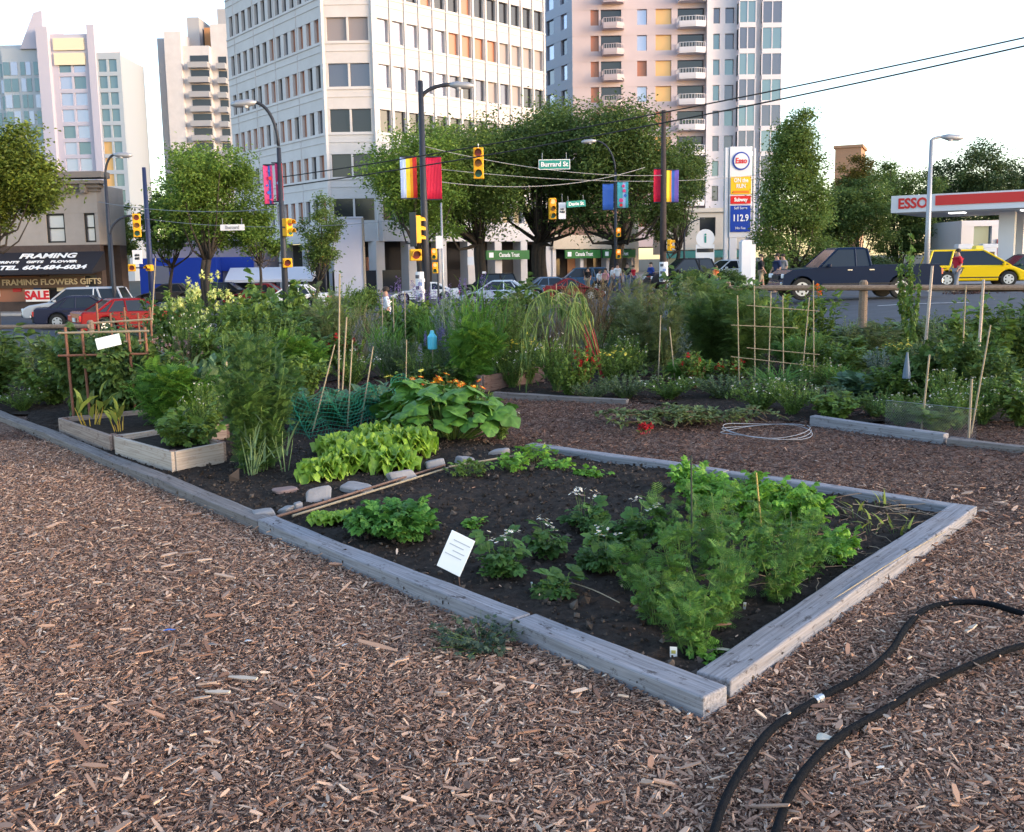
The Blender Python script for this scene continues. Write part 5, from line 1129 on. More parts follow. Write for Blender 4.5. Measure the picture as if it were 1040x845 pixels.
PL = [
 # left bed, Y 8.5 - 12
 ('herb', 30, 352, 12.6, 70, 'grey green bush at the far left edge behind the timber'), ('leafy', 52, 372, 11.2, 62, 'green leafy plant at the left end of the plank boxes'),
 ('herbw', 22, 398, 10.8, 46, 'white flowered low clump at the far left edge of the bed'), ('leafy2', -10, 350, 11.5, 80, 'dark bush cut by the left border of the view'),
 ('tomato', 88, 352, 10.2, 70, 'dark tomato plant behind the red stakes'), ('tomato', 128, 358, 9.9, 66, 'dark tomato plant right of the white card on the trellis'),
 ('leafy2', 158, 364, 10.6, 56, 'dark leafy plant behind the fresh green feathery clump'), ('fern', 172, 384, 8.9, 62, 'fresh green feathery clump inside the second plank box'),
 ('herbw', 205, 400, 8.35, 52, 'low white flowered clump at the front of the plank box'), ('kale', 212, 378, 9.1, 46, 'blue green kale left of the tall feathery plant'),
 ('potato', 190, 425, 7.9, 60, 'low dark green plant by the plank box corner'), ('fine', 235, 372, 9.4, 44, 'fine green bush touching the tall feathery plant'),
 ('chard', 90, 402, 9.0, 34, 'yellow and orange leaved chard in the first plank box'), ('chard', 121, 414, 8.6, 22, 'small lime chard right of the larger orange one'),
 ('pinkdry', 185, 345, 12.4, 70, 'faded pink flower heads behind the feathery clump'), ('leafy', 115, 348, 13.4, 70, 'green plant behind the trellis of red stakes'),
 ('yellowbush', 208, 296, 15.5, 72, 'tall bush with pale yellow blooms left of centre'), ('leafy', 175, 312, 16.5, 46, 'green bush left of the pale yellow blooms'),
 ('herbw', 192, 330, 13.6, 44, 'white blooms under the pale yellow bush'), ('leafy2', 245, 312, 16.4, 60, 'dark leafy bush right of the pale yellow blooms'),
 ('leafy', 222, 340, 12.6, 50, 'mid green plant below the pale yellow blooms'), ('fine', 268, 338, 11.8, 70, 'fine leaved bush behind the tall feathery plant'),
 ('leafy2', 300, 330, 13.2, 52, 'blue dark bush left of the centre stakes'), ('leafy', 322, 318, 15.0, 60, 'leafy bush below the far display wall'), ('potato', 282, 300, 18.5, 60, 'broad leaved bush below the banner lamp post'),
 ('redflower', 350, 346, 13.8, 46, 'bush with one dull red bloom by the centre stakes'), ('kale', 345, 402, 9.4, 60, 'blue green kale inside the green netting'), ('kale', 380, 398, 9.6, 54, 'second blue green kale at right inside the netting'), ('kale', 310, 404, 9.2, 46, 'kale at the left end of the green netting'),
 ('leafy', 305, 372, 10.8, 50, 'leafy plant rising behind the left of the netting'),
 # centre
 ('palegrass', 362, 318, 15.4, 62, 'pale wispy grass clump left of the low green row'), ('grass', 392, 334, 13.4, 50, 'fresh green grass clump left of the blue can'),
 ('leafy', 405, 316, 18.0, 44, 'low green row below the rainbow banner pole'), ('leafy', 437, 318, 17.6, 40, 'low green row right of the rainbow banner pole'), ('fine', 425, 362, 12.2, 50, 'dark fine bush under the blue can'),
 ('herb', 400, 352, 13.0, 40, 'grey green tuft left of the blue can'), ('purple', 452, 342, 12.6, 44, 'purple flowering clump right of the blue can'), ('silver', 453, 312, 14.4, 26, 'upright silver plume behind the purple flowers'),
 ('purple', 415, 300, 21.0, 60, 'hazy blue flower row left by the fence'), ('purple', 478, 298, 21.2, 60, 'hazy blue flower row behind the big grass clump'), ('leafy2', 520, 300, 20.6, 60, 'dark bush behind the top of the arching plant'),
 ('grass', 487, 308, 12.3, 66, 'large green grass clump above the brown plank box'), ('fine', 512, 318, 12.6, 60, 'bushy green plant beside the large grass clump'), ('leafy2', 455, 372, 11.9, 50, 'dark plant left of the brown plank box'),
 ('yellowdaisy', 537, 348, 12.4, 34, 'small plant with two bright yellow blooms below the arching stems'), ('herbw', 520, 362, 12.0, 40, 'white specked clump above the brown plank box'),
 ('reed', 560, 318, 15.0, 44, 'dry upright reeds behind the arching plant'), ('reed', 603, 296, 15.4, 54, 'tall dry reddish reeds right of the arching plant'), ('reed', 580, 306, 16.2, 40, 'dry reeds between the arch and tall reddish reeds'),
 ('herbw', 565, 350, 11.7, 46, 'white specked plant under the arching stems'), ('redflower', 590, 362, 11.3, 34, 'small red stemmed plant left of the red arch foot'), ('leafy', 577, 376, 11.2, 30, 'small green plant at the foot of the arch'),
 ('herbw', 640, 352, 12.6, 44, 'white specked herb left of the tall dill'), ('yellowdaisy', 622, 362, 12.2, 36, 'low plant with dull yellow blooms right of the red arch'), ('herb', 636, 388, 11.0, 56, 'grey herb behind the path edge right of the arch'),
 ('leafy', 630, 330, 17.0, 50, 'green bush behind the tall dry reeds'), ('dill', 655, 306, 13.2, 40, 'tall dill with pale tops right of the reeds'), ('dill', 676, 312, 12.6, 36, 'second tall dill beside dark feathery shrub'), ('spike', 645, 318, 14.0, 30, 'blue green tall stalks left of the dill'),
 ('herbw', 680, 388, 10.9, 60, 'white flowered herb along the path by pulled weeds'), ('silver', 688, 344, 12.9, 26, 'small silver leaved plant among the dill'), ('redflower', 706, 368, 11.6, 34, 'plant with small red flowers under dark shrub'),
 ('fern2', 722, 310, 13.2, 56, 'dark feathery shrub left of the bamboo trellis'), ('fern2', 756, 318, 12.8, 66, 'dark feathery shrub behind the bamboo trellis'), ('leafy2', 700, 300, 17.5, 50, 'dark bush behind the dill and reeds'), ('leafy2', 745, 300, 19.0, 60, 'dark bush at the fence left of the trellis'),
 ('leafy', 795, 318, 14.8, 50, 'light leafy plant seen through the bamboo trellis'), ('fine', 815, 346, 12.4, 40, 'fine bush behind the right end of the trellis'), ('herb', 735, 388, 10.8, 60, 'grey green herb at the trellis foot'), ('herbw', 772, 392, 9.9, 66, 'silvery white flowered clump by the wire hoop'),
 ('redflower', 742, 372, 11.9, 30, 'plant with dark red flowers at the trellis foot'), ('herbw', 805, 395, 9.6, 50, 'white flowered herb right of the wire hoop'), ('grass', 790, 380, 10.9, 60, 'low fresh grass behind the wire hoop'),
 # right
 ('loose', 838, 286, 17.6, 34, 'tall loose plant with two orange blooms by the fence post'), ('leafy', 845, 345, 12.4, 50, 'leafy plant right of the bamboo trellis'), ('vine', 922, 234, 17.2, 17, 'tall slender green stalk rising above the pickup tail'), ('vine', 930, 262, 17.0, 12, 'shorter green stalk beside the tallest one'),
 ('leafy2', 872, 330, 18.6, 50, 'dark low hedge plant right of the fence post'), ('leafy2', 900, 328, 18.4, 46, 'dark low hedge plant below the pickup rear wheel'), ('leafy2', 930, 326, 18.6, 46, 'dark low hedge plant under the tall slender stalks'),
 ('yellowdaisy', 916, 344, 14.0, 34, 'yellow flowering plant among the right hand beds'), ('leafy', 868, 352, 12.8, 50, 'leafy plant left of the yellow flowering plant'), ('kale', 872, 378, 10.4, 54, 'blue green leafy clump behind the right timber kerb'),
 ('herb', 838, 392, 9.9, 44, 'grey herb at the left end of the right timber kerb'), ('potato', 850, 398, 9.3, 44, 'low broad leaved plant behind the right timber kerb'), ('leafy', 905, 372, 10.2, 50, 'leafy plant beside the slim blue grey cone'), ('tomato', 935, 352, 10.3, 56, 'tomato plant tied to the left tall stake'),
 ('palegrass', 945, 340, 11.6, 40, 'pale wispy grass between the tall right stakes'), ('silver', 893, 352, 11.8, 26, 'upright grey leaved plant left of the slim cone'), ('herbw', 960, 372, 9.3, 60, 'taller white flowered herb between the right stakes'), ('herbw', 1000, 380, 8.9, 56, 'white flowered herb at the foot of the right stakes'), ('tomato', 968, 342, 10.0, 60, 'tomato plant between the two tall stakes'), ('leafy2', 1003, 345, 9.8, 60, 'dark leafy plant right of the second tall stake'), ('vine', 1010, 296, 11.2, 40, 'climbing bean at the right border above white flowers'), ('leafy', 985, 330, 13.0, 60, 'green bush behind the tall right stakes'),
 ('herbw', 915, 398, 8.9, 60, 'white flowered herb just behind the right timber kerb'), ('herbw', 975, 392, 8.7, 60, 'dense white flowered herb at the right behind mesh'), ('potato', 950, 410, 8.6, 50, 'dark broad leaved plant behind the chicken mesh'), ('leafy2', 1035, 300, 11.5, 60, 'dark bush at the extreme right behind white flowers'),
 ('leafy', 1040, 380, 8.8, 60, 'green plant at the extreme right end of the kerb'), ('leafy', 880, 338, 15.6, 50, 'green plant before the dark low hedge'), ('spike', 955, 330, 14.2, 30, 'grey green stalks between stakes and hedge'), ('fine', 890, 398, 9.4, 46, 'fine bush in front of the blue green clump'),
 ('leafy', 760, 345, 16.0, 60, 'green bush between fence and trellis'), ('herb', 600, 392, 10.9, 40, 'small grey herb by the old timber under the arch'),
 ('fine', 340, 300, 19.5, 60, 'fine bush behind the centre stakes'), ('herb', 140, 330, 17.5, 70, 'grey bush behind the trellis near the road'), ('herb', 60, 345, 17.0, 60, 'grey green bush by the fence at left'),
 ('leafy', 665, 345, 15.5, 50, 'green bush behind the dill toward the fence'), ('fine', 610, 340, 14.0, 50, 'fine bush among the dry reeds'),
 ('dill', 640, 300, 14.6, 34, 'tall wispy stalks just right of the dry reeds'), ('dill', 710, 298, 15.6, 40, 'tall wispy stalks left of the dark feathery shrub'), ('spike', 690, 300, 14.8, 24, 'tall leafy stalks between dill and dark shrub'), ('spike', 626, 306, 15.4, 26, 'tall leafy stalks behind the yellow blooms'), ('reed', 650, 306, 16.5, 40, 'faint dry reeds behind the dill'),
 ('dill', 330, 306, 14.2, 40, 'wispy stalks at the centre canes'), ('grass', 440, 322, 15.2, 46, 'loose grass left of the silver plume'), ('leafy', 465, 318, 16.4, 50, 'green bush behind the silver plume'), ('dill', 532, 306, 14.4, 46, 'wispy stalks behind the arching stems'),
 ('fine', 770, 312, 16.5, 50, 'fine bush beyond the bamboo trellis'), ('leafy', 810, 306, 17.8, 44, 'green bush left of the orange blooms'), ('spike', 862, 318, 16.5, 26, 'leafy stalks in front of the fence post'), ('dill', 895, 322, 14.8, 36, 'wispy stalks left of the slender green stalk'), ('vine', 975, 300, 12.4, 26, 'climbing bean on the thin cane left of the thick stake'),
 ('spike', 948, 312, 13.0, 24, 'leafy stalks at the left thick stake'), ('fine', 1015, 320, 12.6, 50, 'fine bush by the right border of the beds'), ('herbw', 830, 372, 11.4, 46, 'white specked herb right of the trellis foot'), ('fern', 700, 372, 12.0, 40, 'bright feathery clump under the dill'), ('fern', 480, 340, 11.9, 46, 'bright feathery clump at the foot of the large grass'),
 ('fern', 815, 352, 13.4, 46, 'bright feathery clump behind the trellis'), ('palegrass', 590, 330, 13.8, 44, 'pale grass between the red arch and reeds'), ('grass', 855, 368, 11.2, 40, 'fresh grass clump left of the blue green clump'),
 ('spike', 470, 306, 18.4, 22, 'grey stalks in the hazy blue flower row'), ('herbw', 355, 362, 12.2, 50, 'white specked clump under the centre canes'), ('fern', 300, 352, 11.9, 46, 'bright feathery clump left of the netting'), ('leafy', 255, 318, 14.6, 54, 'green bush behind the fine leaved bush'),
]
for a in PL: plant(*a)
# low ground cover between them
def ground_cover():
    rg_ = np.random.default_rng(77); mb = MB(); n = 46000
    x = rg_.uniform(-11, 13, n); y = rg_.uniform(8.5, 24, n); px, py = PX(np.stack([x, y, tz(x, y)], -1))
    k = (px > -60) & (px < 1100)
    edge = np.interp(px, [-60, 60, 230, 300, 420, 470, 520, 640, 700, 760, 830, 1100], [418, 418, 400, 385, 375, 392, 398, 402, 408, 420, 425, 452])
    k &= py < edge-rg_.uniform(0, 14, n); k &= (.5+.5*hnoise(x*2.2, y*1.7, 9)) > rg_.uniform(-.35, .7, n)
    x, y = x[k], y[k]; m = len(x); h = rg_.uniform(.02, .26, m)*(.5+.7*(.5+.5*hnoise(x*1.1, y, 4)))
    put(mb, DIAM, np.stack([x, y, tz(x, y)+h], -1), rg_.uniform(0, 6.3, m), -rg_.uniform(-.2, 1.2, m), rg_.uniform(.05, .13, m), rg_.uniform(.015, .05, m), (.42+.25*hnoise(x*1.6, y*1.3, 6)+rg_.normal(0, .15, m)).clip(0, 1))
    return tag(mb.build('undergrowth', greens('undergrowth_leaf', (.11,.165,.046))), 'tangled low green ground cover between the back plants', None, None, 'stuff')
ground_cover()
mb = MB(); rg_ = np.random.default_rng(5)
xx = np.arange(-12, 14, .12); yy = np.arange(9.0, 24, .12); X, Y = np.meshgrid(xx, yy); px, py = PX(np.stack([X, Y, tz(X, Y)], -1))
edge = lambda px: np.interp(px, [-60, 60, 230, 300, 420, 470, 520, 640, 700, 760, 830, 1100], [424, 424, 408, 392, 383, 399, 404, 411, 415, 428, 431, 460])
V = np.stack([X, Y, tz(X, Y)+.02+.03*hnoise(X*3, Y*3, 1)+rg_.normal(0, .008, X.shape)], -1).reshape(-1, 3); nx = len(xx)
i = (np.arange(len(yy)-1)[:, None]*nx+np.arange(nx-1)[None]).ravel(); F = np.stack([i, i+1, i+1+nx, i+nx], -1)
F = F[(py < edge(px)).ravel()[F].all(1)]; mb.add(V, F); tag(mb.build('back_bed_soil', soil_m, smooth=True), 'dark soil of the crowded beds at the back', None, None, 'structure')

# --- tall feathery plant at the left (front)
def near(pl, px, py, name, label, cat, fm, smt, flm=None, sc_=1.0, group=None, dz=.02):
    q = G(px, py, dz); t = pl.root(name, cat, fm, smt, flm, proto=False); t.location = tuple(q); t['label'] = label; t.scale = (sc_,)*3
    if group: t['group'] = group
    return t
p = Plant(40).stems(44, 1.12, .25, 44, .085, .095, FEATHER, t0=.03, base=.14, pitch=(.7, .45), power=1.5, r=.006, hmin=.6)
near(p, 262, 478, 'feathery_plant', 'tall dark feathery plant standing on bare soil beside the lettuces', 'plant', greens('fennel', (.062,.130,.032)), stem_g)
p = Plant(41); p.stems(9, .62, .16, 2, .45, .02, BLADE, t0=.25, pitch=(1.1, .15), power=1.1, r=.007)
near(p, 256, 484, 'leek_plant', 'pale stalked leek at the foot of the tall feathery plant', 'vegetable', G_blue, ramp_mat('pale_stalk', [(0,(.14,.22,.08)), (1,(.30,.38,.17))], .5), sc_=.7)
p = Plant(42); p.stems(5, .55, .10, 2, .45, .02, BLADE, t0=.25, pitch=(1.1, .15), power=1.1, r=.006)
near(p, 290, 480, 'leek_plant', 'second leek nearer the lettuces', 'vegetable', G_blue, ramp_mat('pale_stalk', [(0,(0,0,0))]), sc_=.72)
# --- lettuces: frilly leaf surfaces
def lettuce(seed, n=30, Rr=.2, upr=1.0):
    rg_ = np.random.default_rng(seed); mb = MB(); nu, nv = 13, 8
    for k in range(n):
        f_ = k/n; a = k*2.4+rg_.normal(0, .2); el = L2(1.35, .25, f_**.8)*upr; Lf = Rr*L2(.65, 1.15, f_)*rg_.uniform(.85, 1.15); Wf = Lf*rg_.uniform(.5, .68); ph = rg_.uniform(0, 6, 3)
        V = []
        for j in range(nv):
            v = j/(nv-1); wv = Wf*(v**.6)
            bend_ = el-.75*v*v*(1-.3*f_)
            rr = Lf*v; cx = rr*math.cos(L2(el, bend_, .5)); cz = rr*math.sin(L2(el, bend_, .5))
            for i in range(nu):
                u = -1+2*i/(nu-1); ruf = (.03*Lf+.13*Lf*v*v)*math.sin(u*8+ph[0]+v*3)+.075*Lf*v*v*math.sin(u*15+ph[1]+v*5)
                yy_ = u*wv; cup = .35*wv*u*u
                lx_, lz_ = cx-(cup+ruf)*math.sin(bend_), cz+(cup+ruf)*math.cos(bend_); edge_ = 1-.30*u*u*v-(.07*abs(math.sin(u*8+ph[2])) if j == nv-1 else 0)
                V.append((lx_*edge_*math.cos(a)-yy_*math.sin(a), lx_*edge_*math.sin(a)+yy_*math.cos(a), lz_*edge_+.01))
        F = [(j*nu+i, j*nu+i+1, (j+1)*nu+i+1, (j+1)*nu+i) for j in range(nv-1) for i in range(nu-1)]
        tt = np.repeat(np.linspace(.25, .8, nv), nu)*rg_.uniform(.75, 1.15)
        mb.add(V, F, 0, tt.clip(0, 1))
    return mb
lime = ramp_mat('lettuce_leaf', [(0,(.16,.26,.05)), (.4,(.20,.38,.035)), (.75,(.34,.52,.06)), (1,(.48,.62,.12))], .45, .3, spec=.4, vein=40)
for k, (px, py, s_, lb) in enumerate(((330, 487, .85, 'bright lettuce at the left end of the row'), (352, 478, .95, 'bright frilly lettuce second from the left of the row'), (374, 470, 1.15, 'large frilly lettuce in the middle of the row'), (398, 478, .9, 'pale lettuce in front of the middle of the row'), (412, 462, 1.2, 'large pale lettuce next to the broad squash leaves'), (388, 452, 1.0, 'lettuce half hidden behind the middle of the row'), (345, 462, .9, 'lettuce behind the left end of the row'))):
    q = G(px, py, .03); o = lettuce(60+k, 34, .23*s_).build('lettuce', lime, loc=tuple(q), smooth=True, rz=k); o.scale = (1, 1, 1.35); tag(o, lb, 'lettuce', 'lettuces in the middle plot')
# --- squash
def squash(seed, n, Rr, H_):
    rg_ = np.random.default_rng(seed); mb = MB(); st = MB(); na, nr = 20, 4
    for k in range(n):
        a = rg_.uniform(0, 6.3); d = Rr*math.sqrt(rg_.uniform(0, 1)); h = H_*(1-.5*(d/Rr)**2)*rg_.uniform(.65, 1.1); R_ = rg_.uniform(.06, .125)
        c = np.array([d*math.cos(a), d*math.sin(a)*.8, h]); yaw = rg_.uniform(0, 6.3); tl = np.array(rotmats(np.array([a+rg_.normal(0, .4)]), np.array([-rg_.uniform(.1, .7)]), np.array([rg_.normal(0, .3)]))[0]); ph = rg_.uniform(0, 6)
        V = [c]
        for j in range(1, nr+1):
            for i in range(na):
                th = 2*math.pi*i/na; rr = R_*j/nr*(1+.12*math.cos(5*th+.3))*(1-.45*math.exp(-((((th-math.pi) % (2*math.pi))-0)**2 if False else (min(th, 2*math.pi-th))**2)/.12))
                z_ = -.35*R_*(j/nr)**2*.6+.06*R_*math.sin(5*th+ph)*(j/nr)+rg_.normal(0, .012*R_)+.10*R_*abs(math.sin(2.5*th))*(j/nr)
                V.append(c+tl @ np.array([rr*math.cos(th+yaw), rr*math.sin(th+yaw), z_]))
        F3 = [(0, 1+i, 1+(i+1) % na) for i in range(na)]; F4 = [(1+j*na+i, 1+(j+1)*na+i, 1+(j+1)*na+(i+1) % na, 1+j*na+(i+1) % na) for j in range(nr-1) for i in range(na)]
        mb.add(V, F3+F4, 0, np.r_[.9, np.tile(np.where(np.arange(na) % 4 == 0, .62, .45), nr)]*rg_.uniform(.6, 1.3))
        st.tube([(c[0]*.3, c[1]*.3, 0), (c[0]*.8, c[1]*.8, c[2]*.6), tuple(c)], .006, 5, 0, .6)
    return mb, st
sqm = ramp_mat('squash_leaf', [(0,(.04,.10,.022)), (.4,(.08,.20,.03)), (.7,(.14,.30,.045)), (1,(.24,.40,.09))], .5, .25, spec=.35, vein=25)
for k, (px, py, n, Rr, H_, lb) in enumerate(((458, 446, 125, .62, .44, 'broad leaved squash spreading behind the concrete pieces'), (425, 436, 60, .4, .46, 'smaller squash left part behind the lettuces'))):
    q = G(px, py, .02); t = thing('squash_plant', lb, 'squash', tuple(q), 0, 'squash plants'); mb, st = squash(80+k, n, Rr, H_); mb.build('foliage', sqm, t, smooth=True); st.build('stem', stem_g, t)
# --- celery, small lettuces, seedlings, flowering plants
cel = lambda sd, n, h, s: Plant(sd).stems(n, h, s, 5, .085, .08, PENTA, t0=.55, base=.03, pitch=(.3, .4), power=1.3, r=.005, hmin=.5)
Gcel = greens('celery_leaf', (.085,.22,.040), .35)
near(cel(90, 60, .24, .17), 408, 552, 'celery_plant', 'leafy celery plant right of the small lime lettuces', 'vegetable', Gcel, stem_g)
near(cel(91, 46, .20, .15), 384, 545, 'celery_plant', 'leafy celery plant between lime lettuces and the larger celery', 'vegetable', Gcel, stem_g)
for k, (px, py, s_) in enumerate(((326, 530, .6), (342, 532, .65), (357, 528, .6), (368, 536, .55))):
    q = G(px, py, .03); o = lettuce(70+k, 16, .13*s_/.6*.75).build('lettuce', lime, loc=tuple(q), smooth=True, rz=k*2)
    tag(o, ('tiny lime lettuce nearest the grey timber', 'small lime lettuce second from the timber', 'small lime lettuce beside the bamboo sticks', 'small lime lettuce touching the celery')[k], 'lettuce', 'young lettuces by the bamboo sticks')
Gsb = greens('strawberry_leaf', (.07,.15,.035), .45)
def flowery(sd, n, h, s, nf): 
    p = Plant(sd).stems(n, h*.75, s, 4, .06, .055, TRI, t0=.5, base=.03, pitch=(.15, .35), r=.0025, hmin=.5); k0 = len(p.ends)
    p.stems(max(3, nf//2), h*1.25, s*.5, 2, .1, .1, TRI, r=.0025, hmin=.8); return p.daisies(int(nf*1.8), .0125, up=.02, where=p.ends[k0:], petals=6, stalk=False)
for k, (px, py, n, h, s, nf, lb) in enumerate(((512, 590, 34, .21, .11, 12, 'white flowered plant right of the white plot card'), (556, 566, 30, .19, .09, 9, 'white flowered plant second from the plot card'), (562, 608, 18, .13, .07, 0, 'small leafy plant nearest the front timber'), (612, 582, 34, .20, .11, 10, 'white flowered plant left of the big feathery mass'), (596, 540, 30, .2, .11, 12, 'white flowered plant behind the middle of the plot'), (650, 556, 34, .24, .13, 10, 'white flowered plant touching the big feathery mass'), (618, 556, 26, .17, .1, 0, 'dark leafy plant between the white flowered ones'))):
    near(flowery(100+k, n, h, s, nf), px, py, 'flowering_plant', lb, 'plant', Gsb, stem_g, [fw, fyc], group='small flowering plants in the plot')
COSM = feather_t(6, .035, .5, .3, .55)
Gco = greens('cosmos_leaf', (.090,.195,.036), .5)
Gci = greens('broad_fresh_leaf', (.15,.32,.04), .35)
def cosmos(sd, n, h, s, lps=30, tm=FEATHER, L_=.10): return Plant(sd).stems(n, h, s, lps, L_, L_*1.05, tm, t0=.12, base=.05, pitch=(.45, .45), power=1.3, r=.0035, hmin=.6)
CM_ = [(703, 664, 9, .42, .12, 'feathery green plant at the very front of the mass'), (668, 634, 8, .36, .14, 'feathery plant at the left front of the mass'), (725, 640, 9, .55, .13, 'feathery plant just behind the front one'), (690, 606, 10, .56, .16, 'feathery plant left of the dark stake'),
 (745, 612, 10, .62, .15, 'tall feathery plant in the heart of the mass'), (792, 612, 10, .50, .15, 'feathery plant at the right front of the mass'), (768, 584, 10, .58, .16, 'feathery plant behind the golden stake'), (722, 572, 10, .55, .17, 'feathery plant at the back of the mass'), (652, 600, 7, .30, .13, 'low feathery plant at the left edge of the mass'),
 (815, 590, 8, .40, .13, 'feathery plant at the right edge of the mass'), (680, 560, 8, .40, .14, 'feathery plant behind the left of the mass')]
for k, (px, py, n, h, s, lb) in enumerate(CM_):
    p = Plant(120+k).stems(n, h*.92, s*.88, 16, .050, .065, COSM, t0=.10, base=.05, pitch=(.5, .5), power=1.1, r=.0032, hmin=.6, lvar=.5, tintc=.45); p.stems(n, h*.7, s*.9, 10, .042, .035, PENTA, t0=.2, base=.05, pitch=(.3, .5), power=1.2, r=.002, hmin=.5, lvar=.5, tintc=.62)
    near(p, px, py, 'feathery_plant', lb, 'plant', Gco, stem_g, group='feathery plants in the near plot')
for k, (px, py, n, h, s, lb) in enumerate(((720, 520, 22, .24, .17, 'light green leafy plant behind the feathery mass'), (770, 540, 28, .34, .2, 'bright leafy plant at the back right of the mass'), (808, 545, 24, .32, .17, 'bright leafy plant at the right edge of the mass'), (838, 572, 12, .17, .13, 'low leafy shoots right of the feathery mass'), (700, 500, 14, .2, .12, 'light leafy shoots by the back timber'))):
    near(Plant(140+k).stems(n, h, s, 14, .075, .06, PENTA, t0=.3, pitch=(.2, .4), r=.004), px, py, 'leafy_plant', lb, 'plant', Gci, stem_g, group='bright leafy plants in the near plot')
SM = [(545, 470, .16, .13, 'leafy seedlings beside the back corner of the plot'), (600, 484, .06, .09, 'tiny lime seedlings on the bare soil by the back timber'), (520, 480, .14, .12, 'seedlings at the end of the bamboo sticks'), (476, 485, .13, .11, 'seedling in front of the concrete pieces'), (484, 536, .04, .03, 'single tiny seedling on the bare soil'), (728, 672, .03, .03, 'tiny seedling beside the dry leaf'), (565, 478, .08, .08, 'seedlings between the timber and bare soil')]
for k, (px, py, h, s, lb) in enumerate(SM): near(Plant(150+k).stems(int(8+s*130), h, s, 5, .05, .045, TRI, t0=.4, pitch=(.2, .4), r=.0025), px, py, 'seedling', lb, 'seedling', Gci if k != 3 else G_mid, stem_g, group='seedlings in the near plot')
p = Plant(160).stems(60, .12, .19, 5, .03, .026, TRI, t0=.3, pitch=(.1, .4), r=.0015, hmin=.4)
near(p, 487, 658, 'clover_clump', 'dull green clover clump growing against the front timber', 'weed', greens('clover_leaf', (.055,.085,.055)), stem_g, dz=.0)
for k, (px, py) in enumerate(((868, 528), (895, 520), (882, 545), (915, 545))):
    near(Plant(170+k).stems(6, .12, .05, 1, .09, .012, BLADE, t0=.3, pitch=(.9, .3), r=.002), px, py, 'onion_shoot', 'thin drying onion shoot near the right corner of the plot', 'seedling', G_yellow, stem_g, group='thin onion shoots near the right corner')
p = Plant(180).stems(40, .5, .3, 22, .05, .03, LEAF).daisies(60, .012, petals=6)
near(p, 508, 446, 'white_flowered_plant', 'small white flowered plant at the right end of the squash', 'plant', G_mid, stem_g, [fw, fyc], sc_=.6)
# orange flowers behind the squash
for k, (px, py, n, lb, m_) in enumerate(((412, 402, 3, 'single yellow orange bloom beside the green netting', fy), (432, 408, 8, 'orange blooms behind the middle of the squash', fo_), (456, 412, 9, 'bright orange and yellow blooms behind the squash leaves', fo_), (486, 420, 3, 'small orange bloom by the brown plank box', fo_))):
    p = Plant(190+k).stems(14, .3, .14, 8, .06, .03, LEAF).daisies(n, .05, petals=9, up=.05)
    near(p, px, py, 'orange_flowers', lb, 'flowers', G_mid, stem_g, [m_, fy], group='orange flowers behind the squash')
for k, (px, py, Y, m_, lb) in enumerate(((366, 345, 13.5, fr_, ''),)): pass
# --- arching plant
rg_ = np.random.default_rng(9); st = MB(); fo2 = MB(); foot = G(612, 392); s_list = []
t = thing('arching_plant', 'red footed plant whose long stems arch left and hang down', 'plant', tuple(foot))
for k in range(14):
    e = P(rg_.uniform(505, 590), rg_.uniform(335, 398), rg_.uniform(11.0, 12.6))-foot; apex = P(rg_.uniform(535, 585), rg_.uniform(296, 325), rg_.uniform(11.2, 12))-foot
    s = np.linspace(0, 1, 16)[:, None]; c1 = apex*1.25+np.array([.2, 0, .08]); path = (1-s)**3*0+3*(1-s)**2*s*(c1*np.array([.35, .5, .75]))+3*(1-s)*s*s*(c1*np.array([1.1, 1, 1.25]))+s**3*e
    path = path*np.array([1, 1, 1])+rg_.normal(0, .008, path.shape); path[0] = rg_.normal(0, .03, 3)*[1, 1, 0]
    kk = 5 if k % 2 else 4; st.tube(path[:kk], np.linspace(.008, .006, kk), 5, 0 if k % 2 else 1, .2); st.tube(path[kk-1:], np.linspace(.006, .002, 16-kk+1), 4, 1, .6)
    m = 30; tt = rg_.uniform(.32, 1, m); pos = np.stack([np.interp(tt, s[:, 0], path[:, q]) for q in range(3)], -1)
    put(fo2, BLADE, pos, rg_.uniform(0, 6.3, m), rg_.uniform(.5, 1.5, m), rg_.uniform(.09, .22, m), .014, rg_.uniform(0, 1, m))
st.build('stem', [stem_r, ramp_mat('olive_stem', [(0,(.14,.20,.05)), (1,(.24,.30,.09))], .6)], t, smooth=True); fo2.build('foliage', greens('willow_leaf', (.10,.17,.05), .4), t)
# --- pulled weeds
rg_ = np.random.default_rng(19); mb = MB(); st = MB(); q = G(715, 432)
for k in range(60):
    a = rg_.normal(math.pi*1.05, .6) if k < 40 else rg_.uniform(0, 6.3); L_ = rg_.uniform(.25, .62); p0_ = rg_.normal(0, .16, 2)*[1.6, 1]; s = np.linspace(0, 1, 6); path = np.stack([p0_[0]+L_*s*math.cos(a), p0_[1]+L_*s*math.sin(a)*.6, .05+.12*np.sin(s*2.6)*rg_.uniform(.4, 1)], -1)
    st.tube(path, .004, 4, 0, rg_.uniform()); m = 26; tt = rg_.uniform(.2, 1, m); pos = np.stack([np.interp(tt, s, path[:, i]) for i in range(3)], -1)
    put(mb, LEAF, pos, rg_.uniform(0, 6.3, m), rg_.uniform(-.6, .6, m), .07, .035, rg_.uniform(0, 1, m))
t = thing('pulled_weeds', 'wilting heap of pulled weeds lying on the path beside the bed', 'weeds', tuple(q)); mb.build('foliage', greens('wilted_leaf', (.14,.18,.065), .4), t); st.build('stem', stem_b, t)
q = G(655, 440); p = Plant(29).stems(6, .08, .05, 2, .04, .02, LEAF).balls(5, .035, 0, .02); near(p, 655, 441, 'red_bloom', 'fallen red bloom at the left tip of the weed heap', 'flower', G_mid, stem_r, [fr_])
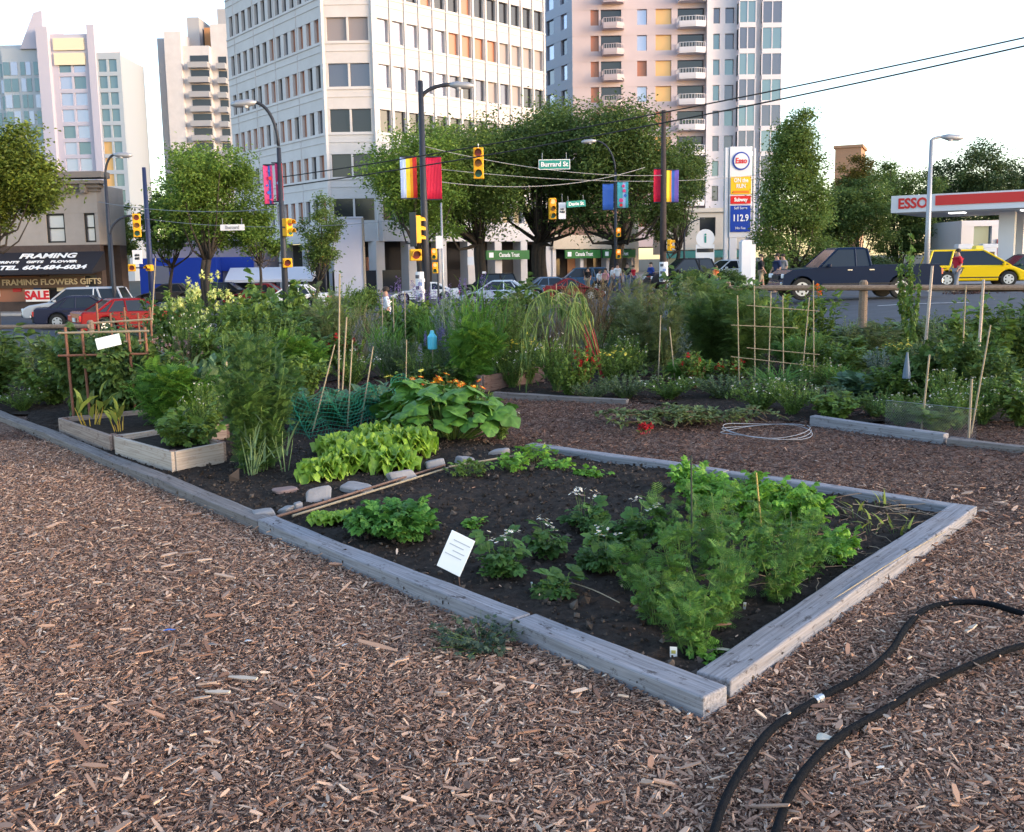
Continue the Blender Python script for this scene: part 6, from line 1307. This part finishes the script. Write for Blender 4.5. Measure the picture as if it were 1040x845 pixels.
# --- remove the prototypes (their copies share the meshes)
for r_ in list(PR.values()):
    for ch in list(r_.children): bpy.data.objects.remove(ch)
    bpy.data.objects.remove(r_)
# ------------------------------------------------------------------ trees
def tree(name, label, px, Y, cy0, cy1, wpx, leaf, seed, n_cl=120, per=120, ls=.17, shape='round', trunks=1, lean=0, wood=None, cpx=None, gap=.8, top_bias=0):
    """crown between picture rows cy0 (top) and cy1 (bottom), wpx wide; measured at distance Y"""
    rg_ = np.random.default_rng(seed); q = P(px, 280, Y); z0 = tzf(q[0], Y); ct = P(cpx or px, cy0, Y); cb = P(cpx or px, cy1, Y)
    t = thing(name, label, 'tree', (q[0], Y, z0), 0, 'street trees behind the garden')
    cx = ct[0]-q[0]; top, bot = ct[2]-z0, cb[2]-z0; Rr = wpx*Y/FPX/2; H_ = top-bot; c0 = np.array([cx, 0, (top+bot)/2])
    if shape == 'cone':
        u = np.zeros((n_cl, 3)); rad = rg_.uniform(.25, 1, n_cl)**.45
        zz_ = rg_.uniform(-1, 1, n_cl); wr_ = (1-(zz_+1)/2*.82)*np.minimum(1, (zz_+1.35)*1.6); a = rg_.uniform(0, 6.3, n_cl); u = np.stack([np.cos(a)*wr_*rad, np.sin(a)*wr_*rad, zz_], -1)*(1+.3*hnoise(a*1.5+seed, zz_*4, seed))[:, None]
        pc_ = u*np.array([Rr*.88, Rr*.88, H_/2*.92])+c0
    else:
        nl = 13; ld = rg_.normal(size=(nl, 3)); ld /= np.linalg.norm(ld, axis=1)[:, None]; ld[:, 2] = ld[:, 2]*.8+.1; ld[0] = 0; ld[1] = (.1, 0, .55)
        lr = rg_.uniform(.30, .50, nl); lr[0] = .55; li = rg_.choice(nl, n_cl, p=lr**2/(lr**2).sum()); u = rg_.normal(size=(n_cl, 3)); u /= np.linalg.norm(u, axis=1)[:, None]
        pc_ = (ld[li]*(1-lr[li])[:, None]*.95+u*(rg_.uniform(.3, 1, n_cl)**.5*lr[li])[:, None])*np.array([Rr, Rr, H_/2])+c0
    fo = MB(); cs = Rr*.22*rg_.uniform(.5, 1.3, n_cl) if shape == 'round' else Rr*.3*rg_.uniform(.5, 1.1, n_cl)
    cid = np.repeat(np.arange(n_cl), per); m = len(cid); v = rg_.normal(size=(m, 3)); v /= np.linalg.norm(v, axis=1)[:, None]; r_ = rg_.uniform(0, 1, m)**.5
    pos = pc_[cid]+v*r_[:, None]*cs[cid][:, None]*np.array([1.15, 1.15, .75]); pos += rg_.normal(0, .1, pos.shape)+v*(rg_.uniform(0, 1, m) < .08)[:, None]*cs[cid][:, None]*rg_.uniform(0, .9, m)[:, None]
    ct_ = rg_.normal(0, .16, n_cl)
    put(fo, DIAM, pos, rg_.uniform(0, 6.3, m), rg_.uniform(-.7, .9, m), ls*rg_.uniform(.7, 1.4, m), ls*.62*rg_.uniform(.7, 1.3, m), (.45+ct_[cid]+rg_.normal(0, .14, m)).clip(0, 1), rg_.normal(0, .6, m))
    fo.build('crown', leaf, t)
    tr = MB(); tr_r = max(.09, Rr*.045)
    for k in range(trunks):
        dx = (k-(trunks-1)/2)*.5; fork = np.array([L2(dx, cx, .45)+lean*.5, 0, bot+.06*H_]); s = np.linspace(0, 1, 7)[:, None]
        p_ = np.array([dx*.4, 0, -.1])*(1-s)+fork*s+np.c_[np.sin(s[:, 0]*4+seed)*.12, np.cos(s[:, 0]*3+k)*.1, s[:, 0]*0]; tr.tube(p_, np.linspace(tr_r*1.3, tr_r*.85, 7), 8)
        lim = pc_[rg_.choice(n_cl, min(n_cl, 16 if trunks == 1 else 9), replace=False)]
        for e in lim:
            mid_ = p_[-1]*.45+e*.55+np.array([0, 0, -.12*H_]) if e[2] > fork[2] else (p_[-1]+e)/2; tr.tube([p_[-1], (p_[-1]+mid_)/2+rg_.normal(0, .1, 3), mid_, e], [tr_r*.6, tr_r*.45, tr_r*.3, tr_r*.1], 5)
    tr.build('trunk', wood or mat('tree_bark', (.05,.042,.036), .9, noise=.35, nscale=3, bump=.5), t, smooth=True)
    return t
T_mid = greens('tree_mid', (.13,.20,.048), .5, .38); T_dark = greens('tree_dark', (.092,.150,.040), .5, .35); T_yel = greens('tree_autumn', (.13,.18,.03), .55, .3, warm=.25); T_fresh = greens('tree_fresh', (.145,.24,.046), .5, .38); T_black = greens('tree_deep', (.058,.095,.033), .5, .2); T_gold = greens('tree_sunlit_gold', (.13,.11,.02), .6, .3, warm=.3)  # the gold one has low sunlight painted into its leaf colour
tree('street_tree', 'yellowing tree cut by the left edge before the framing shop', -14, 34, 118, 262, 118, T_yel, 1, 150, 150, .15, cpx=2)
tree('street_tree', 'green tree above the blue shop between hotel and signals', 208, 58, 134, 272, 134, T_fresh, 2, 170, 150, .2, trunks=2)
tree('street_tree', 'lower green tree beside the pale street sign', 172, 62, 180, 278, 78, T_mid, 3, 80, 130, .2)
tree('street_tree', 'loose small tree hanging over the white car', 318, 50, 185, 292, 56, T_mid, 4, 60, 110, .14, cpx=322)
tree('street_tree', 'small leafy tree at the office chamfer corner', 262, 60, 195, 272, 62, T_fresh, 5, 70, 120, .18)
tree('street_tree', 'bright leafed tree behind the rainbow and crimson banners', 424, 66, 116, 262, 132, T_fresh, 6, 170, 150, .22)
tree('street_tree', 'spreading dark tree above the pale silver saloon', 487, 74, 98, 258, 186, T_mid, 7, 240, 160, .24, trunks=2)
tree('street_tree', 'spreading dark tree behind the large green street sign', 548, 76, 92, 256, 186, T_dark, 8, 240, 160, .24, trunks=3)
tree('street_tree', 'wide dark tree behind blue and teal banners', 625, 72, 102, 256, 190, T_dark, 9, 240, 160, .24, trunks=2, cpx=632)
tree('street_tree', 'dark tree right of the wooden utility pole', 688, 74, 132, 262, 92, T_dark, 10, 110, 140, .22)
tree('street_tree', 'tall pointed green tree right of the price pylon', 808, 58, 118, 285, 112, T_mid, 11, 230, 170, .17, shape='cone')
tree('street_tree', 'dark tree behind the pointed tree left of the station', 868, 72, 158, 282, 92, T_dark, 12, 150, 150, .2)
tree('street_tree', 'dark tree under the far brown block', 915, 76, 152, 282, 90, T_dark, 13, 150, 150, .2)
tree('street_tree', 'tree with low sunlight coloured gold into its crown below the far brown block', 872, 84, 152, 230, 60, T_gold, 14, 60, 120, .2)
tree('street_tree', 'tall black green tree behind the station canopy', 990, 80, 130, 275, 100, T_black, 15, 170, 150, .22)
tree('street_tree', 'dark tree behind the grey lamp post', 950, 88, 158, 280, 80, T_black, 16, 120, 150, .22)
tree('street_tree', 'dark tree at the right edge behind the station kiosk', 1052, 84, 140, 275, 90, T_black, 17, 130, 150, .22)
tree('street_tree', 'dark narrow tree beside the framing shop corner', 122, 66, 200, 290, 34, T_dark, 18, 40, 110, .17)
tree('shrub', 'dark shrub below the pointed tree', 775, 54, 262, 292, 50, T_dark, 19, 36, 120, .14)
tree('shrub', 'round dark shrub beside the white pillar sign', 742, 51, 272, 294, 34, T_dark, 20, 24, 110, .12)
tree('shrub', 'dark shrub between the information sign and pickup', 702, 52, 272, 296, 34, T_mid, 21, 24, 110, .12)
tree('shrub', 'dark hedge shrub behind the pickup tail', 900, 55, 258, 292, 60, T_black, 22, 40, 120, .14)
tree('shrub', 'reddish hedge shrub right of the pickup before the taxi', 985, 38.5, 298, 318, 66, greens('hedge_red', (.09,.045,.035)), 23, 40, 140, .09)
tree('shrub', 'reddish hedge shrub at the right edge before the taxi', 1040, 38.5, 298, 318, 66, greens('hedge_red', (0,0,0)), 24, 40, 140, .09)
tree('shrub', 'green shrub by the white shirted walker', 368, 34, 292, 318, 36, T_mid, 25, 30, 120, .09)
# ------------------------------------------------------------------ garden furniture and odds and ends
plank = wood_mat('plank_wood', (.14,.10,.08), (.30,.225,.19), (.44,.36,.31), spots=.65); plank_p = wood_mat('pale_plank', (.26,.20,.16), (.46,.38,.32), (.58,.50,.44), spots=.75); plank_b = wood_mat('brown_plank', (.09,.06,.05), (.19,.12,.10), (.28,.19,.16), spots=.6)
def planter(name, label, pts, h, mats_, z0=.03, th_=.03):
    """plank box: pts are its four ground corners, first edge is the front"""
    c = np.mean(pts, 0); t = thing(name, label, 'planter', (c[0], c[1], z0))
    for k in range(4):
        a, b = pts[k][:2]-c[:2], pts[(k+1) % 4][:2]-c[:2]; d = b-a; L_ = np.linalg.norm(d); an = math.atan2(d[1], d[0]); o = MB().box((0, 0, 0), (L_-(th_+.004 if k % 2 else 0), th_, h)).build('board', mats_[k % len(mats_)], t, loc=tuple(((a+b)/2))+(h/2,), rz=an); bevel(o, .004)
        po = MB().box((0, 0, 0), (.045, .045, h+.01)).build('corner_post', plank_b, t, loc=(a[0]*.93, a[1]*.93, h/2)); bevel(po, .004)
    b = MB(); pp = [p_[:2]-c[:2] for p_ in pts]; b.prism([tuple(p_*.95) for p_ in pp], 'z', -.02, h*.72); b.build('soil', soil_m, t)
    return t
n1 = G(114, 463); l1 = G(62, 443); sh = np.array([.62, .42, 0])
planter('plank_box', 'first low plank box of brownish boards holding orange leaved chard', [l1, n1, n1+sh*1.35, l1+sh*1.35], .15, [plank, plank, plank_b])
n2 = G(177, 484); l2 = G(119, 466); r2 = G(229, 473)
planter('plank_box', 'second low plank box of pale boards left of the tall feathery plant', [l2, n2, r2, l2+(r2-n2)], .165, [plank_p, plank_p, plank])
n3 = G(491, 400); r3 = G(552, 388); l3 = G(473, 396)
planter('plank_box', 'brown plank box below the large grass clump', [n3, r3, r3+(l3-n3)*3, l3+(l3-n3)*2], .22, [plank_b, plank_b, plank_b, plank], z0=0)
# concrete pieces
stone = mat('broken_concrete', (.27,.26,.27), .9, noise=.25, nscale=9, bump=.4); stone_r = mat('reddish_slab', (.24,.17,.16), .9, noise=.25, nscale=9, bump=.4)
def rock(px, py, sx_, sy_, sz_, yaw, tilt, label, m=stone, seed=0, name='concrete_piece'):
    rg_ = np.random.default_rng(seed+300); q = G(px, py, .04); u, v = np.meshgrid(np.linspace(0, 2*math.pi, 14, endpoint=False), np.linspace(-1.45, 1.45, 8)); sg = lambda x: np.sign(x)*np.abs(x)**.38
    V = np.stack([sg(np.cos(v)*np.cos(u))*sx_/2, sg(np.cos(v)*np.sin(u))*sy_/2, sg(np.sin(v))*sz_/2], -1).reshape(-1, 3); V *= 1+.10*hnoise(V[:, 0]*38+seed, V[:, 1]*38+V[:, 2]*30, seed)[:, None]+rg_.normal(0, .012, V.shape); V[:, 0] += V[:, 1]*rg_.normal(0, .35)+V[:, 2]*rg_.normal(0, .3)
    mb = MB(); mb.add(V, [(i*14+j, i*14+(j+1) % 14, (i+1)*14+(j+1) % 14, (i+1)*14+j) for i in range(7) for j in range(14)]+[tuple(range(14))[::-1], tuple(98+j for j in range(14))])
    o = mb.build(name, m, loc=(q[0], q[1], .04+sz_*.3)); o.rotation_euler = (tilt, rg_.normal(0, .12), yaw); return tag(o, label, 'stone', 'broken concrete pieces along the sticks')
RK = [(268, 524, .13, .09, .05, .3, .1, 'small grey concrete piece resting on the timber joint'), (290, 521, .09, .07, .05, -.5, .2, 'small rounded piece second from the timber'), (303, 516, .06, .05, .05, .8, 0, 'smallest stone beside the square paving piece'),
      (324, 508, .17, .05, .11, .35, -.5, 'square pale paving piece tilted up'), (362, 498, .2, .13, .05, -.35, .15, 'large angular grey piece in front of the lettuces'), (408, 487, .2, .06, .08, .5, -.4, 'long tilted piece right of the angular one'), (442, 474, .16, .07, .07, .4, -.2, 'grey piece before the squash leaves'),
      (472, 470, .12, .07, .06, .3, .1, 'small piece under the squash seedling'), (507, 462, .13, .07, .06, .1, .1, 'grey piece at the right end of the sticks')]
for k, a in enumerate(RK): rock(*a[:7], a[7], seed=k)
rock(290, 499, .17, .10, .03, .5, .05, 'flat reddish slab left of the lettuces', stone_r, 20)
bamboo = mat('bamboo_cane', (.33,.27,.185), .6, noise=.25, nscale=14); bamboo_d = mat('brown_stick', (.20,.12,.09), .8, noise=.3, nscale=14); redwood = mat('red_stake', (.22,.10,.065), .8, noise=.25, nscale=10); gold = mat('golden_cane', (.42,.30,.10), .6); dkst = mat('dark_green_stake', (.02,.035,.03), .5)
def cane(label, a, b, r=.007, m=bamboo, group=None, name='cane', cat='cane', bow=.0):
    a, b = np.array(a, float), np.array(b, float); s = np.linspace(0, 1, 7)[:, None]; p_ = (b-a)*s; p_[:, 2] += bow*np.sin(s[:, 0]*math.pi); p_[:, 0] += bow*.5*np.sin(s[:, 0]*math.pi*1.3)
    mb = MB(); mb.tube(p_, [r, r*.96, r*.98, r*.9, r*.92, r*.85, r*.8], 6); o = mb.build(name, m, loc=tuple(a)); return tag(o, label, cat, group)
cane('pale bamboo cane lying from the timber along the concrete pieces', G(297, 524, .06), G(455, 475, .07), .008, bamboo, 'sticks lying on the soil')
cane('brown stick lying parallel to the pale bamboo cane', G(280, 525, .07), G(452, 472, .06), .009, bamboo_d, 'sticks lying on the soil')
cane('short bamboo cane lying at the right end of the pieces', G(456, 474, .06), G(526, 462, .07), .008, bamboo, 'sticks lying on the soil')
def up(px, y0, y1, Y): return P(px[0], y1, Y), P(px[1], y0, Y)
CN = [((158, 150), 262, 400, 13.5, .010, bamboo, 'thin tall cane left of the pale yellow blooms'), ((345, 343), 278, 400, 10.9, .012, bamboo, 'tall cane rising at the right of the display wall'), ((352, 346), 322, 392, 11.0, .012, bamboo, 'short pale cane pair left of centre'),
      ((340, 316), 350, 432, 9.0, .008, bamboo, 'leaning cane at the left of the green netting'), ((358, 352), 345, 424, 9.2, .008, bamboo, 'straight cane in the middle of the netting'), ((379, 365), 352, 420, 9.3, .008, bamboo, 'leaning cane at the right of the netting'),
      ((413, 411), 345, 400, 10.2, .006, bamboo, 'thin cane at the far right of the netting'), ((388, 388), 302, 345, 15.0, .010, bamboo, 'thin pale stake below the white shirted walker'), ((399, 400), 300, 340, 15.0, .010, bamboo, 'thin pale stake just right of the walker'), ((411, 411), 296, 335, 15.5, .010, bamboo, 'thin pale stake left of the banner pole'),
      ((230, 224), 364, 392, 10.8, .02, plank_p, 'thick pale stake behind the tall feathery plant'), ((565, 565), 288, 330, 16.0, .010, bamboo, 'thin stake above the arching plant'),
      ((671, 668), 320, 400, 12.0, .009, bamboo, 'cane between the two dill plants'), ((680, 688), 332, 410, 11.9, .009, bamboo, 'leaning cane right of the dill'), ((947, 938), 270, 350, 12.0, .020, plank_p, 'thick pale stake below the grey lamp post'),
      ((999, 992), 284, 378, 10.2, .017, plank_p, 'thick pale stake beside the right bean plant'), ((981, 976), 290, 392, 10.6, .008, bamboo, 'thin cane left of the right thick stake'), ((944, 936), 360, 430, 8.6, .010, bamboo, 'leaning cane behind the chicken mesh'),
      ((1006, 986), 330, 440, 8.4, .008, bamboo, 'thin leaning cane at the right behind white flowers'), ((987, 984), 385, 440, 8.2, .011, bamboo, 'pale short cane at the right end of the mesh')]
for k, (pp, y0, y1, Y, r, m, lb) in enumerate(CN):
    a, b = P(pp[1], y1, Y), P(pp[0], y0, Y); a[2] = min(a[2], tzf(a[0], Y)+.0); cane(lb, a, b, r, m, 'upright canes among the plants')
for (pa, pb, r, m, lb) in (((703, 606), (702, 463), .005, dkst, 'dark green stake at the left of the feathery mass'), ((737, 600), (731, 520), .005, dkst, 'short dark stake inside the feathery mass'), ((806, 590), (803, 520), .005, dkst, 'dark stake at the right of the feathery mass'), ((778, 585), (768, 480), .005, gold, 'golden cane leaning in the feathery mass')):
    a = G(*pa, .02); b = P(*pb, a[1]); cane(lb, a, b, r, m, 'stakes in the feathery mass')
# red stake trellis
t0_ = P(105, 420, 9.8); t = thing('stake_trellis', 'rust coloured stake trellis behind the first plank box', 'trellis', (t0_[0], 9.8, 0)); o_ = np.array([t0_[0], 9.8, 0])
for px, y0 in ((66, 332), (83, 334), (130, 335), (147, 332)):
    b = P(px, y0, 9.8)-o_; mb = MB(); mb.tube([(b[0]+.02, 0, -.02), tuple(b)], .014, 6); mb.build('stake', redwood, t)
for y_, m_ in ((337, bamboo), (360, redwood)):
    a, b = P(60, y_+1, 9.8)-o_, P(152, y_-1, 9.8)-o_; mb = MB(); mb.tube([a+(0, -.02, 0), b+(0, -.02, 0)], .012, 6); mb.build('crossbar', m_, t)
t0_ = P(125, 350, 12.2); t = thing('stake_trellis', 'paler wooden trellis just behind the rust coloured one', 'trellis', (t0_[0], 12.2, tzf(t0_[0], 12.2))); o_ = np.array(t.location)
for px, y0 in ((98, 308), (112, 318), (126, 312), (140, 318), (152, 312)):
    b = P(px, y0, 12.2)-o_; mb = MB(); mb.tube([(b[0]+.01, 0, -.02), tuple(b)], .013, 6); mb.build('stake', redwood, t)
for y_ in (327, 348):
    a, b = P(95, y_+1, 12.2)-o_, P(156, y_-3, 12.2)-o_; mb = MB(); mb.tube([a+(0, -.02, 0), b+(0, -.02, 0)], .014, 6); mb.build('crossbar', bamboo, t)
# bamboo trellis on the right
Y = 11.4; t0_ = P(785, 400, Y); t = thing('bamboo_trellis', 'open grid trellis of bamboo canes before dark feathery shrubs', 'trellis', (t0_[0], Y, 0)); o_ = np.array([t0_[0], Y, 0])
for pa, pb, y0 in ((751, 749, 300), (767, 766, 290), (780, 783, 296), (796, 795, 300), (813, 822, 302), (827, 826, 285)):
    b = P(pb, y0, Y)-o_; a = P(pa, 395, Y)-o_; mb = MB(); mb.tube([(a[0], 0, -.05), tuple(b)], .0065, 6); mb.build('cane', bamboo, t)
for y0, y1, xa, xb in ((362, 372, 742, 830), (310, 316, 758, 832), (353, 360, 758, 832), (330, 333, 742, 810)):
    a, b = P(xa, y0, Y)-o_, P(xb, y1, Y)-o_; mb = MB(); mb.tube([a+(0, -.02, 0), b+(0, -.02, 0)], .0045, 6); mb.build('crossbar', bamboo, t)
# green netting
net = mat('green_net', (.015,.20,.12), .6); t = thing('garden_netting', 'sagging green garden netting stretched round the kale', 'netting', (-1.6, 9.0, 0)); o_ = np.array([-1.6, 9.0, 0])
A_ = [P(290, 420, 8.9), P(318, 431, 8.6), P(360, 424, 8.8), P(395, 410, 9.3), P(420, 398, 10)]; A_ = np.array([(a[0], a[1], 0) for a in A_])
s = np.linspace(0, 4, 60); bx_ = np.interp(s, range(5), A_[:, 0]); by_ = np.interp(s, range(5), A_[:, 1]); rg_ = np.random.default_rng(3); mb = MB()
def npt(i, h): return np.array([bx_[i]+.03*math.sin(i*.7+h*9), by_[i]+.05*math.sin(i*.35+h*5), h*(.42+.05*math.sin(i*.4))+.03])-o_
for h in np.linspace(0, 1, 13): mb.tube([npt(i, h) for i in range(60)], .0022, 3, cap=False)
for i in range(0, 60, 1): mb.tube([npt(i, h) for h in np.linspace(0, 1, 6)], .0018, 3, cap=False)
mb.build('mesh', net, t)
# chicken mesh behind the right kerb
t = thing('wire_mesh', 'low chicken wire mesh along the right timber kerb', 'netting', (3.3, 8.9, 0)); mb = MB(); a0, a1 = G(905, 440), G(1000, 452); a0[1] += .15; a1[1] += .15; oo = np.array([3.3, 8.9, 0])
for k in range(-9, 42):
    for sg in (1, -1):
        pts_ = [(k+sg*j, j) for j in range(10)]; pts_ = [(u/38, v) for u, v in pts_ if 0 <= u <= 38]
        if len(pts_) > 1: mb.tube([a0+(a1-a0)*u+np.array([0, 0, v*.028+.02])-oo for u, v in pts_], .0008, 3, cap=False)
for h in (.02, .28): mb.tube([a0+np.array([0, 0, h])-oo, a1+np.array([0, 0, h])-oo], .002, 4)
mb.build('mesh', pole_g, t)
# wire hoop
q = G(778, 441, .03); mb = MB()
for k in range(3):
    a = np.linspace(.3*k, 2*math.pi*(.92 if k else 1)+.3*k, 40); mb.tube(np.stack([(.40-.012*k)*np.cos(a), (.34+.01*k)*np.sin(a), .02+.015*k+.02*np.sin(a*2+k)], -1), .003, 4)
tag(mb.build('wire_hoop', pole_g, loc=tuple(q)), 'loose coil of thin grey wire lying on the path', 'wire coil')
# cards and labels
card = mat('white_card', (.78,.82,.84), .35, spec=.5); ink = mat('pale_ink', (.42,.46,.52), .6)
def card_sign(label, px, py, Y, w_, h_, rot, foot=None, lines=4):
    q = P(px, py, Y); t = thing('plot_card', label, 'plot sign', tuple(q)); t.rotation_euler = rot
    p_ = bevel(MB().box((0, 0, 0), (w_, .004, h_)).build('card', card, t), .0015, 1)
    for k in range(lines): o = MB().box((random.Random(k).uniform(-.1, .1)*w_, -.003, h_*(.3-.13*k)), (w_*(.7-.1*(k % 3)), .001, h_*.025)).build('print_line', ink, p_)
    if foot is not None:
        d = Vector(foot)-t.location; mb = MB(); mb.tube([(0, .004, 0), tuple(t.rotation_euler.to_matrix().inverted() @ d)], .0025, 5); mb.build('wire_leg', bamboo_d, t)
    return t
q = P(463, 562, 4.55); card_sign('tilted white plot card standing on the bare soil of the near plot', 463, 562, 4.42, .125, .185, (R(-12), R(22), R(-18)), (q[0]+.02, 4.5, .03))
card_sign('white card fixed aslant to the rust coloured trellis', 110, 347, 9.3, .23, .11, (R(-10), R(-12), R(8)), None, 2)
def tagstick(label, px, py, m, ln=.09, w_=.022, tilt=.2):
    q = G(px, py, .035); mb = MB(); mb.prism([(-w_/2, .0), (0, -.02), (w_/2, 0), (w_/2, ln), (-w_/2, ln)], 'y', -.001, .001); t = thing('plant_tag', label, 'plant tag', tuple(q), R(-10)); t.rotation_euler.x = tilt; mb.build('tag', m, t)
    b = MB(); b.box((0, -.0018, ln*.55), (w_*.6, .0008, ln*.3)); b.build('print', mat('tag_print', (.45,.42,.12), .6), t); return t
tagstick('white plant tag with yellow print at the front of the feathery mass', 684, 668, card, .05, .028); tagstick('thin white tag beside the small leafy plant', 541, 600, card, .06, .009, .5); tagstick('small pale tag right of the feathery mass', 756, 618, card, .05, .012, .7)
tagstick('white tag inside the feathery mass', 715, 540, card, .05, .02, .3)
# dry leaf, bright bits
def leafbit(px, py, L_, W_, m, label, yaw=0, name='dry_leaf', z=.05, cat='leaf'):
    mb = MB(); n = 9
    V = []; 
    for i in range(n):
        t_ = i/(n-1); w_ = W_*math.sin(math.pi*min(1, t_*1.02+.01))**.7/2+.001; V += [((t_-.5)*L_, w_, .2*w_+.03*L_*math.sin(t_*5)), ((t_-.5)*L_, 0, .03*L_*math.sin(t_*5)), ((t_-.5)*L_, -w_, .3*w_+.03*L_*math.sin(t_*5))]
    mb.add(V, [(3*i+j, 3*i+3+j, 3*i+4+j, 3*i+1+j) for i in range(n-1) for j in (0, 1)]); o = mb.build(name, m, loc=tuple(G(px, py, z)), rz=yaw, smooth=True); s_ = o.modifiers.new('thick', 'SOLIDIFY'); s_.thickness = .0015
    return tag(o, label, cat)
paleleaf = mat('bleached_leaf', (.62,.56,.42), .6, noise=.2, nscale=30)
leafbit(738, 661, .12, .024, paleleaf, 'bleached dry leaf lying by the plant tag', R(-12)); leafbit(215, 655, .055, .022, mat('grey_leaf', (.22,.19,.175), .8), 'grey curled leaf on the wood chips at left', R(10), z=.03)
leafbit(252, 651, .03, .018, mat('white_scrap', (.55,.55,.57), .5), 'small white scrap on the wood chips', R(30), 'paper_scrap', .035, 'scrap'); leafbit(350, 655, .035, .009, mat('white_scrap', (0,0,0)), 'thin white scrap right of the grey curled leaf', R(60), 'paper_scrap', .035, 'scrap')
leafbit(172, 640, .05, .016, mat('blue_scrap', (.06,.16,.55), .4), 'blue plastic scrap on the wood chips', R(20), 'plastic_scrap', .035, 'scrap'); leafbit(838, 750, .06, .05, mat('bone_chip', (.60,.52,.42), .7), 'pale flat chip between the two hoses', R(15), 'pale_chip', .04, 'scrap')
leafbit(855, 592, .05, .03, mat('magenta_bit', (.35,.03,.10), .6), 'magenta flower scrap on the soil at right', R(15), 'petal_scrap', .05, 'scrap')
# twigs at the right end of the plot
tw = MB(); rg_ = np.random.default_rng(21); base_ = G(880, 560, .05)
for k in range(46):
    a = rg_.uniform(0, 6.3); L_ = rg_.uniform(.1, .45); c = np.array([rg_.uniform(1.0, 2.45), 0, 0]); c[1] = 3.9+(c[0]-1.0)*1.1+rg_.uniform(-.05, .9); 
    if not inpoly(np.array([c[0]]), np.array([c[1]]), bed_poly)[0]: continue
    s = np.linspace(-.5, .5, 6); tw.tube(np.stack([c[0]+L_*s*math.cos(a)+rg_.normal(0, .01, 6), c[1]+L_*s*math.sin(a)+rg_.normal(0, .01, 6), .06+rg_.uniform(0, .02, 6)], -1), .0022, 4, 0, rg_.uniform(0, 1))
tag(tw.build('dry_twigs', ramp_mat('dry_twig', [(0,(.14,.09,.06)), (1,(.40,.31,.22))], .8)), 'scattered dry twigs over the right part of the near plot', None, None, 'stuff')
cane('long thin dry stem lying from the right timber into the plot', G(832, 618, .08), G(962, 540, .09), .003, bamboo, None, 'dry_twig', 'twig', .02)
cane('thin dry stem lying left of the feathery mass', G(572, 590, .06), G(630, 612, .06), .003, bamboo, None, 'dry_twig', 'twig', .01)
# hoses
hose_m = mat('black_hose', (.007,.008,.011), .85, noise=.3, nscale=40, bump=.6, spec=.1)
def hose(label, pts, r=.0135, cp=None):
    p_ = np.array([G(a, b, .035) for a, b in pts]); k = len(p_); s = np.linspace(0, k-1, k*10)
    def cr(t):
        i = min(int(t), k-2); u = t-i; P0, P1, P2, P3 = p_[max(i-1, 0)], p_[i], p_[i+1], p_[min(i+2, k-1)]
        return .5*((2*P1)+(-P0+P2)*u+(2*P0-5*P1+4*P2-P3)*u*u+(-P0+3*P1-3*P2+P3)*u**3)
    path = np.array([cr(t) for t in s]); path[:, 2] = .033+.008*np.sin(s*1.3); o0 = path[0].copy(); mb = MB(); mb.tube(path-o0, r*(1+.03*np.sin(s*5)), 10)
    if cp is None: return tag(mb.build('garden_hose', hose_m, loc=tuple(o0), smooth=True), label, 'hose', 'black hoses on the wood chips')
    t = thing('garden_hose', label, 'hose', tuple(o0), 0, 'black hoses on the wood chips'); mb.build('tube', hose_m, t, smooth=True)
    i = int(np.argmin([np.hypot(*(path[j][:2]-G(*cp)[:2])) for j in range(len(path))])); d = path[i+1]-path[i]; d /= np.linalg.norm(d); c = path[i]-o0
    mb = MB(); mb.tube([c-d*.024, c-d*.012, c-d*.010, c+d*.010, c+d*.012, c+d*.024], [.0155, .0155, .018, .018, .0155, .0155], 12); mb.build('coupling', mat('metal_coupling', (.5,.5,.52), .3, metal=.9), t); return t
hose('black hose with a metal coupling curving up beside the plot corner', [(1120, 640), (1045, 626), (1000, 613), (965, 611), (940, 617), (922, 635), (905, 662), (880, 683), (845, 700), (812, 719), (785, 740), (762, 770), (735, 815), (715, 880)], .0135, (822, 714))
hose('plain black hose running from the right edge to the bottom', [(1120, 640-4+10), (1040, 657), (990, 674), (940, 694), (900, 718), (862, 742), (828, 772), (800, 812), (780, 870)])
# blue can, bottle cone, boxes among plants
q = P(439, 346, 12.2); t = thing('watering_bottle', 'light blue bottle turned upside down on a stake', 'bottle', (q[0], 12.2, 0)); mb = MB(); z_ = q[2]; mb.tube([(0, 0, z_-.11), (0, 0, z_-.10), (0, 0, z_+.05), (0, 0, z_+.09), (0, 0, z_+.13)], [.05, .06, .06, .03, .022], 14); mb.build('bottle', mat('blue_plastic', (.10,.50,.66), .3), t); mb = MB(); mb.tube([(0, 0, 0), (0, 0, z_-.105)], .008, 6); mb.build('stake', bamboo, t)
q = P(921, 372, 9.6); mb = MB(); mb.tube([(0, 0, .0), (0, 0, .05), (0, 0, .26)], [.04, .036, .010], 12); t = thing('watering_spike', 'slim blue grey cone standing among the right hand plants', 'cone', (q[0], 9.6, q[2]-.12)); mb.build('cone', mat('blue_grey_plastic', (.10,.14,.20), .5), t)
# low masonry edge beyond the plants and benches
lw = mat('mauve_masonry', (.20,.18,.20), .9, noise=.3, nscale=4)
for k, (xa, xb, yb_) in enumerate(((600, 700, 25.2), (704, 790, 25.0))):
    a, b = P(xa, 300, yb_), P(xb, 300, yb_); mb = MB(); cx_ = (a[0]+b[0])/2; L_ = b[0]-a[0]; mb.box((0, 0, .27), (L_, .35, .55)); mb.box((0, 0, .58), (L_+.06, .42, .07)); tag(mb.build('low_wall', lw, loc=(cx_, yb_, tzf(cx_, yb_)-.05)), ('low mauve masonry wall beyond the dry reeds', 'low mauve masonry wall left of the bamboo trellis')[k], 'wall')
